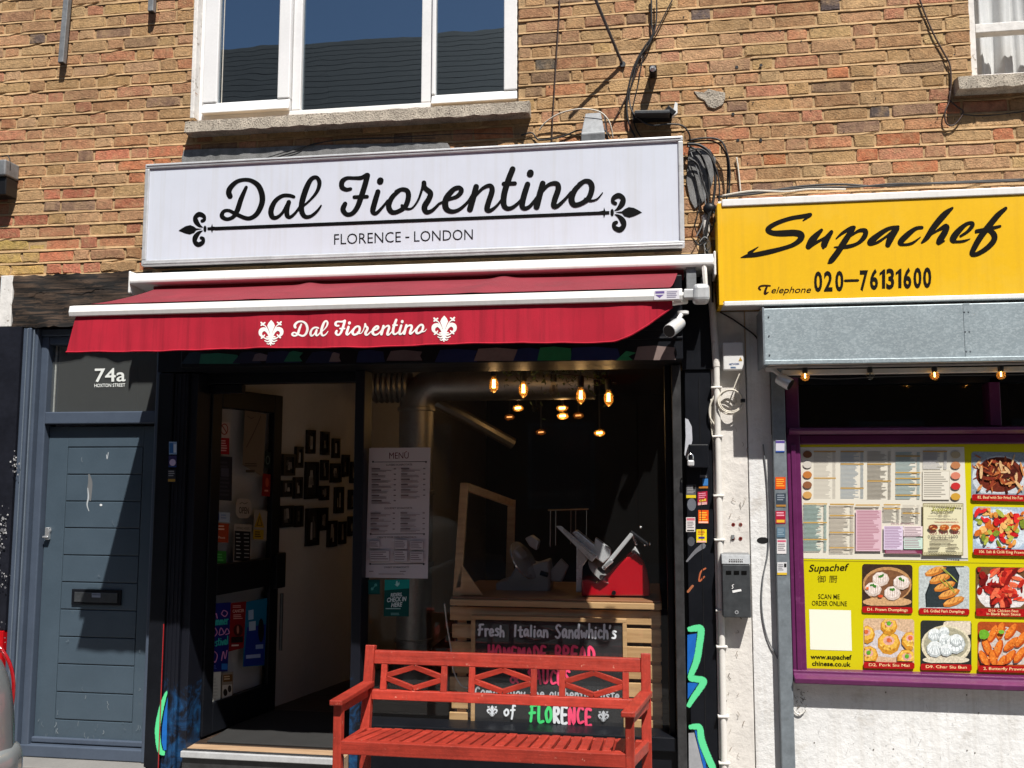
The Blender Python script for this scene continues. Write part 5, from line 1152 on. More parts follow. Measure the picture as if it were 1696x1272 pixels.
for bx, by, w_, h_ in ((98, 745, 135, 75), (265, 672, 90, 65), (372, 680, 92, 62), (265, 745, 90, 78), (372, 752, 92, 72), (98, 680, 70, 52)):
    pr.quad(*zm(bx, by), *zm(bx+w_, by+h_), '#857b7e'); pr.quad(*zm(bx+2, by+2), *zm(bx+w_-2, by+h_-2), '#c4bdbe'); pr.lines(*zm(bx+6, by+8), *zm(bx+w_-8, by+h_-6), 4, '#8a7e81', seed=bx)
pr.quad(*zm(95, 884), *zm(125, 889), '#6e5f62'); pr.quad(*zm(303, 884), *zm(345, 889), '#6e5f62'); pr.lines(*zm(160, 900), *zm(400, 912), 2, '#94888a')
tag(pr.build('menu_poster', None, 'print'), 'tall white printed menu headed MENU inside the shop window', 'menu')
pr = Print(GY, base=.0025)
pr.poly([zm(198, 945), zm(366, 943), zm(362, 1195), zm(190, 1193)], '#0d4a45'); pr.poly([zm(198, 945), zm(366, 943), zm(364, 1003), zm(196, 1017)], '#1d9188')
pr.poly([zm(262, 975), zm(272, 978), zm(276, 955), zm(284, 952), zm(288, 972), zm(297, 956), zm(299, 976), zm(284, 992)], '#a8dcd4')
pr.text('RIDERS,', *zm(238, 1060), *zm(316, 1055), 5.6, '#cfe0de', .03, .15); pr.text('CHECK IN', *zm(212, 1097), *zm(342, 1088), 7, '#cfe0de', .03, .15); pr.text('HERE', *zm(242, 1131), *zm(314, 1126), 7, '#cfe0de', .03, .15)
pr.lines(*zm(205, 1138), *zm(348, 1150), 1, '#9cc0bc'); pr.lines(*zm(240, 1170), *zm(318, 1190), 2, '#6a9c96')
tag(pr.build('riders_notice', None, 'print'), 'dark teal notice reading RIDERS, CHECK IN HERE below the menu', 'notice')
sticker('sticker', 'small teal square sticker left of the riders notice', GY, *zm(85, 945), *zm(165, 1045), '#0e4c4a', [('q',.1,.15,.9,.9,'#145e5a'),('s',[(.3,.7),(.5,.5),(.7,.3)],1.6,'#5aa8a0'),('e',.35,.62,.12,.1,'#5aa8a0'),('e',.65,.36,.12,.1,'#5aa8a0')])
# white cable hanging behind the glass
MB().tube(smooth_path([tuple(at(x_, y_, .2)) for x_, y_ in ((737,1000),(742,1040),(748,1075),(752,1110),(765,1135),(778,1140))]), .004, 6).build('cable', M['cablew'])
tag(bpy.data.objects['cable'], 'white cable hanging behind the shop window left of the counter', 'cable')

mt = box(-2.44, -1.64, .115, .80, FZ+.0015, FZ+.012).build('floor_shade_sheet', M['rubber'], bevel=.003); tag(mt, 'black sheet standing in for floor shade just inside the open shop doorway', 'mat')  # black sheet added in place of shade on the sunlit floor
# ================================================================== red bench
bn = thing('bench', 'red painted slatted wooden bench with three diamond back panels', 'bench', (-.675, -.75, 0))
BX0, BX1 = -1.325, -.025
def by(z): return -.545 + max(0, (z-.42))/.33*.065      # backrest leans towards the window
zt0, zt1 = at(843, 1105, -.48).z, at(843, 1083.5, -.48).z
zl0, zl1 = at(843, 1166, -.52).z, at(843, 1150.5, -.52).z
for x in (BX0, BX1):
    m_ = MB(); m_.bar((x, -.53, 0), (x, by(.42), .42), .045, .045, (0, 1, 0)); m_.bar((x, by(.40), .40), (x, by(zt1)+.004, zt1+.022), .0445, .0445, (0, 1, 0)); m_.build('leg', M['red_z'], bn, bevel=.004)
FXL, FXR = -1.298, -.088
for x in (FXL, FXR): MB().bar((x, -1.0, 0), (x, -1.0, .642), .036, .042, (0, 1, 0)).build('leg', M['red_z'], bn, bevel=.004)
def slant(x0, x1, z0, z1, t=.026):
    return MB().prism([(x0, by(z0)-t/2, z0), (x0, by(z1)-t/2, z1), (x0, by(z1)+t/2, z1), (x0, by(z0)+t/2, z0)], (x1-x0, 0, 0))
slant(BX0+.0225, BX1-.0225, zt0, zt1).build('top_rail', M['red_x'], bn, bevel=.003)
slant(BX0+.0225, BX1-.0225, zl0, zl1).build('lower_rail', M['red_x'], bn, bevel=.003)
sx = [at(x_, 1122, -.50).x for x_ in (637.5, 737, 783, 885.5, 932.5, 1037.5)]
for x in sx: slant(x-.014, x+.014, zl1, zt0, .022).build('stile', M['red_z'], bn, bevel=.002)
for i in (0, 2, 4):
    xa, xb = sx[i]+.014, sx[i+1]-.014; xm = (xa+xb)/2; zm_ = (zl1+zt0)/2; hgt = zt0-zl1; w_ = .024
    def bp(x, z): return Vector((x, by(z), z))
    for (x1_, z1_, x2_, z2_) in ((xa, zm_+.006, xm, zt0-.010), (xm, zt0-.010, xb, zm_+.006), (xa, zm_-.006, xm, zl1+.010), (xm, zl1+.010, xb, zm_-.006)):
        MB().bar(bp(x1_, z1_), bp(x2_, z2_), .018, w_, (0, 0, 1)).build('lattice_bar', M['red_x'], bn, bevel=.002)
for x, xf in ((BX0, FXL), (BX1, FXR)):
    am = MB(); h_ = .028; x0_, x1_ = x, xf + (xf-x)*.1
    am.add([(x0_-h_, -.50, .598), (x0_+h_, -.50, .598), (x1_+h_, -1.052, .643), (x1_-h_, -1.052, .643), (x0_-h_, -.50, .624), (x0_+h_, -.50, .624), (x1_+h_, -1.052, .666), (x1_-h_, -1.052, .666)], [(0,3,2,1)[::-1],(4,5,6,7)[::-1],(0,1,5,4)[::-1],(1,2,6,5)[::-1],(2,3,7,6)[::-1],(3,0,4,7)[::-1]]); am.build('armrest', M['red_y'], bn, bevel=.005)
    MB().bar((x, -.55, .581), (xf, -.98, .621), .026, .042).build('arm_rail', M['red_y'], bn, bevel=.003); MB().bar((x, -.56, .402), (xf, -.98, .452), .024, .045).build('side_rail', M['red_y'], bn, bevel=.003)
box(FXL+.014, FXR-.014, -1.018, -.985, .440, .494).build('front_rail', M['red_x'], bn, bevel=.003)
box(BX0+.02, BX1-.02, -.585, -.56, .37, .425).build('back_rail', M['red_x'], bn, bevel=.003)
ns = 24; pitch_ = (FXR-FXL-.04)/ns
for i in range(ns):
    xa = FXL + .02 + i*pitch_ + .005
    dz_ = random.uniform(-.0015, .0015)
    MB().prism([(xa, -.984, .476+dz_), (xa, -.984, .495+dz_), (xa, -.57, .430+dz_), (xa, -.57, .411+dz_)], (pitch_-.012, 0, 0)).build('seat_slat', M['red_y'], bn, bevel=.003)

# ================================================================== white masonry pillar between the shops
pl = thing('white_pillar', 'flaking white painted masonry pillar between the two shopfronts', 'pillar', (.47, 0, 0))
box(.326, .345, -.008, .24, 0, 2.44).build('edge_strip', M['creamwall'], pl, bevel=.003)
box(.347, .500, -.004, .24, 0, 2.44).build('shaft', M['creamwall'], pl, bevel=.004)
box(.505, .640, .002, .24, 0, 2.44).build('return', M['whitewall'], pl, bevel=.004)
pr = Print(-.004, base=.001)
for x_, y_ in ((1215, 868), (1227, 868), (1215, 891), (1227, 891)): pr.ell(x_, y_, 3.2, 3.2, '#7a2a22', 10); pr.ell(x_, y_, 1.5, 1.5, '#1a0b0a', 8)
rq = random.Random(8)
for _ in range(26): x_, y_ = rq.uniform(1205, 1240), rq.uniform(640, 1260); pr.stroke([(x_, y_), (x_+rq.uniform(-3, 3), y_+rq.uniform(2, 5)), (x_+rq.uniform(-4, 4), y_+rq.uniform(4, 10))], rq.uniform(.5, 1.2), rq.choice(['#8f8378', '#a39a90', '#6b625a']), k=2, n=2)
pr.build('flaking_paint', pl, 'printmatt')['kind'] = 'stuff'
pr = Print(.002, base=.001); pr.ell(1264, 894, 10, 5.5, '#1b1b1c', 14); pr.build('paint_blot', pl, 'printmatt')
# pipe
pp = thing('white_pipe', 'slim white pipe running down the white pillar', 'pipe', (.352, -.03, 0))
MB().tube([(.349, -.028, 0), (.351, -.028, 1.2), (.352, -.030, 2.15)], .0165, 12).build('pipe', M['pipe'], pp, smooth=True)
MB().tube([(.352, -.030, 2.15), (.346, -.03, 2.3), (.330, -.03, 2.62), (.31, -.025, 2.95)], .0185, 12).build('upper_pipe', M['creamwall'], pp, smooth=True)
for y_ in (641, 722, 820, 893, 1010, 1070, 1185, 1262):
    z_ = at(1192, y_, -.03).z
    if z_ > .02: box(.322, .378, -.048, -.008, z_-.005, z_+.005).build('clip', M['pipe'], pp, bevel=.003)
def cable(label, pts, Y=-.02, r=.004, mat='cable', n=6, ys=None):
    Q = [at(x_, y_, (ys[i] if ys else Y)) for i, (x_, y_) in enumerate(pts)]
    o = MB().tube(smooth_path([tuple(q) for q in Q], 6), r, n).build('cable', M[mat], smooth='all'); return tag(o, label, 'cable', 'cables on the wall')
cable('white cable running beside the pipe on the white pillar', [(1178,660),(1177,690),(1182,740),(1186,780)], -.015, .004, 'cablew')
cable('bunched white cable looping left of the pipe below the coil', [(1183,655),(1176,672),(1176,690),(1184,703),(1192,716)], -.03, .005, 'cablew')
cable('grey cable from the yellow sign across the pillar top', [(1192,516),(1212,527),(1235,543),(1252,557),(1260,575),(1262,600)], -.012, .0042)
cable('thin grey cable sagging beside the grey shutter rail', [(1264,735),(1270,790),(1273,850),(1273,910),(1264,960),(1263,1010),(1272,1055),(1289,1090)], -.006, .0035, 'steel')
# meter box, coil, ashtray
x0, x1, z0, z1 = R(1197.5, 566, 1231.5, 612, -.055); jb = thing('junction_box', 'white plastic telecom box on the white pillar', 'box', ((x0+x1)/2, -.03, z0))
box(x0, x1, -.055, -.006, z0, z1).build('case', M['plastic'], jb, bevel=.006)
pr = Print(-.055, base=.001); pr.text('NETWORK', 1207.5, 604, 1224.5, 603, 3, '#2f4f86', .02); pr.lines(1210, 606.5, 1222, 609.5, 2, '#6f8ab0'); pr.poly([(1226,590.5),(1229.5,596.5),(1223,597)], '#b08a3c'); pr.build('label_print', jb)
c = at(1210, 664, -.05); cl = thing('cable_coil', 'coil of white cable tied to the pipe on the white pillar', 'cable coil', (c.x, -.04, c.z))
for k_, (r_, o_) in enumerate(((.062, 0), (.057, .006), (.066, -.005), (.060, .010))):
    MB().tube([(c.x + r_*math.cos(t)+o_*.3, -.055+.010*k_*.6+.006*math.sin(3*t+k_), c.z + r_*.95*math.sin(t)+o_*.5) for t in [i*2*math.pi/32 for i in range(33)]], .0042, 6, False).build('turn', M['cablew'], cl, smooth='all')
box(c.x+.05, c.x+.072, -.07, -.03, c.z-.006, c.z+.012).build('tie', M['black'], cl, bevel=.003)
cable('white lead from the telecom box down to the coil', [(1232,612),(1226,630),(1222,648)], -.04, .0035, 'cablew')
cable('second white lead from the telecom box down to the coil', [(1227,613),(1219,632),(1214,646)], -.04, .0035, 'cablew')
x0, x1, z0, z1 = R(1197.5, 918, 1244, 1022, -.10); az = thing('ashtray', 'grey metal wall-mounted cigarette bin with white cigarette mark', 'ashtray', ((x0+x1)/2, -.05, z0))
box(x0, x1, -.10, -.006, z0, z1-.048).build('bin', M['iron'], az, bevel=.004)
MB().prism([(x0-.002, -.103, z1-.046), (x0-.002, -.085, z1), (x0-.002, -.006, z1+.004), (x0-.002, -.006, z1-.046)], (x1-x0+.004, 0, 0)).build('lid', M['steel'], az, bevel=.003)
pr = Print(-.10, base=.001)
for x_ in (1203, 1216, 1228.5): pr.quad(x_, 944.5, x_+9, 951, '#060606')
pr.poly([(1213.5,977),(1228,974.5),(1229,978),(1214.5,981)], '#e6e6e6'); pr.stroke([(1213,974),(1215,972),(1213.5,969),(1216,967)], 1.1, '#e6e6e6', n=2); pr.ell(1221, 1013, 3.4, 3.4, '#8d8f92', 12); pr.ell(1221, 1013, 1.6, 1.6, '#3a3b3d', 8)
pr.build('markings', az)
pr = Print(-.097, base=.004)
for i in range(8):
    for j in range(2): pr.quad(1208+i*3, 925+j*3.2, 1209.6+i*3, 927+j*3.2, '#2a1a12'); pr.k = 0
pr.build('vent_holes', az)
box(.41, .425, -.012, -.004, at(1230, 885).z-.02, at(1230, 885).z+.0).build('fixing', M['steel'], az)

# ================================================================== security cameras
def camera_unit(label, px0, py0, px1, py1, Y0, Y1, r, mount):
    a, b = at(px0, py0, Y0), at(px1, py1, Y1); cm = thing('security_camera', label, 'camera', a); ax = (b-a).normalized(); ln = (b-a).length
    MB().lathe(a, [(r*.55, -.006), (r*.9, .0), (r, ln*.3), (r*1.02, ln*.92), (r*.98, ln)], ax, 18).build('body', M['steelbright'], cm, smooth=True)
    MB().lathe(b, [(r*.9, -.001), (r*.9, .003)], ax, 16).build('lens', M['black'], cm, smooth=True)
    q = at(*mount); MB().tube([a + ax*ln*.25 + Vector((0, 0, r*.6)), (a+q)/2 + Vector((0, 0, r*.5)), q], .011, 8).build('arm', M['plastic'], cm, smooth=True)
    MB().lathe(q, [(.028, -.008), (.028, .006)], (0, 0, 1), 14).build('base', M['plastic'], cm, smooth=True)
camera_unit('white security camera under the right end of the awning', 1126, 534, 1108, 548, -.27, -.36, .033, (1131, 517, -.24))
camera_unit('cream security camera under the galvanised shutter box', 1289, 625, 1309, 636, -.15, -.175, .030, (1277, 611, -.12))

# ================================================================== right-hand shop
YS = -.18
ys = thing('shop_sign', 'yellow shop sign lettered Supachef with telephone number', 'sign', (1.4, YS/2, 2.45))
x0 = at(1190, 420, YS).x; z1 = at(1450, 321, YS).z; z0 = at(1450, 497, YS).z; X9 = 2.62
box(x0, X9, YS, -.01, z0, z1).build('sign_box', M['plastic'], ys, bevel=.004)
box(x0+.002, X9-.01, YS-.004, YS-.0005, z0+.018, z1-.032).build('panel', M['yellow'], ys)
box(x0-.004, x0+.016, YS-.007, -.01, z0-.002, z1-.012).build('end_trim', M['yellow'], ys, bevel=.002)
f = MB(); f.box(x0+.02, X9, YS-.012, YS+.02, z1-.030, z1+.006); f.box(x0+.02, X9, YS-.010, YS+.02, z0-.008, z0+.016); f.build('frame', M['whitepaint'], ys, bevel=.004)
pr = Print(YS-.004, base=.001, step=.00006)
def zd(x, y): return (1210 + x/7.067, 330 + y/7.067)
def ze(x, y): return (1430 + x/6.523, 320 + y/6.523)
K2 = '#0d0904'
SUP = [(zd, 7.067, [(928,172,46),(850,190,52),(700,216,50),(560,262,52),(465,312,56),(432,355,60),(490,388,62),(600,392,74),(740,386,76),(818,408,82),(812,462,68),(730,525,52),(600,570,50),(450,608,60),(300,640,58),(200,655,46),(118,676,10)]),
 (zd, 7.067, [(925,182,40),(845,242,16)]), (zd, 7.067, [(320,550,8),(215,625,44)]),
 (zd, 7.067, [(1060,352,38),(960,460,84),(908,545,70)]), (zd, 7.067, [(908,548,56),(990,502,40),(1100,440,30),(1178,372,40)]), (zd, 7.067, [(1176,374,46),(1112,470,78),(1088,535,72),(1082,558,34)]),
 (zd, 7.067, [(1232,452,16),(1300,390,34),(1395,334,48),(1440,320,44)]), (zd, 7.067, [(1432,330,54),(1340,470,72),(1250,610,70),(1175,708,66),(1140,738,20)]), (zd, 7.067, [(1390,432,16),(1490,362,38),(1572,360,56),(1560,430,60),(1480,508,40),(1350,548,46),(1210,552,14)]),
 (ze, 6.523, [(372,352,30),(270,372,42),(160,440,58),(72,518,70),(82,543,30),(150,520,30),(240,460,26),(325,388,30)]), (ze, 6.523, [(352,372,68),(292,470,76),(260,548,58)]),
 (ze, 6.523, [(628,360,36),(560,372,42),(470,440,62),(395,520,60),(430,545,30),(520,530,30),(612,464,10)]),
 (ze, 6.523, [(955,150,28),(870,220,66),(760,350,66),(680,470,54),(628,522,22)]), (ze, 6.523, [(720,442,16),(800,390,28),(888,346,58),(880,400,66),(820,500,70),(812,528,40),(872,504,14)]),
 (ze, 6.523, [(1045,452,26),(1120,402,34),(1170,342,46),(1168,308,36),(1100,326,42),(1010,410,66),(962,488,70),(1000,512,30),(1080,505,28),(1148,481,8)]),
 (ze, 6.523, [(1533,150,36),(1450,222,60),(1360,330,66),(1260,460,66),(1182,600,60),(1172,650,46),(1240,638,48),(1340,572,56),(1408,490,62),(1398,422,62),(1330,386,40),(1208,412,16)]), (ze, 6.523, [(1218,398,40),(1350,372,40),(1472,344,28)])]
for fn, s_, pts in SUP: pr.stroke([fn(x, y) for x, y, _ in pts], [w_/s_ for _, _, w_ in pts], K2)
pr.build('lettering', ys)
pr = Print(YS-.004, base=.001, step=.00006)
DIG = [('0',974,1070),('2',1090,1190),('0',1222,1318),('7',1510,1606)]
for t_, a, b in DIG: pr.text(t_, *zd(a, 1066-(a-974)*.03), *zd(b, 1064-(a-974)*.03), 31.5, '#15100a', .032)
def one_(a, b):
    y = 1024-(a-68)*.037; pr.poly([ze(b-34, y), ze(b-34, y-160), ze(a, y-138), ze(a, y-168), ze(b-18, y-207), ze(b, y-208), ze(b, y-1)], '#15100a')
pr.stroke([zd(1335, 944), zd(1490, 940)], 4.2, '#15100a', k=1, n=2)
for t_, a, b in (('6',68,155),('1',172,232),('3',244,330),('1',346,408),('6',430,515),('0',538,624),('0',642,730)): (pr.text(t_, *ze(a, 1024-(a-68)*.037), *ze(b, 1021-(a-68)*.037), 31.5, '#15100a', .032) if t_ != '1' else one_(a, b))
pr.build('phone_number', ys)
pr = Print(YS-.004, base=.001, step=.00006)
pr.stroke([zd(345,1052), zd(330,1035), zd(345,1012), zd(400,1003), zd(460,1006)], [3,3.5,3,3,2.5], '#2a1006'); pr.stroke([zd(425,1010), zd(405,1060), zd(402,1098), zd(440,1080)], [3,4,4,1.5], '#2a1006')
pr.text('elephone', *zd(468, 1092), *zd(930, 1085), 10.6, '#2a1006', .006, .35)
pr.build('telephone_word', ys)
# galvanised shutter box and rail
YG = -.25
gb = thing('shutter_box', 'galvanised steel shutter box under the yellow sign', 'shutter', (1.5, -.2, 2.14))
x0 = at(1265, 556, YG).x; z1 = at(1480, 504, YG).z; z0 = at(1480, 596, YG).z
box(x0, X9, YG, -.02, z0, z1).build('box', M['galv'], gb, bevel=.004)
GZ0 = z0
box(x0-.006, x0+.004, YG-.006, -.02, z0-.012, z1+.004).build('end_plate', M['railsteel'], gb, bevel=.002)
box(x0, X9, YG-.008, YG+.004, z0-.010, z0+.012).build('bottom_lip', M['galv'], gb, bevel=.003)
xj = at(1602, 550, YG).x; box(xj-.014, xj+.014, YG-.0022, YG-.0005, z0+.012, z1).build('joint_strip', M['galv'], gb, bevel=.0008)
for q_ in (z0+.04, (z0+z1)/2, z1-.04):
    for s_ in (x0+.025, xj-.009, xj+.009): MB().lathe((s_, YG-.002, q_), [(.004, 0), (.003, -.003)], (0, 1, 0), 8).build('rivet', M['railsteel'], gb)
box(x0+.03, X9, YG+.03, -.03, z0-.004, z0-.0005).build('soffit', M['creamwall'], gb)
box(.622, .686, -.05, .02, 0, z0-.006).build('guide_rail', M['railsteel'], gb, bevel=.004)
box(.62, .69, -.02, .05, 1.8, z0-.006).build('rail_cover', M['worn'], gb)
G3 = 'stickers on the grey shutter rail'
sticker('sticker', 'white and purple sticker, highest on the grey shutter rail', -.05, 1285, 728, 1299.5, 748, '#c9c8d4', [('q',0,.05,1,.25,'#5a4a92'),('q',0,.88,1,1,'#2f4f9a')], group=G3)
sticker('sticker', 'orange sticker near the top of the grey shutter rail', -.05, 1284.5, 789, 1301.5, 809, '#d9541c', [('l',.1,.15,.9,.85,4,'#f2a83c')], group=G3)
sticker('sticker', 'dark grey sticker with brown edge on the grey shutter rail', -.05, 1286, 816, 1302, 838, '#3a4450', [('l',.1,.1,.9,.6,3,'#8a929c'),('q',0,.85,1,1,'#a87a3c')], group=G3)
sticker('sticker', 'crimson and yellow sticker on the grey shutter rail', -.05, 1285, 845, 1301.5, 866, '#a8203a', [('l',.1,.1,.9,.5,2,'#e8a0b0'),('q',.1,.7,.9,.92,'#e0b03a')], group=G3)
sticker('sticker', 'blue grey sticker halfway down the grey shutter rail', -.05, 1287, 872, 1301, 889, '#5a7486', [('l',.1,.15,.9,.85,4,'#8aa0ae')], group=G3)
sticker('sticker', 'white sticker with pink heading on the grey shutter rail', -.05, 1287.5, 892, 1303, 916, '#dcd8d8', [('q',.05,.06,.95,.2,'#c85a74'),('l',.1,.3,.9,.85,4,'#8a8488')], group=G3)
sticker('sticker', 'white sticker with yellow foot, lowest on the grey shutter rail', -.05, 1288, 930, 1304, 951, '#d0d0d2', [('q',0,.82,1,1,'#d8b43a'),('q',.7,.1,.95,.4,'#222'),('l',.1,.15,.65,.7,4,'#909094')], group=G3)
# purple window frame
pf = thing('purple_window', 'purple painted shop window frame around menu boards', 'window', (1.5, 0, .57))
f = MB(); f.box(.692, .760, -.015, .10, .60, 2.10); f.box(.760, X9, .0, .10, 1.750, 1.80); f.build('frame', M['purple'], pf, bevel=.006)
f = MB(); f.box(.712, .735, -.022, -.015, .64, 1.75); f.build('frame_moulding', M['purple'], pf, bevel=.004)
MB().prism([(.700, -.075, 1.815), (.700, -.075, 1.828), (.700, .04, 1.84), (.700, .04, 1.80), (.700, -.05, 1.80)], (X9-.70, 0, 0)).build('transom_ledge', M['purple'], pf, bevel=.003)
MB().prism([(.690, -.075, .585), (.690, -.080, .612), (.690, -.03, .624), (.690, -.03, .640), (.690, .05, .646), (.690, .05, .585)], (X9-.69, 0, 0)).build('sill', M['purple'], pf, bevel=.005)
xm_ = at(1643, 680, .04).x
box(xm_-.022, xm_+.03, .0, .10, 1.84, 2.08).build('transom_mullion', M['purple'], pf, bevel=.004)
box(.76, X9, .0, .10, 2.055, 2.14).build('transom_head', M['blackpaint'], pf)
box(.762, xm_-.024, .05, .056, 1.841, 2.054).build('transom_pane', M['pane'], pf); box(xm_+.032, X9, .05, .056, 1.841, 2.054).build('transom_pane', M['pane'], pf)
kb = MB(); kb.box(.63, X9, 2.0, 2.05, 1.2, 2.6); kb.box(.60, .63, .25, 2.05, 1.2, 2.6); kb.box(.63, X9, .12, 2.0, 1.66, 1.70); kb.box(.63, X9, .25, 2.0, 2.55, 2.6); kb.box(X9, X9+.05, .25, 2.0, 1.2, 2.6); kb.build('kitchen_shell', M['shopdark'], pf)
box(.66, X9, .02, .24, 2.145, 2.6).build('lintel', M['blackpaint'], pf)
rw = thing('white_stall_riser', 'white painted rendered wall below the purple window', 'wall', (1.6, 0, 0))
box(.693, X9, .0, .24, 0, .583).build('render', M['whitewall'], rw)
pr = Print(0, base=.001); rq = random.Random(21)
for x_, y_ in ((1350, 1229), (1481, 1239), (1603, 1241), (1616, 1245), (1622, 1179), (1448, 1240), (1468, 1145), (1602, 1149)): pr.ell(x_, y_, 1.3, 1.6, '#77736e', 7)
for _ in range(28): x_, y_ = rq.gauss(1326, 5), rq.gauss(1160, 10); pr.stroke([(x_, y_), (x_+rq.uniform(-4, 4), y_+rq.uniform(-4, 4))], rq.uniform(.5, 1.3), '#6c675f', k=1, n=2)
for _ in range(26): x_, y_ = rq.uniform(1345, 1690), rq.uniform(1160, 1268); pr.stroke([(x_, y_), (x_+rq.uniform(-3, 3), y_+rq.uniform(2, 7))], rq.uniform(.4, .8), '#b4b2ae', k=1, n=2)
for _ in range(40): x_ = rq.uniform(1345, 1690); y_ = rq.uniform(1215, 1272); pr.ell(x_, y_, rq.uniform(.3, .9), rq.uniform(.3, 1.0), rq.choice(['#a5a19b', '#8d8983', '#bab7b2']), 6)
pr.build('chips', rw, 'printmatt')['kind'] = 'stuff'
cable('loop of painted cable below the corner of the purple sill', [(1314,1135),(1314,1165),(1318,1178),(1327,1182),(1334,1176)], -.01, .0035, 'pipe')
# menu boards
YM = .012
mbd = thing('menu_board', 'yellow menu board with food photographs and white price list in the purple window', 'menu board', (1.5, YM, .64))
box(.758, X9, YM, .05, .642, 1.752).build('board', pm('yellow_vinyl', (.62, .55, .004), .3, var=.03, vs=1.5, bump=0), mbd)
def zu(x, y): return (1300 + x/4.283, 730 + y/4.283)
pr = Print(YM, base=.001, step=.00012)
pr.poly([(1322.5,739.5),(1597,738.5),(1604,927),(1327.5,923.5)], '#d9d4c6'); 
rq = random.Random(2)
def colblk(x0, y0, x1, y1, heads, tint='#b6b0a4'):
    n_ = max(3, int((y1-y0)/9)); pr.lines(*zu(x0, y0+8), *zu(x1-30, y1), n_, tint, seed=int(x0+y0), w=.55); pr.k += 1; pr.lines(*zu(x1-24, y0+8), *zu(x1-2, y1), n_, tint, seed=1, w=.55, short=.1); pr.k += 1
    for h in heads: pr.quad(*zu(x0, h), *zu(x1, h+9), '#c09a55')
colblk(205, 68, 362, 408, [66, 255]); colblk(395, 68, 560, 408, [66, 155, 326], '#a4acb0'); colblk(585, 62, 755, 410, [155, 275]); colblk(785, 66, 960, 410, [97, 215, 255, 298, 375], '#9db0b0'); colblk(978, 66, 1150, 195, [64], '#a2a2a8')
pr.quad(*zu(975, 205), *zu(1168, 412), '#b9b3a4'); pr.quad(*zu(979, 209), *zu(1164, 408), '#ddd8ca'); pr.lines(*zu(985, 215), *zu(1155, 400), 12, '#a09a8e', seed=6)
for i in range(5): pr.ell(*zu(160, 92+72*i), 7.5, 6, ['#7a5238', '#c8c2b8', '#b8743a', '#8a5a3c', '#c89a5a'][i]); pr.ell(*zu(1210, 92+74*i), 8, 6, ['#b8a888', '#b47850', '#d08068', '#c03030', '#c89a3a'][i])
colblk(132, 440, 300, 780, [438, 570, 690], '#9db2ac'); colblk(318, 440, 490, 788, [440, 520, 640, 748], '#aea69a')
colblk(500, 440, 672, 470, [445]); pr.quad(*zu(502, 485), *zu(684, 776), '#d3b2bd'); pr.lines(*zu(512, 492), *zu(676, 770), 26, '#a8707f', seed=4)
colblk(698, 440, 818, 560, [442, 470]); colblk(832, 440, 955, 565, [502]); pr.text('SPECIAL SET DINNERS', *zu(750, 588), *zu(916, 588), 3, '#8a5a6a', .01)
pr.quad(*zu(700, 598), *zu(836, 765), '#d9cbe0'); pr.quad(*zu(840, 598), *zu(976, 670), '#e4d4d6'); pr.quad(*zu(842, 680), *zu(978, 760), '#c4dcd0'); pr.lines(*zu(706, 602), *zu(830, 760), 14, '#a88aa8', seed=7); pr.lines(*zu(846, 604), *zu(970, 755), 13, '#a8929a', seed=8)
pr.quad(*zu(708, 768), *zu(972, 792), '#7c2f4e', .5); pr.lines(*zu(715, 772), *zu(965, 790), 2, '#b88aa0', seed=9)
pr.quad(*zu(975, 436), *zu(1262, 806), '#7d7248'); pr.quad(*zu(980, 442), *zu(1257, 800), '#dcd6b4')
for i in range(16):
    for y_ in (447, 782): pr.quad(*zu(984+i*17, y_), *zu(996+i*17, y_+14), '#8a8058'); pr.quad(*zu(987+i*17, y_+4), *zu(993+i*17, y_+10), '#dcd6b4')
pr.text('Supachef', *zu(1035, 490), *zu(1195, 488), 6.5, '#8a8a1c', .02, .25); pr.text('御 厨', *zu(1085, 516), *zu(1155, 516), 4, '#8a8058', .0)
pr.lines(*zu(1010, 524), *zu(1230, 532), 1, '#8a8270'); pr.text('71 Hoxton Street, London N1 6QL', *zu(1060, 553), *zu(1215, 553), 2.6, '#5a5040', .01); pr.text('www.supachefchinese.co.uk', *zu(1055, 573), *zu(1225, 573), 2.6, '#a02c2c', .01)
for x_, c_ in ((1045, '#7a3a26'), (1125, '#b8642a'), (1202, '#c05a28')):
    pr.ell(*zu(x_, 606), 8, 5, c_)
    for _ in range(8): pr.ell(zu(x_, 606)[0]+rq.uniform(-5, 5), zu(x_, 606)[1]+rq.uniform(-3, 3), 1.6, 1.1, rq.choice(['#d89a5a', '#a83c22', '#e0b070']), 6)
pr.text('020 7613 1600', *zu(1018, 656), *zu(1232, 654), 5.4, '#7a2c34', .012); pr.lines(*zu(1030, 662), *zu(1215, 668), 1, '#9a9280'); pr.lines(*zu(1030, 675), *zu(1215, 715), 4, '#8a8270', seed=3); pr.lines(*zu(1020, 722), *zu(1120, 765), 4, '#6a6250', seed=5); pr.lines(*zu(1145, 722), *zu(1235, 765), 4, '#6a6250', seed=6)
pr.quad(*zu(1140, 822), *zu(1290, 831), '#5a6468')
pr.build('price_list', mbd)
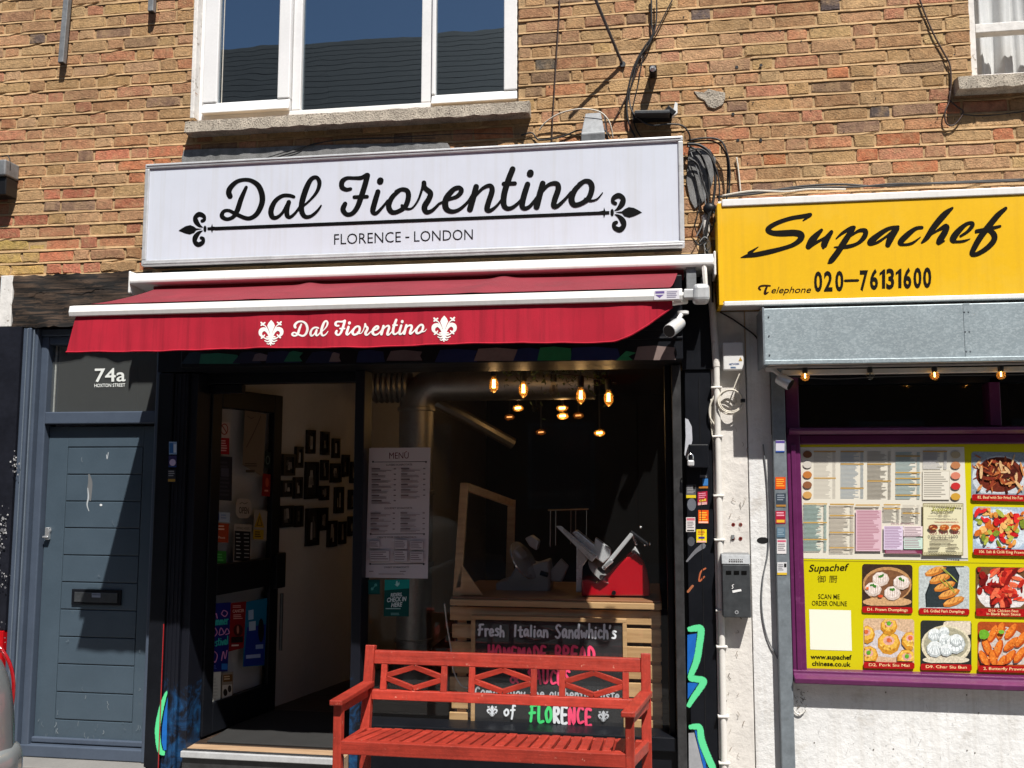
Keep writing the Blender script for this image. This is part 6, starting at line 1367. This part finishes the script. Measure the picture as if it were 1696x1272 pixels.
# left column of the yellow sheet (the scan code is left blank)
pr = Print(YM, base=.001, step=.00012)
pr.text('Supachef', 1340, 945.5, 1404.5, 943.5, 11.5, '#231f08', .018, .22); pr.text('御 厨', 1354.5, 962.5, 1387.5, 962.5, 9, '#4a4210', .0)
pr.build('brand_line', mbd); pr = Print(YM, base=.001, step=.00012)
pr.text('SCAN ME', 1356, 990.5, 1391.5, 991, 8, '#1d1a08', .004); pr.text('ORDER ONLINE', 1345.5, 1001.5, 1403.5, 1002.5, 8, '#1d1a08', .004)
pk = Print(YM, base=.001); pk.poly([(1341,1008),(1410,1009.5),(1412,1076.5),(1343,1074.5)], '#e9ead8'); pk.build('blank_code_panel', mbd)
pr.build('order_online_panel', mbd); pr = Print(YM, base=.001, step=.00012)
pr.text('www.supachef', 1343.5, 1090, 1411.5, 1091, 7.5, '#15130a', .028); pr.text('chinese.co.uk', 1346, 1101, 1410, 1102.5, 7.5, '#15130a', .022)
pr.build('web_address', mbd)
def tile(x0, y0, x1, y1, caption, bgc, plate, fn, seed, lines_=1):
    pr = Print(YM, base=.001, step=.0001); w_, h_ = x1-x0, y1-y0; rq = random.Random(seed); sk = .0165*w_
    pr.rrect(x0, y0, x1, y1, 5, bgc, sk); ch = 10.5 if lines_ == 1 else 13
    if plate:
        pass
    def clipd(x, y): return (min(max(x, x0+1.5), x1-1.5), min(max(y, y0+1.5), y1-ch-1))
    def blob(cx, cy, rx, ry, c_, rot=0, n=9):
        X_, Y_ = x0+cx*w_, y0+cy*h_
        if abs(math.cos(rot))*rx*w_ > 0:
            pts = [clipd(X_ + rx*w_*math.cos(t)*math.cos(rot) - ry*h_*math.sin(t)*math.sin(rot), Y_ + rx*w_*math.cos(t)*math.sin(rot) + ry*h_*math.sin(t)*math.cos(rot)) for t in [i*2*math.pi/n for i in range(n)]]
            pr.poly(pts, c_)
    for cx, cy, rx, ry, c_ in (plate or ()): blob(cx, cy, rx, ry, c_, 0, 22)
    fn(blob, rq)
    pr.rrect(x0, y1-ch, x1, y1, 3, '#a80f12', sk)
    if lines_ == 1: pr.text(caption, x0+w_*.1, y1-3.6+sk*.1, x1-w_*.1, y1-3.6+sk*.9, 4.6, '#f2d9a0', .006)
    else:
        a, b = caption.split('|'); pr.text(a, x0+w_*.24, y1-7.6+sk*.2, x1-w_*.2, y1-7.6+sk*.8, 4.2, '#f2d9a0', .006); pr.text(b, x0+w_*.2, y1-2.2+sk*.2, x1-w_*.16, y1-2.2+sk*.8, 4.2, '#f2d9a0', .006)
    pr.build('food_photo', mbd, 'food')
def mess(cols, n_, rx, ry, cx=.5, cy=.5, sx=.3, sy=.25):
    def fn(blob, rq):
        for _ in range(n_): blob(cx+rq.gauss(0, sx*.55), cy+rq.gauss(0, sy*.55), rx*rq.uniform(.5, 1.4), ry*rq.uniform(.5, 1.4), rq.choice(cols), rq.uniform(0, 3.1))
    return fn
tile(1609, 746, 1702, 827, '82. Beef with Stir Fried Ho Fun', '#8f9aa4', [(.5,.52,.49,.44,'#c4ccd2'),(.5,.47,.42,.36,'#6a2a1a')], mess(['#7a2c1c','#a8522c','#c88a52','#4a1a12','#d8b080','#8c3a22','#b86a3a'], 90, .10, .025, .5, .42, .42, .3), 31)
tile(1612, 837, 1704, 917, '106. Salt & Chilli King Prawn', '#a8bcd0', [(.5,.5,.5,.46,'#ccd8e2')], mess(['#d08a3c','#e0a455','#c86a28','#c01c20','#d82a2a','#7a8a2c','#a8b04a','#e8b46a'], 90, .075, .05, .48, .45, .45, .38), 32)
def dump(blob, rq):
    for cx, cy in ((.37,.31),(.22,.52),(.60,.60),(.78,.38)):
        blob(cx, cy, .17, .15, '#cdbcb0'); blob(cx-.01, cy-.02, .15, .12, '#e6dad2')
        for i in range(5): blob(cx-.09+i*.045, cy+.0, .008, .09, '#c8b4a8')
        for _ in range(5): blob(cx+rq.uniform(-.05, .05), cy-.06+rq.uniform(-.03, .03), .03, .02, '#3c7a2c', rq.uniform(0, 3))
    blob(.36, .66, .05, .03, '#d8502a'); blob(.1, .5, .03, .03, '#d86a3a')
tile(1428.5, 932.5, 1512, 1013, 'D1. Prawn Dumplings', '#3a2a20', [(.5,.42,.49,.36,'#b88a5c'),(.5,.44,.45,.32,'#7a5236'),(.5,.78,.49,.10,'#caa074')], dump, 33)
def gyoza(blob, rq):
    blob(.46, .5, .30, .62, '#1c2428', .35); blob(.46, .5, .27, .58, '#2c363a', .35)
    for i in range(5):
        cx, cy = .33+.09*i, .12+.155*i; blob(cx, cy, .23, .085, '#c0722c', -.35); blob(cx-.01, cy-.02, .20, .055, '#e0a050', -.35)
        for j in range(3): blob(cx-.08+.08*j, cy-.02, .012, .05, '#b8743a', .5)
    for _ in range(8): blob(.55+rq.uniform(-.15, .15), .3+rq.uniform(-.25, .25), .12, .008, '#a8b44a', .8)
tile(1522.5, 934.5, 1606, 1015.5, 'D6. Grilled Pork Dumplings', '#b8c0c0', None, gyoza, 34)
tile(1616.5, 936.5, 1704, 1018, 'D16. Chicken Feet|in Black Bean Sauce', '#6a4a2c', [(.52,.50,.50,.42,'#dcd8d6')], mess(['#b8281c','#d8402c','#8a1612','#e06a48','#a01c18','#6a0e0e'], 70, .12, .05, .5, .42, .42, .34), 35, 2)
def siu(blob, rq):
    blob(.5, .5, .5, .3, '#c8c2c4')
    for cx, cy, s_ in ((.5,.5,.23),(.5,.16,.17),(.05,.33,.18),(.1,.75,.19),(.92,.45,.18),(.85,.82,.2)):
        blob(cx, cy, s_, s_*1.05, '#c88a28'); blob(cx, cy-.03, s_*.85, s_*.8, '#e4b44a'); blob(cx, cy-.05, s_*.5, s_*.42, '#dca898')
        for _ in range(8): blob(cx+rq.uniform(-s_, s_)*.7, cy+rq.uniform(-s_, s_)*.7, .03, .015, rq.choice(['#f0cc70', '#b87820']), rq.uniform(0, 3))
        blob(cx, cy-.06, .045, .045, rq.choice(['#5ca82c', '#d86a3a']))
tile(1431, 1022.5, 1515, 1104.5, 'D2. Pork Siu Mai', '#d0b090', None, siu, 36)
def bao(blob, rq):
    for cx, cy, s_ in ((.28,.30,.14),(.46,.24,.11),(.48,.40,.13),(.28,.58,.17),(.68,.48,.2),(.50,.60,.13),(.70,.40,.13)):
        blob(cx, cy, s_, s_*1.0, '#b4bcbc'); blob(cx, cy-.02, s_*.88, s_*.85, '#e6ecec')
        for i in range(5): blob(cx+(i-2)*s_*.3, cy+.02, .008, s_*.6, '#b8c2c4', (i-2)*-.25)
tile(1525.5, 1025.5, 1610, 1107.5, 'D9. Char Siu Bun', '#2a2c2a', [(.86,.1,.42,.2,'#d8ccb8'),(.5,.5,.49,.40,'#d8d0b4'),(.5,.48,.44,.34,'#a8a48c'),(.5,.80,.46,.08,'#d4cdb6')], bao, 37)
def prawn(blob, rq):
    for cx, cy, r_ in ((.3,.25,2.0),(.45,.18,1.8),(.65,.2,2.2),(.18,.5,1.2),(.4,.55,1.9),(.65,.45,2.4),(.85,.35,2.2),(.6,.72,2.3),(.82,.66,2.2),(.3,.75,1.4),(.12,.75,1.1),(.45,.85,2.0)):
        blob(cx, cy, .2, .085, '#b84c14', r_); blob(cx-.01, cy-.015, .18, .06, '#de7a2a', r_)
        for _ in range(6): blob(cx+rq.uniform(-.1, .1), cy+rq.uniform(-.06, .06), .02, .012, rq.choice(['#f09a48', '#c85a18']), rq.uniform(0, 3))
    blob(.1, .25, .12, .1, '#6aa82c'); blob(.45, .2, .06, .04, '#7ab83c')
tile(1620, 1027.5, 1705, 1110, '2. Butterfly Prawns', '#a84a1c', [(.5,.6,.5,.5,'#c8c0b8')], prawn, 38)
pr = Print(YM, base=.0005); pr.stroke([(1329,927.2),(1480,929),(1700,931.5)], 1.0, '#8f8420', k=1, n=2); pr.build('sheet_joint', mbd)
# festoon bulbs under the shutter box
rl = thing('festoon_rail', 'pale batten carrying the festoon bulbs under the shutter box', 'rail', (1.5, -.16, GZ0-.05))
box(.66, X9, -.17, -.12, at(1480, 613, -.15).z-.012, at(1480, 613, -.15).z+.012).build('batten', M['creamwall'], rl, bevel=.003)
MB().tube(smooth_path([tuple(at(x_, y_, -.10)) for x_, y_ in ((1300,622),(1380,626),(1460,622),(1550,620),(1696,618))]), .004, 5).build('flex', M['cable'], rl)
for (x_, y_, on), ds in zip(((1333.5,623,1), (1441,621.5,0), (1548,620.5,1), (1658,619.5,1)), ('first from the left', 'second, unlit,', 'third from the left', 'rightmost')):
    p = at(x_, y_, -.19); bt = thing('festoon_bulb', '%s round festoon bulb under the galvanised shutter box' % ds, 'light bulb', p, 'festoon bulbs under the shutter box')
    MB().sphere(p, .0215, 8).build('glass', M['amber' if on else 'bulbglass'], bt, smooth='all'); MB().lathe(p, [(.011, .017), (.013, .022), (.013, .045)], n=10).build('socket', M['black'], bt, smooth=True)
    MB().tube([p + Vector((0, 0, .016)), p + Vector((0, 0, -.006))], .0035, 6).build('filament', M['filament' if on else 'worn'], bt)

# ================================================================== things fixed to the brick wall
p = at(980, 212, -.20); fl_ = thing('floodlight', 'dark grey floodlight tilted down above the white sign', 'floodlight', (p.x, -.15, p.z))
q = [at(968, 187, -.03), at(994, 185, -.03), at(1001, 218, -.125), at(961, 221, -.125)]
MB().prism(q, (0, .012, -.06)).build('housing', M['steel'], fl_, bevel=.006)
MB().prism([at(998, 188, -.03), at(1003, 222, -.12), at(1005, 232, -.11), at(1002, 200, -.02)], (.006, 0, 0)).build('bracket', M['black'], fl_)
MB().tube([at(985, 205, -.05), at(985, 215, .0)], .012, 6).build('stem', M['black'], fl_)
p = at(1080, 113, -.10); ps = thing('sensor_tube', 'small black tubular sensor sticking out of the brick wall', 'sensor', (p.x, -.06, p.z))
b0 = at(1082, 128, .0); MB().bar(p, (p.x+.004, .0, p.z+.012), .040, .040).build('housing', M['blackpaint'], ps, bevel=.006)
MB().lathe(p, [(.016, .004), (.016, -.004), (.010, -.004)], (0, 1, .4), 14).build('lens_ring', M['alu'], ps, smooth=True)
wb = thing('lamp_bracket', 'dark empty lamp bracket with white end plate above the sign', 'bracket', at(1082, 192, -.04))
a, b = at(1050, 189, -.09), at(1108, 188, -.09); MB().bar(a, b, .07, .018).build('tray', M['iron'], wb, bevel=.003)
MB().bar(at(1046, 196, -.03), at(1112, 193, -.03), .05, .035).build('back_bar', M['blackpaint'], wb, bevel=.004)
MB().prism([at(1112, 192, -.09), at(1117, 168, -.09), at(1121, 170, -.09), at(1121, 186, -.09)], (0, .03, 0)).build('end_plate', M['plastic'], wb)
MB().bar(at(1103, 180, -.07), at(1116, 190, -.07), .05, .03).build('end_block', M['blackpaint'], wb, bevel=.004)
a = at(1030, 107, .0); sr = thing('stay_rod', 'thin dark iron stay rod sticking up out of the brick wall', 'rod', a)
tipY = -.30; b = at(982, -8, tipY); MB().bar(a, b, .012, .012).build('rod', M['iron'], sr); MB().lathe(a + Vector((0, -.004, 0)), [(.016, .004), (.016, -.008)], (0, 1, 0), 10).build('fixing_plate', M['iron'], sr)
for (xt, yb_), lb_ in (((102.5, 104), 'longer square grey metal tube fixed to the top left brickwork'), ((247, 19), 'short end of a square grey tube above the brick near the window')):
    X_ = at(xt, 50, -.05).x; zb_ = at(xt-3, yb_, -.06).z; tb = thing('metal_tube', lb_, 'tube', (X_, -.03, zb_)); w_ = .017
    m_ = MB(); lean = .035 if yb_ > 50 else .004
    m_.bar((X_, -.04, zb_), (X_+lean, -.03, zb_+1.2), .034, .034, (0, 1, 0)); m_.build('tube', M['steel'], tb, bevel=.003)
    box(X_-.014, X_+.014, -.054, -.026, zb_-.003, zb_+.001).build('open_end', M['black'], tb)
# cables
cable('dark brown cable hanging straight down right of the big window', [(925,-5),(925,20),(921,80),(917,150),(914,200),(913,240)], -.012, .004, 'cablebrown')
cable('leftmost black strand of the cables hanging to the sign', [(1077,-5),(1078,40),(1079,58),(1062,84),(1048,112),(1040,145),(1037,178),(1041,205),(1051,226)], -.02, .0055)
cable('black strand swinging right across the lamp bracket', [(1086,-5),(1085,38),(1074,72),(1056,98),(1045,138),(1041,160),(1046,184),(1062,200),(1080,207),(1105,205),(1128,207),(1140,220),(1142,234)], -.03, .0045, ys=[-.03]*6+[-.05,-.08,-.09,-.09,-.08,-.07,-.05])
cable('thin black strand crossing from the upper right', [(1114,-5),(1086,50),(1068,82),(1061,108),(1056,138),(1048,172),(1047,192),(1052,212),(1060,226)], -.018, .0035)
cable('thin brown cable slanting down behind the black strands', [(1062,92),(1045,140),(1030,172),(1012,206)], -.010, .0035, 'cablebrown')
cable('cream cable arching over the floodlight', [(892,216),(903,202),(928,187),(962,180),(990,184),(1004,195),(1011,210),(1014,228)], -.20, .0038, 'cablew', ys=[-.01,-.03,-.05,-.07,-.08,-.08,-.07,-.05])
cable('dark cable from the window sill to the floodlight', [(862,224),(880,220),(893,232),(930,226),(960,215),(1000,216),(1010,228)], -.012, .0045)
cable('thin wires drooping onto the felt flashing', [(436,264),(480,250),(520,240),(560,232),(650,228),(760,222),(860,222)], -.02, .0025)
cable('thin wire under the big window sill', [(455,262),(490,252),(522,238),(600,231),(720,229)], -.018, .0022)
cable('outermost black cable looping round the right end of the white sign', [(1138,232),(1165,228),(1188,230),(1200,243),(1206,275),(1207,325)], -.05, .005)
cable('second black cable looping off the right end of the white sign', [(1137,236),(1172,232),(1192,240),(1203,262),(1204,300),(1203,328)], -.04, .004)
cable('thick black cable dropping beside the white sign', [(1137,238),(1158,240),(1176,255),(1184,290),(1180,335),(1170,372),(1163,400)], -.06, .008)
cable('black cable curving down behind the thick one', [(1137,241),(1155,250),(1168,275),(1174,310),(1168,350),(1158,385)], -.03, .006)
cable('black cable bending back towards the awning end', [(1140,262),(1155,272),(1163,300),(1172,330),(1172,370),(1168,410),(1178,440),(1180,500)], -.05, .0055)
cable('grey cable hanging beside the white sign to the awning', [(1139,240),(1150,270),(1160,300),(1168,340),(1162,372),(1152,392)], -.045, .0035, 'steel')
cable('short white cable above the left corner of the yellow sign', [(1219,260),(1222,280),(1226,318)], -.012, .0045, 'cablew')
cable('upper black cable lying along the top of the yellow sign', [(1186,325),(1250,320),(1320,308),(1390,304),(1450,307),(1520,303),(1600,299),(1700,295)], -.06, .006)
cable('lower black cable lying along the top of the yellow sign', [(1200,322),(1280,314),(1350,309),(1420,308),(1480,303),(1560,302),(1700,297)], -.09, .005)
cable('white cable lying along the top of the yellow sign', [(1195,323),(1245,315),(1300,316),(1340,312),(1400,312)], -.11, .004, 'cablew')
cable('dark cable running down to the right window sill', [(1521,-5),(1530,20),(1545,55),(1563,88),(1572,106),(1574,135),(1572,160)], -.012, .0042, 'cablebrown')
cable('looped tail of the cable below the right window sill', [(1572,150),(1571,166),(1564,184),(1566,202),(1577,206),(1588,196),(1594,183),(1584,175),(1572,165)], -.014, .004, 'cablebrown', ys=[-.012,-.014,-.02,-.02,-.02,-.02,-.02,-.02,-.014])
cable('thin cable along the brickwork under the right window sill', [(1590,187),(1620,190),(1650,188),(1700,182)], -.008, .003)
cable('loose black loop hanging off the sign corner', [(1140,250),(1160,246),(1178,262),(1190,300),(1188,345),(1176,385),(1160,405),(1150,398)], -.07, .0045)
cable('thin black cable slack against the brick beside the sign', [(1143,275),(1152,300),(1158,340),(1150,372),(1160,395),(1172,400)], -.025, .0035)
cable('black cable knotted near the round cable box', [(1196,236),(1206,262),(1208,300),(1200,335),(1186,352),(1176,348),(1172,362),(1180,380)], -.06, .004)
cable('grey wire curled at the awning end', [(1158,400),(1166,392),(1174,397),(1176,408),(1170,414),(1166,406),(1172,399)], -.08, .003, 'steel')
p = at(1175, 345, -.05); tag(MB().sphere(p, .036, 8, (1, .6, .9)).build('cable_gland', M['blackpaint'], smooth='all'), 'round black cable box between the two shop signs', 'cable box')
cable('black wire curling at the end of the grey wall lamp', [(2,262),(12,260),(16,272),(14,290),(6,305)], -.08, .003)

# ================================================================== parked car at the left edge
cr = thing('parked_car', 'silver hatchback parked at the kerb, rear corner at the left edge', 'car', (-3.8, -3.0, -.12))
RX = at(27, 1150, -2.18).x + .07; CZ = -.12
def car_body(mb, stations, prof):
    pass
# (x from the tail)
# side outline (distance ahead of the tail, height) swept across the width with rounded shoulders
ST = [(0.0, .46, 1.24, .74), (.05, .40, 1.30, .80), (.16, .34, 1.35, .84), (.5, .30, 1.36, .86), (1.2, .28, 1.30, .87), (2.2, .28, 1.22, .87), (3.0, .28, 1.16, .86), (3.6, .32, 1.02, .80), (3.85, .40, .86, .66)]
m_ = MB(); V = []; F = []; npf = 14; yc = -3.05; RB = at(23, 1130, -2.3).x + .045
for dx, zb_, zt_, hw in ST:
    ring = []
    for i in range(npf):
        t = math.pi*2*i/npf; cx, cz = math.cos(t), math.sin(t)
        ring.append((RB - dx, yc + hw*math.copysign(abs(cx)**.35, cx), CZ + (zb_+zt_)/2 + (zt_-zb_)/2*math.copysign(abs(cz)**.55, cz)))
    V += ring
for i in range(len(ST)-1):
    for k in range(npf): F.append((i*npf+k, i*npf+(k+1) % npf, (i+1)*npf+(k+1) % npf, (i+1)*npf+k))
F += [tuple(range(npf))[::-1], tuple((len(ST)-1)*npf+k for k in range(npf))]
o = m_.add(V, F).build('body', M['carpaint'], cr, smooth='all'); o.modifiers.new('s', 'SUBSURF').levels = 2; o.modifiers['s'].render_levels = 2
m_ = MB(); V = []; F = []
for dx, z_, hw in ((.16, 1.25, .74), (.45, 1.72, .60), (1.6, 1.76, .60), (2.5, 1.25, .72)):
    V += [(RX-dx, yc-hw, CZ+z_), (RX-dx, yc+hw, CZ+z_)]
F = [(0, 1, 3, 2), (2, 3, 5, 4), (4, 5, 7, 6)]; V += [(RX-.16, yc-.76, CZ+1.15), (RX-2.5, yc-.76, CZ+1.15), (RX-.16, yc+.76, CZ+1.15), (RX-2.5, yc+.76, CZ+1.15)]
F += [(0, 2, 4, 6, 9, 8), (1, 10, 11, 7, 5, 3)]
o = m_.add(V, F).build('cabin', M['cardark'], cr, bevel=.03, seg=3, smooth=True)
for sy in (-1, 1):
    for dx in (.72, 3.15):
        w_ = MB().lathe((RX-dx, yc+sy*.70, CZ+.36), [(.22, 0), (.35, .01), (.36, .05), (.36, .15), (.35, .19), (.22, .20)], (0, sy, 0), 28).build('wheel', M['rubber'], cr, smooth=True)
        MB().lathe((RX-dx, yc+sy*.88, CZ+.36), [(.20, 0), (.19, .015), (.05, .012)], (0, sy, 0), 20).build('rim', M['alu'], w_, smooth=True)
    zt_ = at(10, 1085, -2.25).z; zb_ = at(20, 1175, -2.25).z
    ya = yc+sy*.86
    lp = [at(a, b, -2.24) for a, b in ((-6,1070),(3,1077),(13,1092),(20,1110),(23.5,1132),(23,1155),(21,1172))]
    MB().tube(smooth_path([(q.x, q.y if sy > 0 else 2*yc-q.y, q.z) for q in lp]), .0055, 8).build('tail_lamp', M['lampred'], cr, smooth='all')
zb_ = at(20, 1222, -2.25).z
m_ = MB(); ring = [(RX+.075, yc-.70), (RX+.085, yc), (RX+.075, yc+.70), (RX+.03, yc+.83), (RX-.3, yc+.87), (RX-.3, yc-.87), (RX+.03, yc-.83)]
m_.prism([(a-.02, b, CZ+.36) for a, b in ring], (0, 0, zb_-CZ-.36)).build('bumper', M['carpaint'], cr, bevel=.05, seg=4, smooth=True)
m_ = MB(); m_.box(RX-.10, RX-.035, yc-.55, yc+.60, zb_+.02, at(15, 1140, -2.25).z); m_.build('tailgate_trim', M['cardark'], cr, bevel=.012, seg=3, smooth=True)

# ================================================================== houses across the road (seen in the glass)
for i, (xa, xb) in enumerate(((-26, -17), (-17, -8.6), (-8.6, -.2), (-.2, 8.2), (8.2, 17))):
    th = thing('terraced_house', ['far left', 'left', 'middle', 'right', 'far right'][i] + ' brick house across the road, mirrored in the windows', 'house', ((xa+xb)/2, -12.5, 0), 'houses across the road')
    box(xa+.01, xb-.01, -16.5, -11.8, 0, 8.6).build('wall', M['farbrick'], th)
    rf = MB()
    for k in range(14):
        y0_, y1_ = -11.45-k*.235, -11.45-(k+1)*.235-.02; z0_, z1_ = 8.55+k*.235*.97, 8.55+((k+1)*.235+.02)*.97
        rf.prism([(xa, y0_, z0_+.008), (xa, y1_, z1_), (xa, y1_, z1_-.03), (xa, y0_, z0_)], (xb-xa, 0, 0))
    rf.prism([(xa, -14.7, 11.66), (xa, -16.6, 9.6), (xa, -16.6, 9.5), (xa, -14.7, 11.5)], (xb-xa, 0, 0))
    rf.build('roof', M['slate'], th)
    MB().box(xa, xb, -11.5, -11.35, 8.38, 8.52).build('gutter', M['whitepaint'], th)
    if i in (0, 1, 4): box(xa-.4, xa+.4, -15.0, -14.3, 10.8, 12.8).build('chimney', M['farbrick'], th)
    for k in range(3):
        for z_ in (1.0, 3.9, 6.3):
            xw = xa + 1.6 + k*2.7
            w_ = box(xw-.62, xw+.62, -11.83, -11.76, z_-.05, z_+1.55).build('window', M['steel'], th)
            box(xw-.54, xw+.54, -11.755, -11.745, z_+.02, z_+1.48).build('pane', M['cardark'], w_)
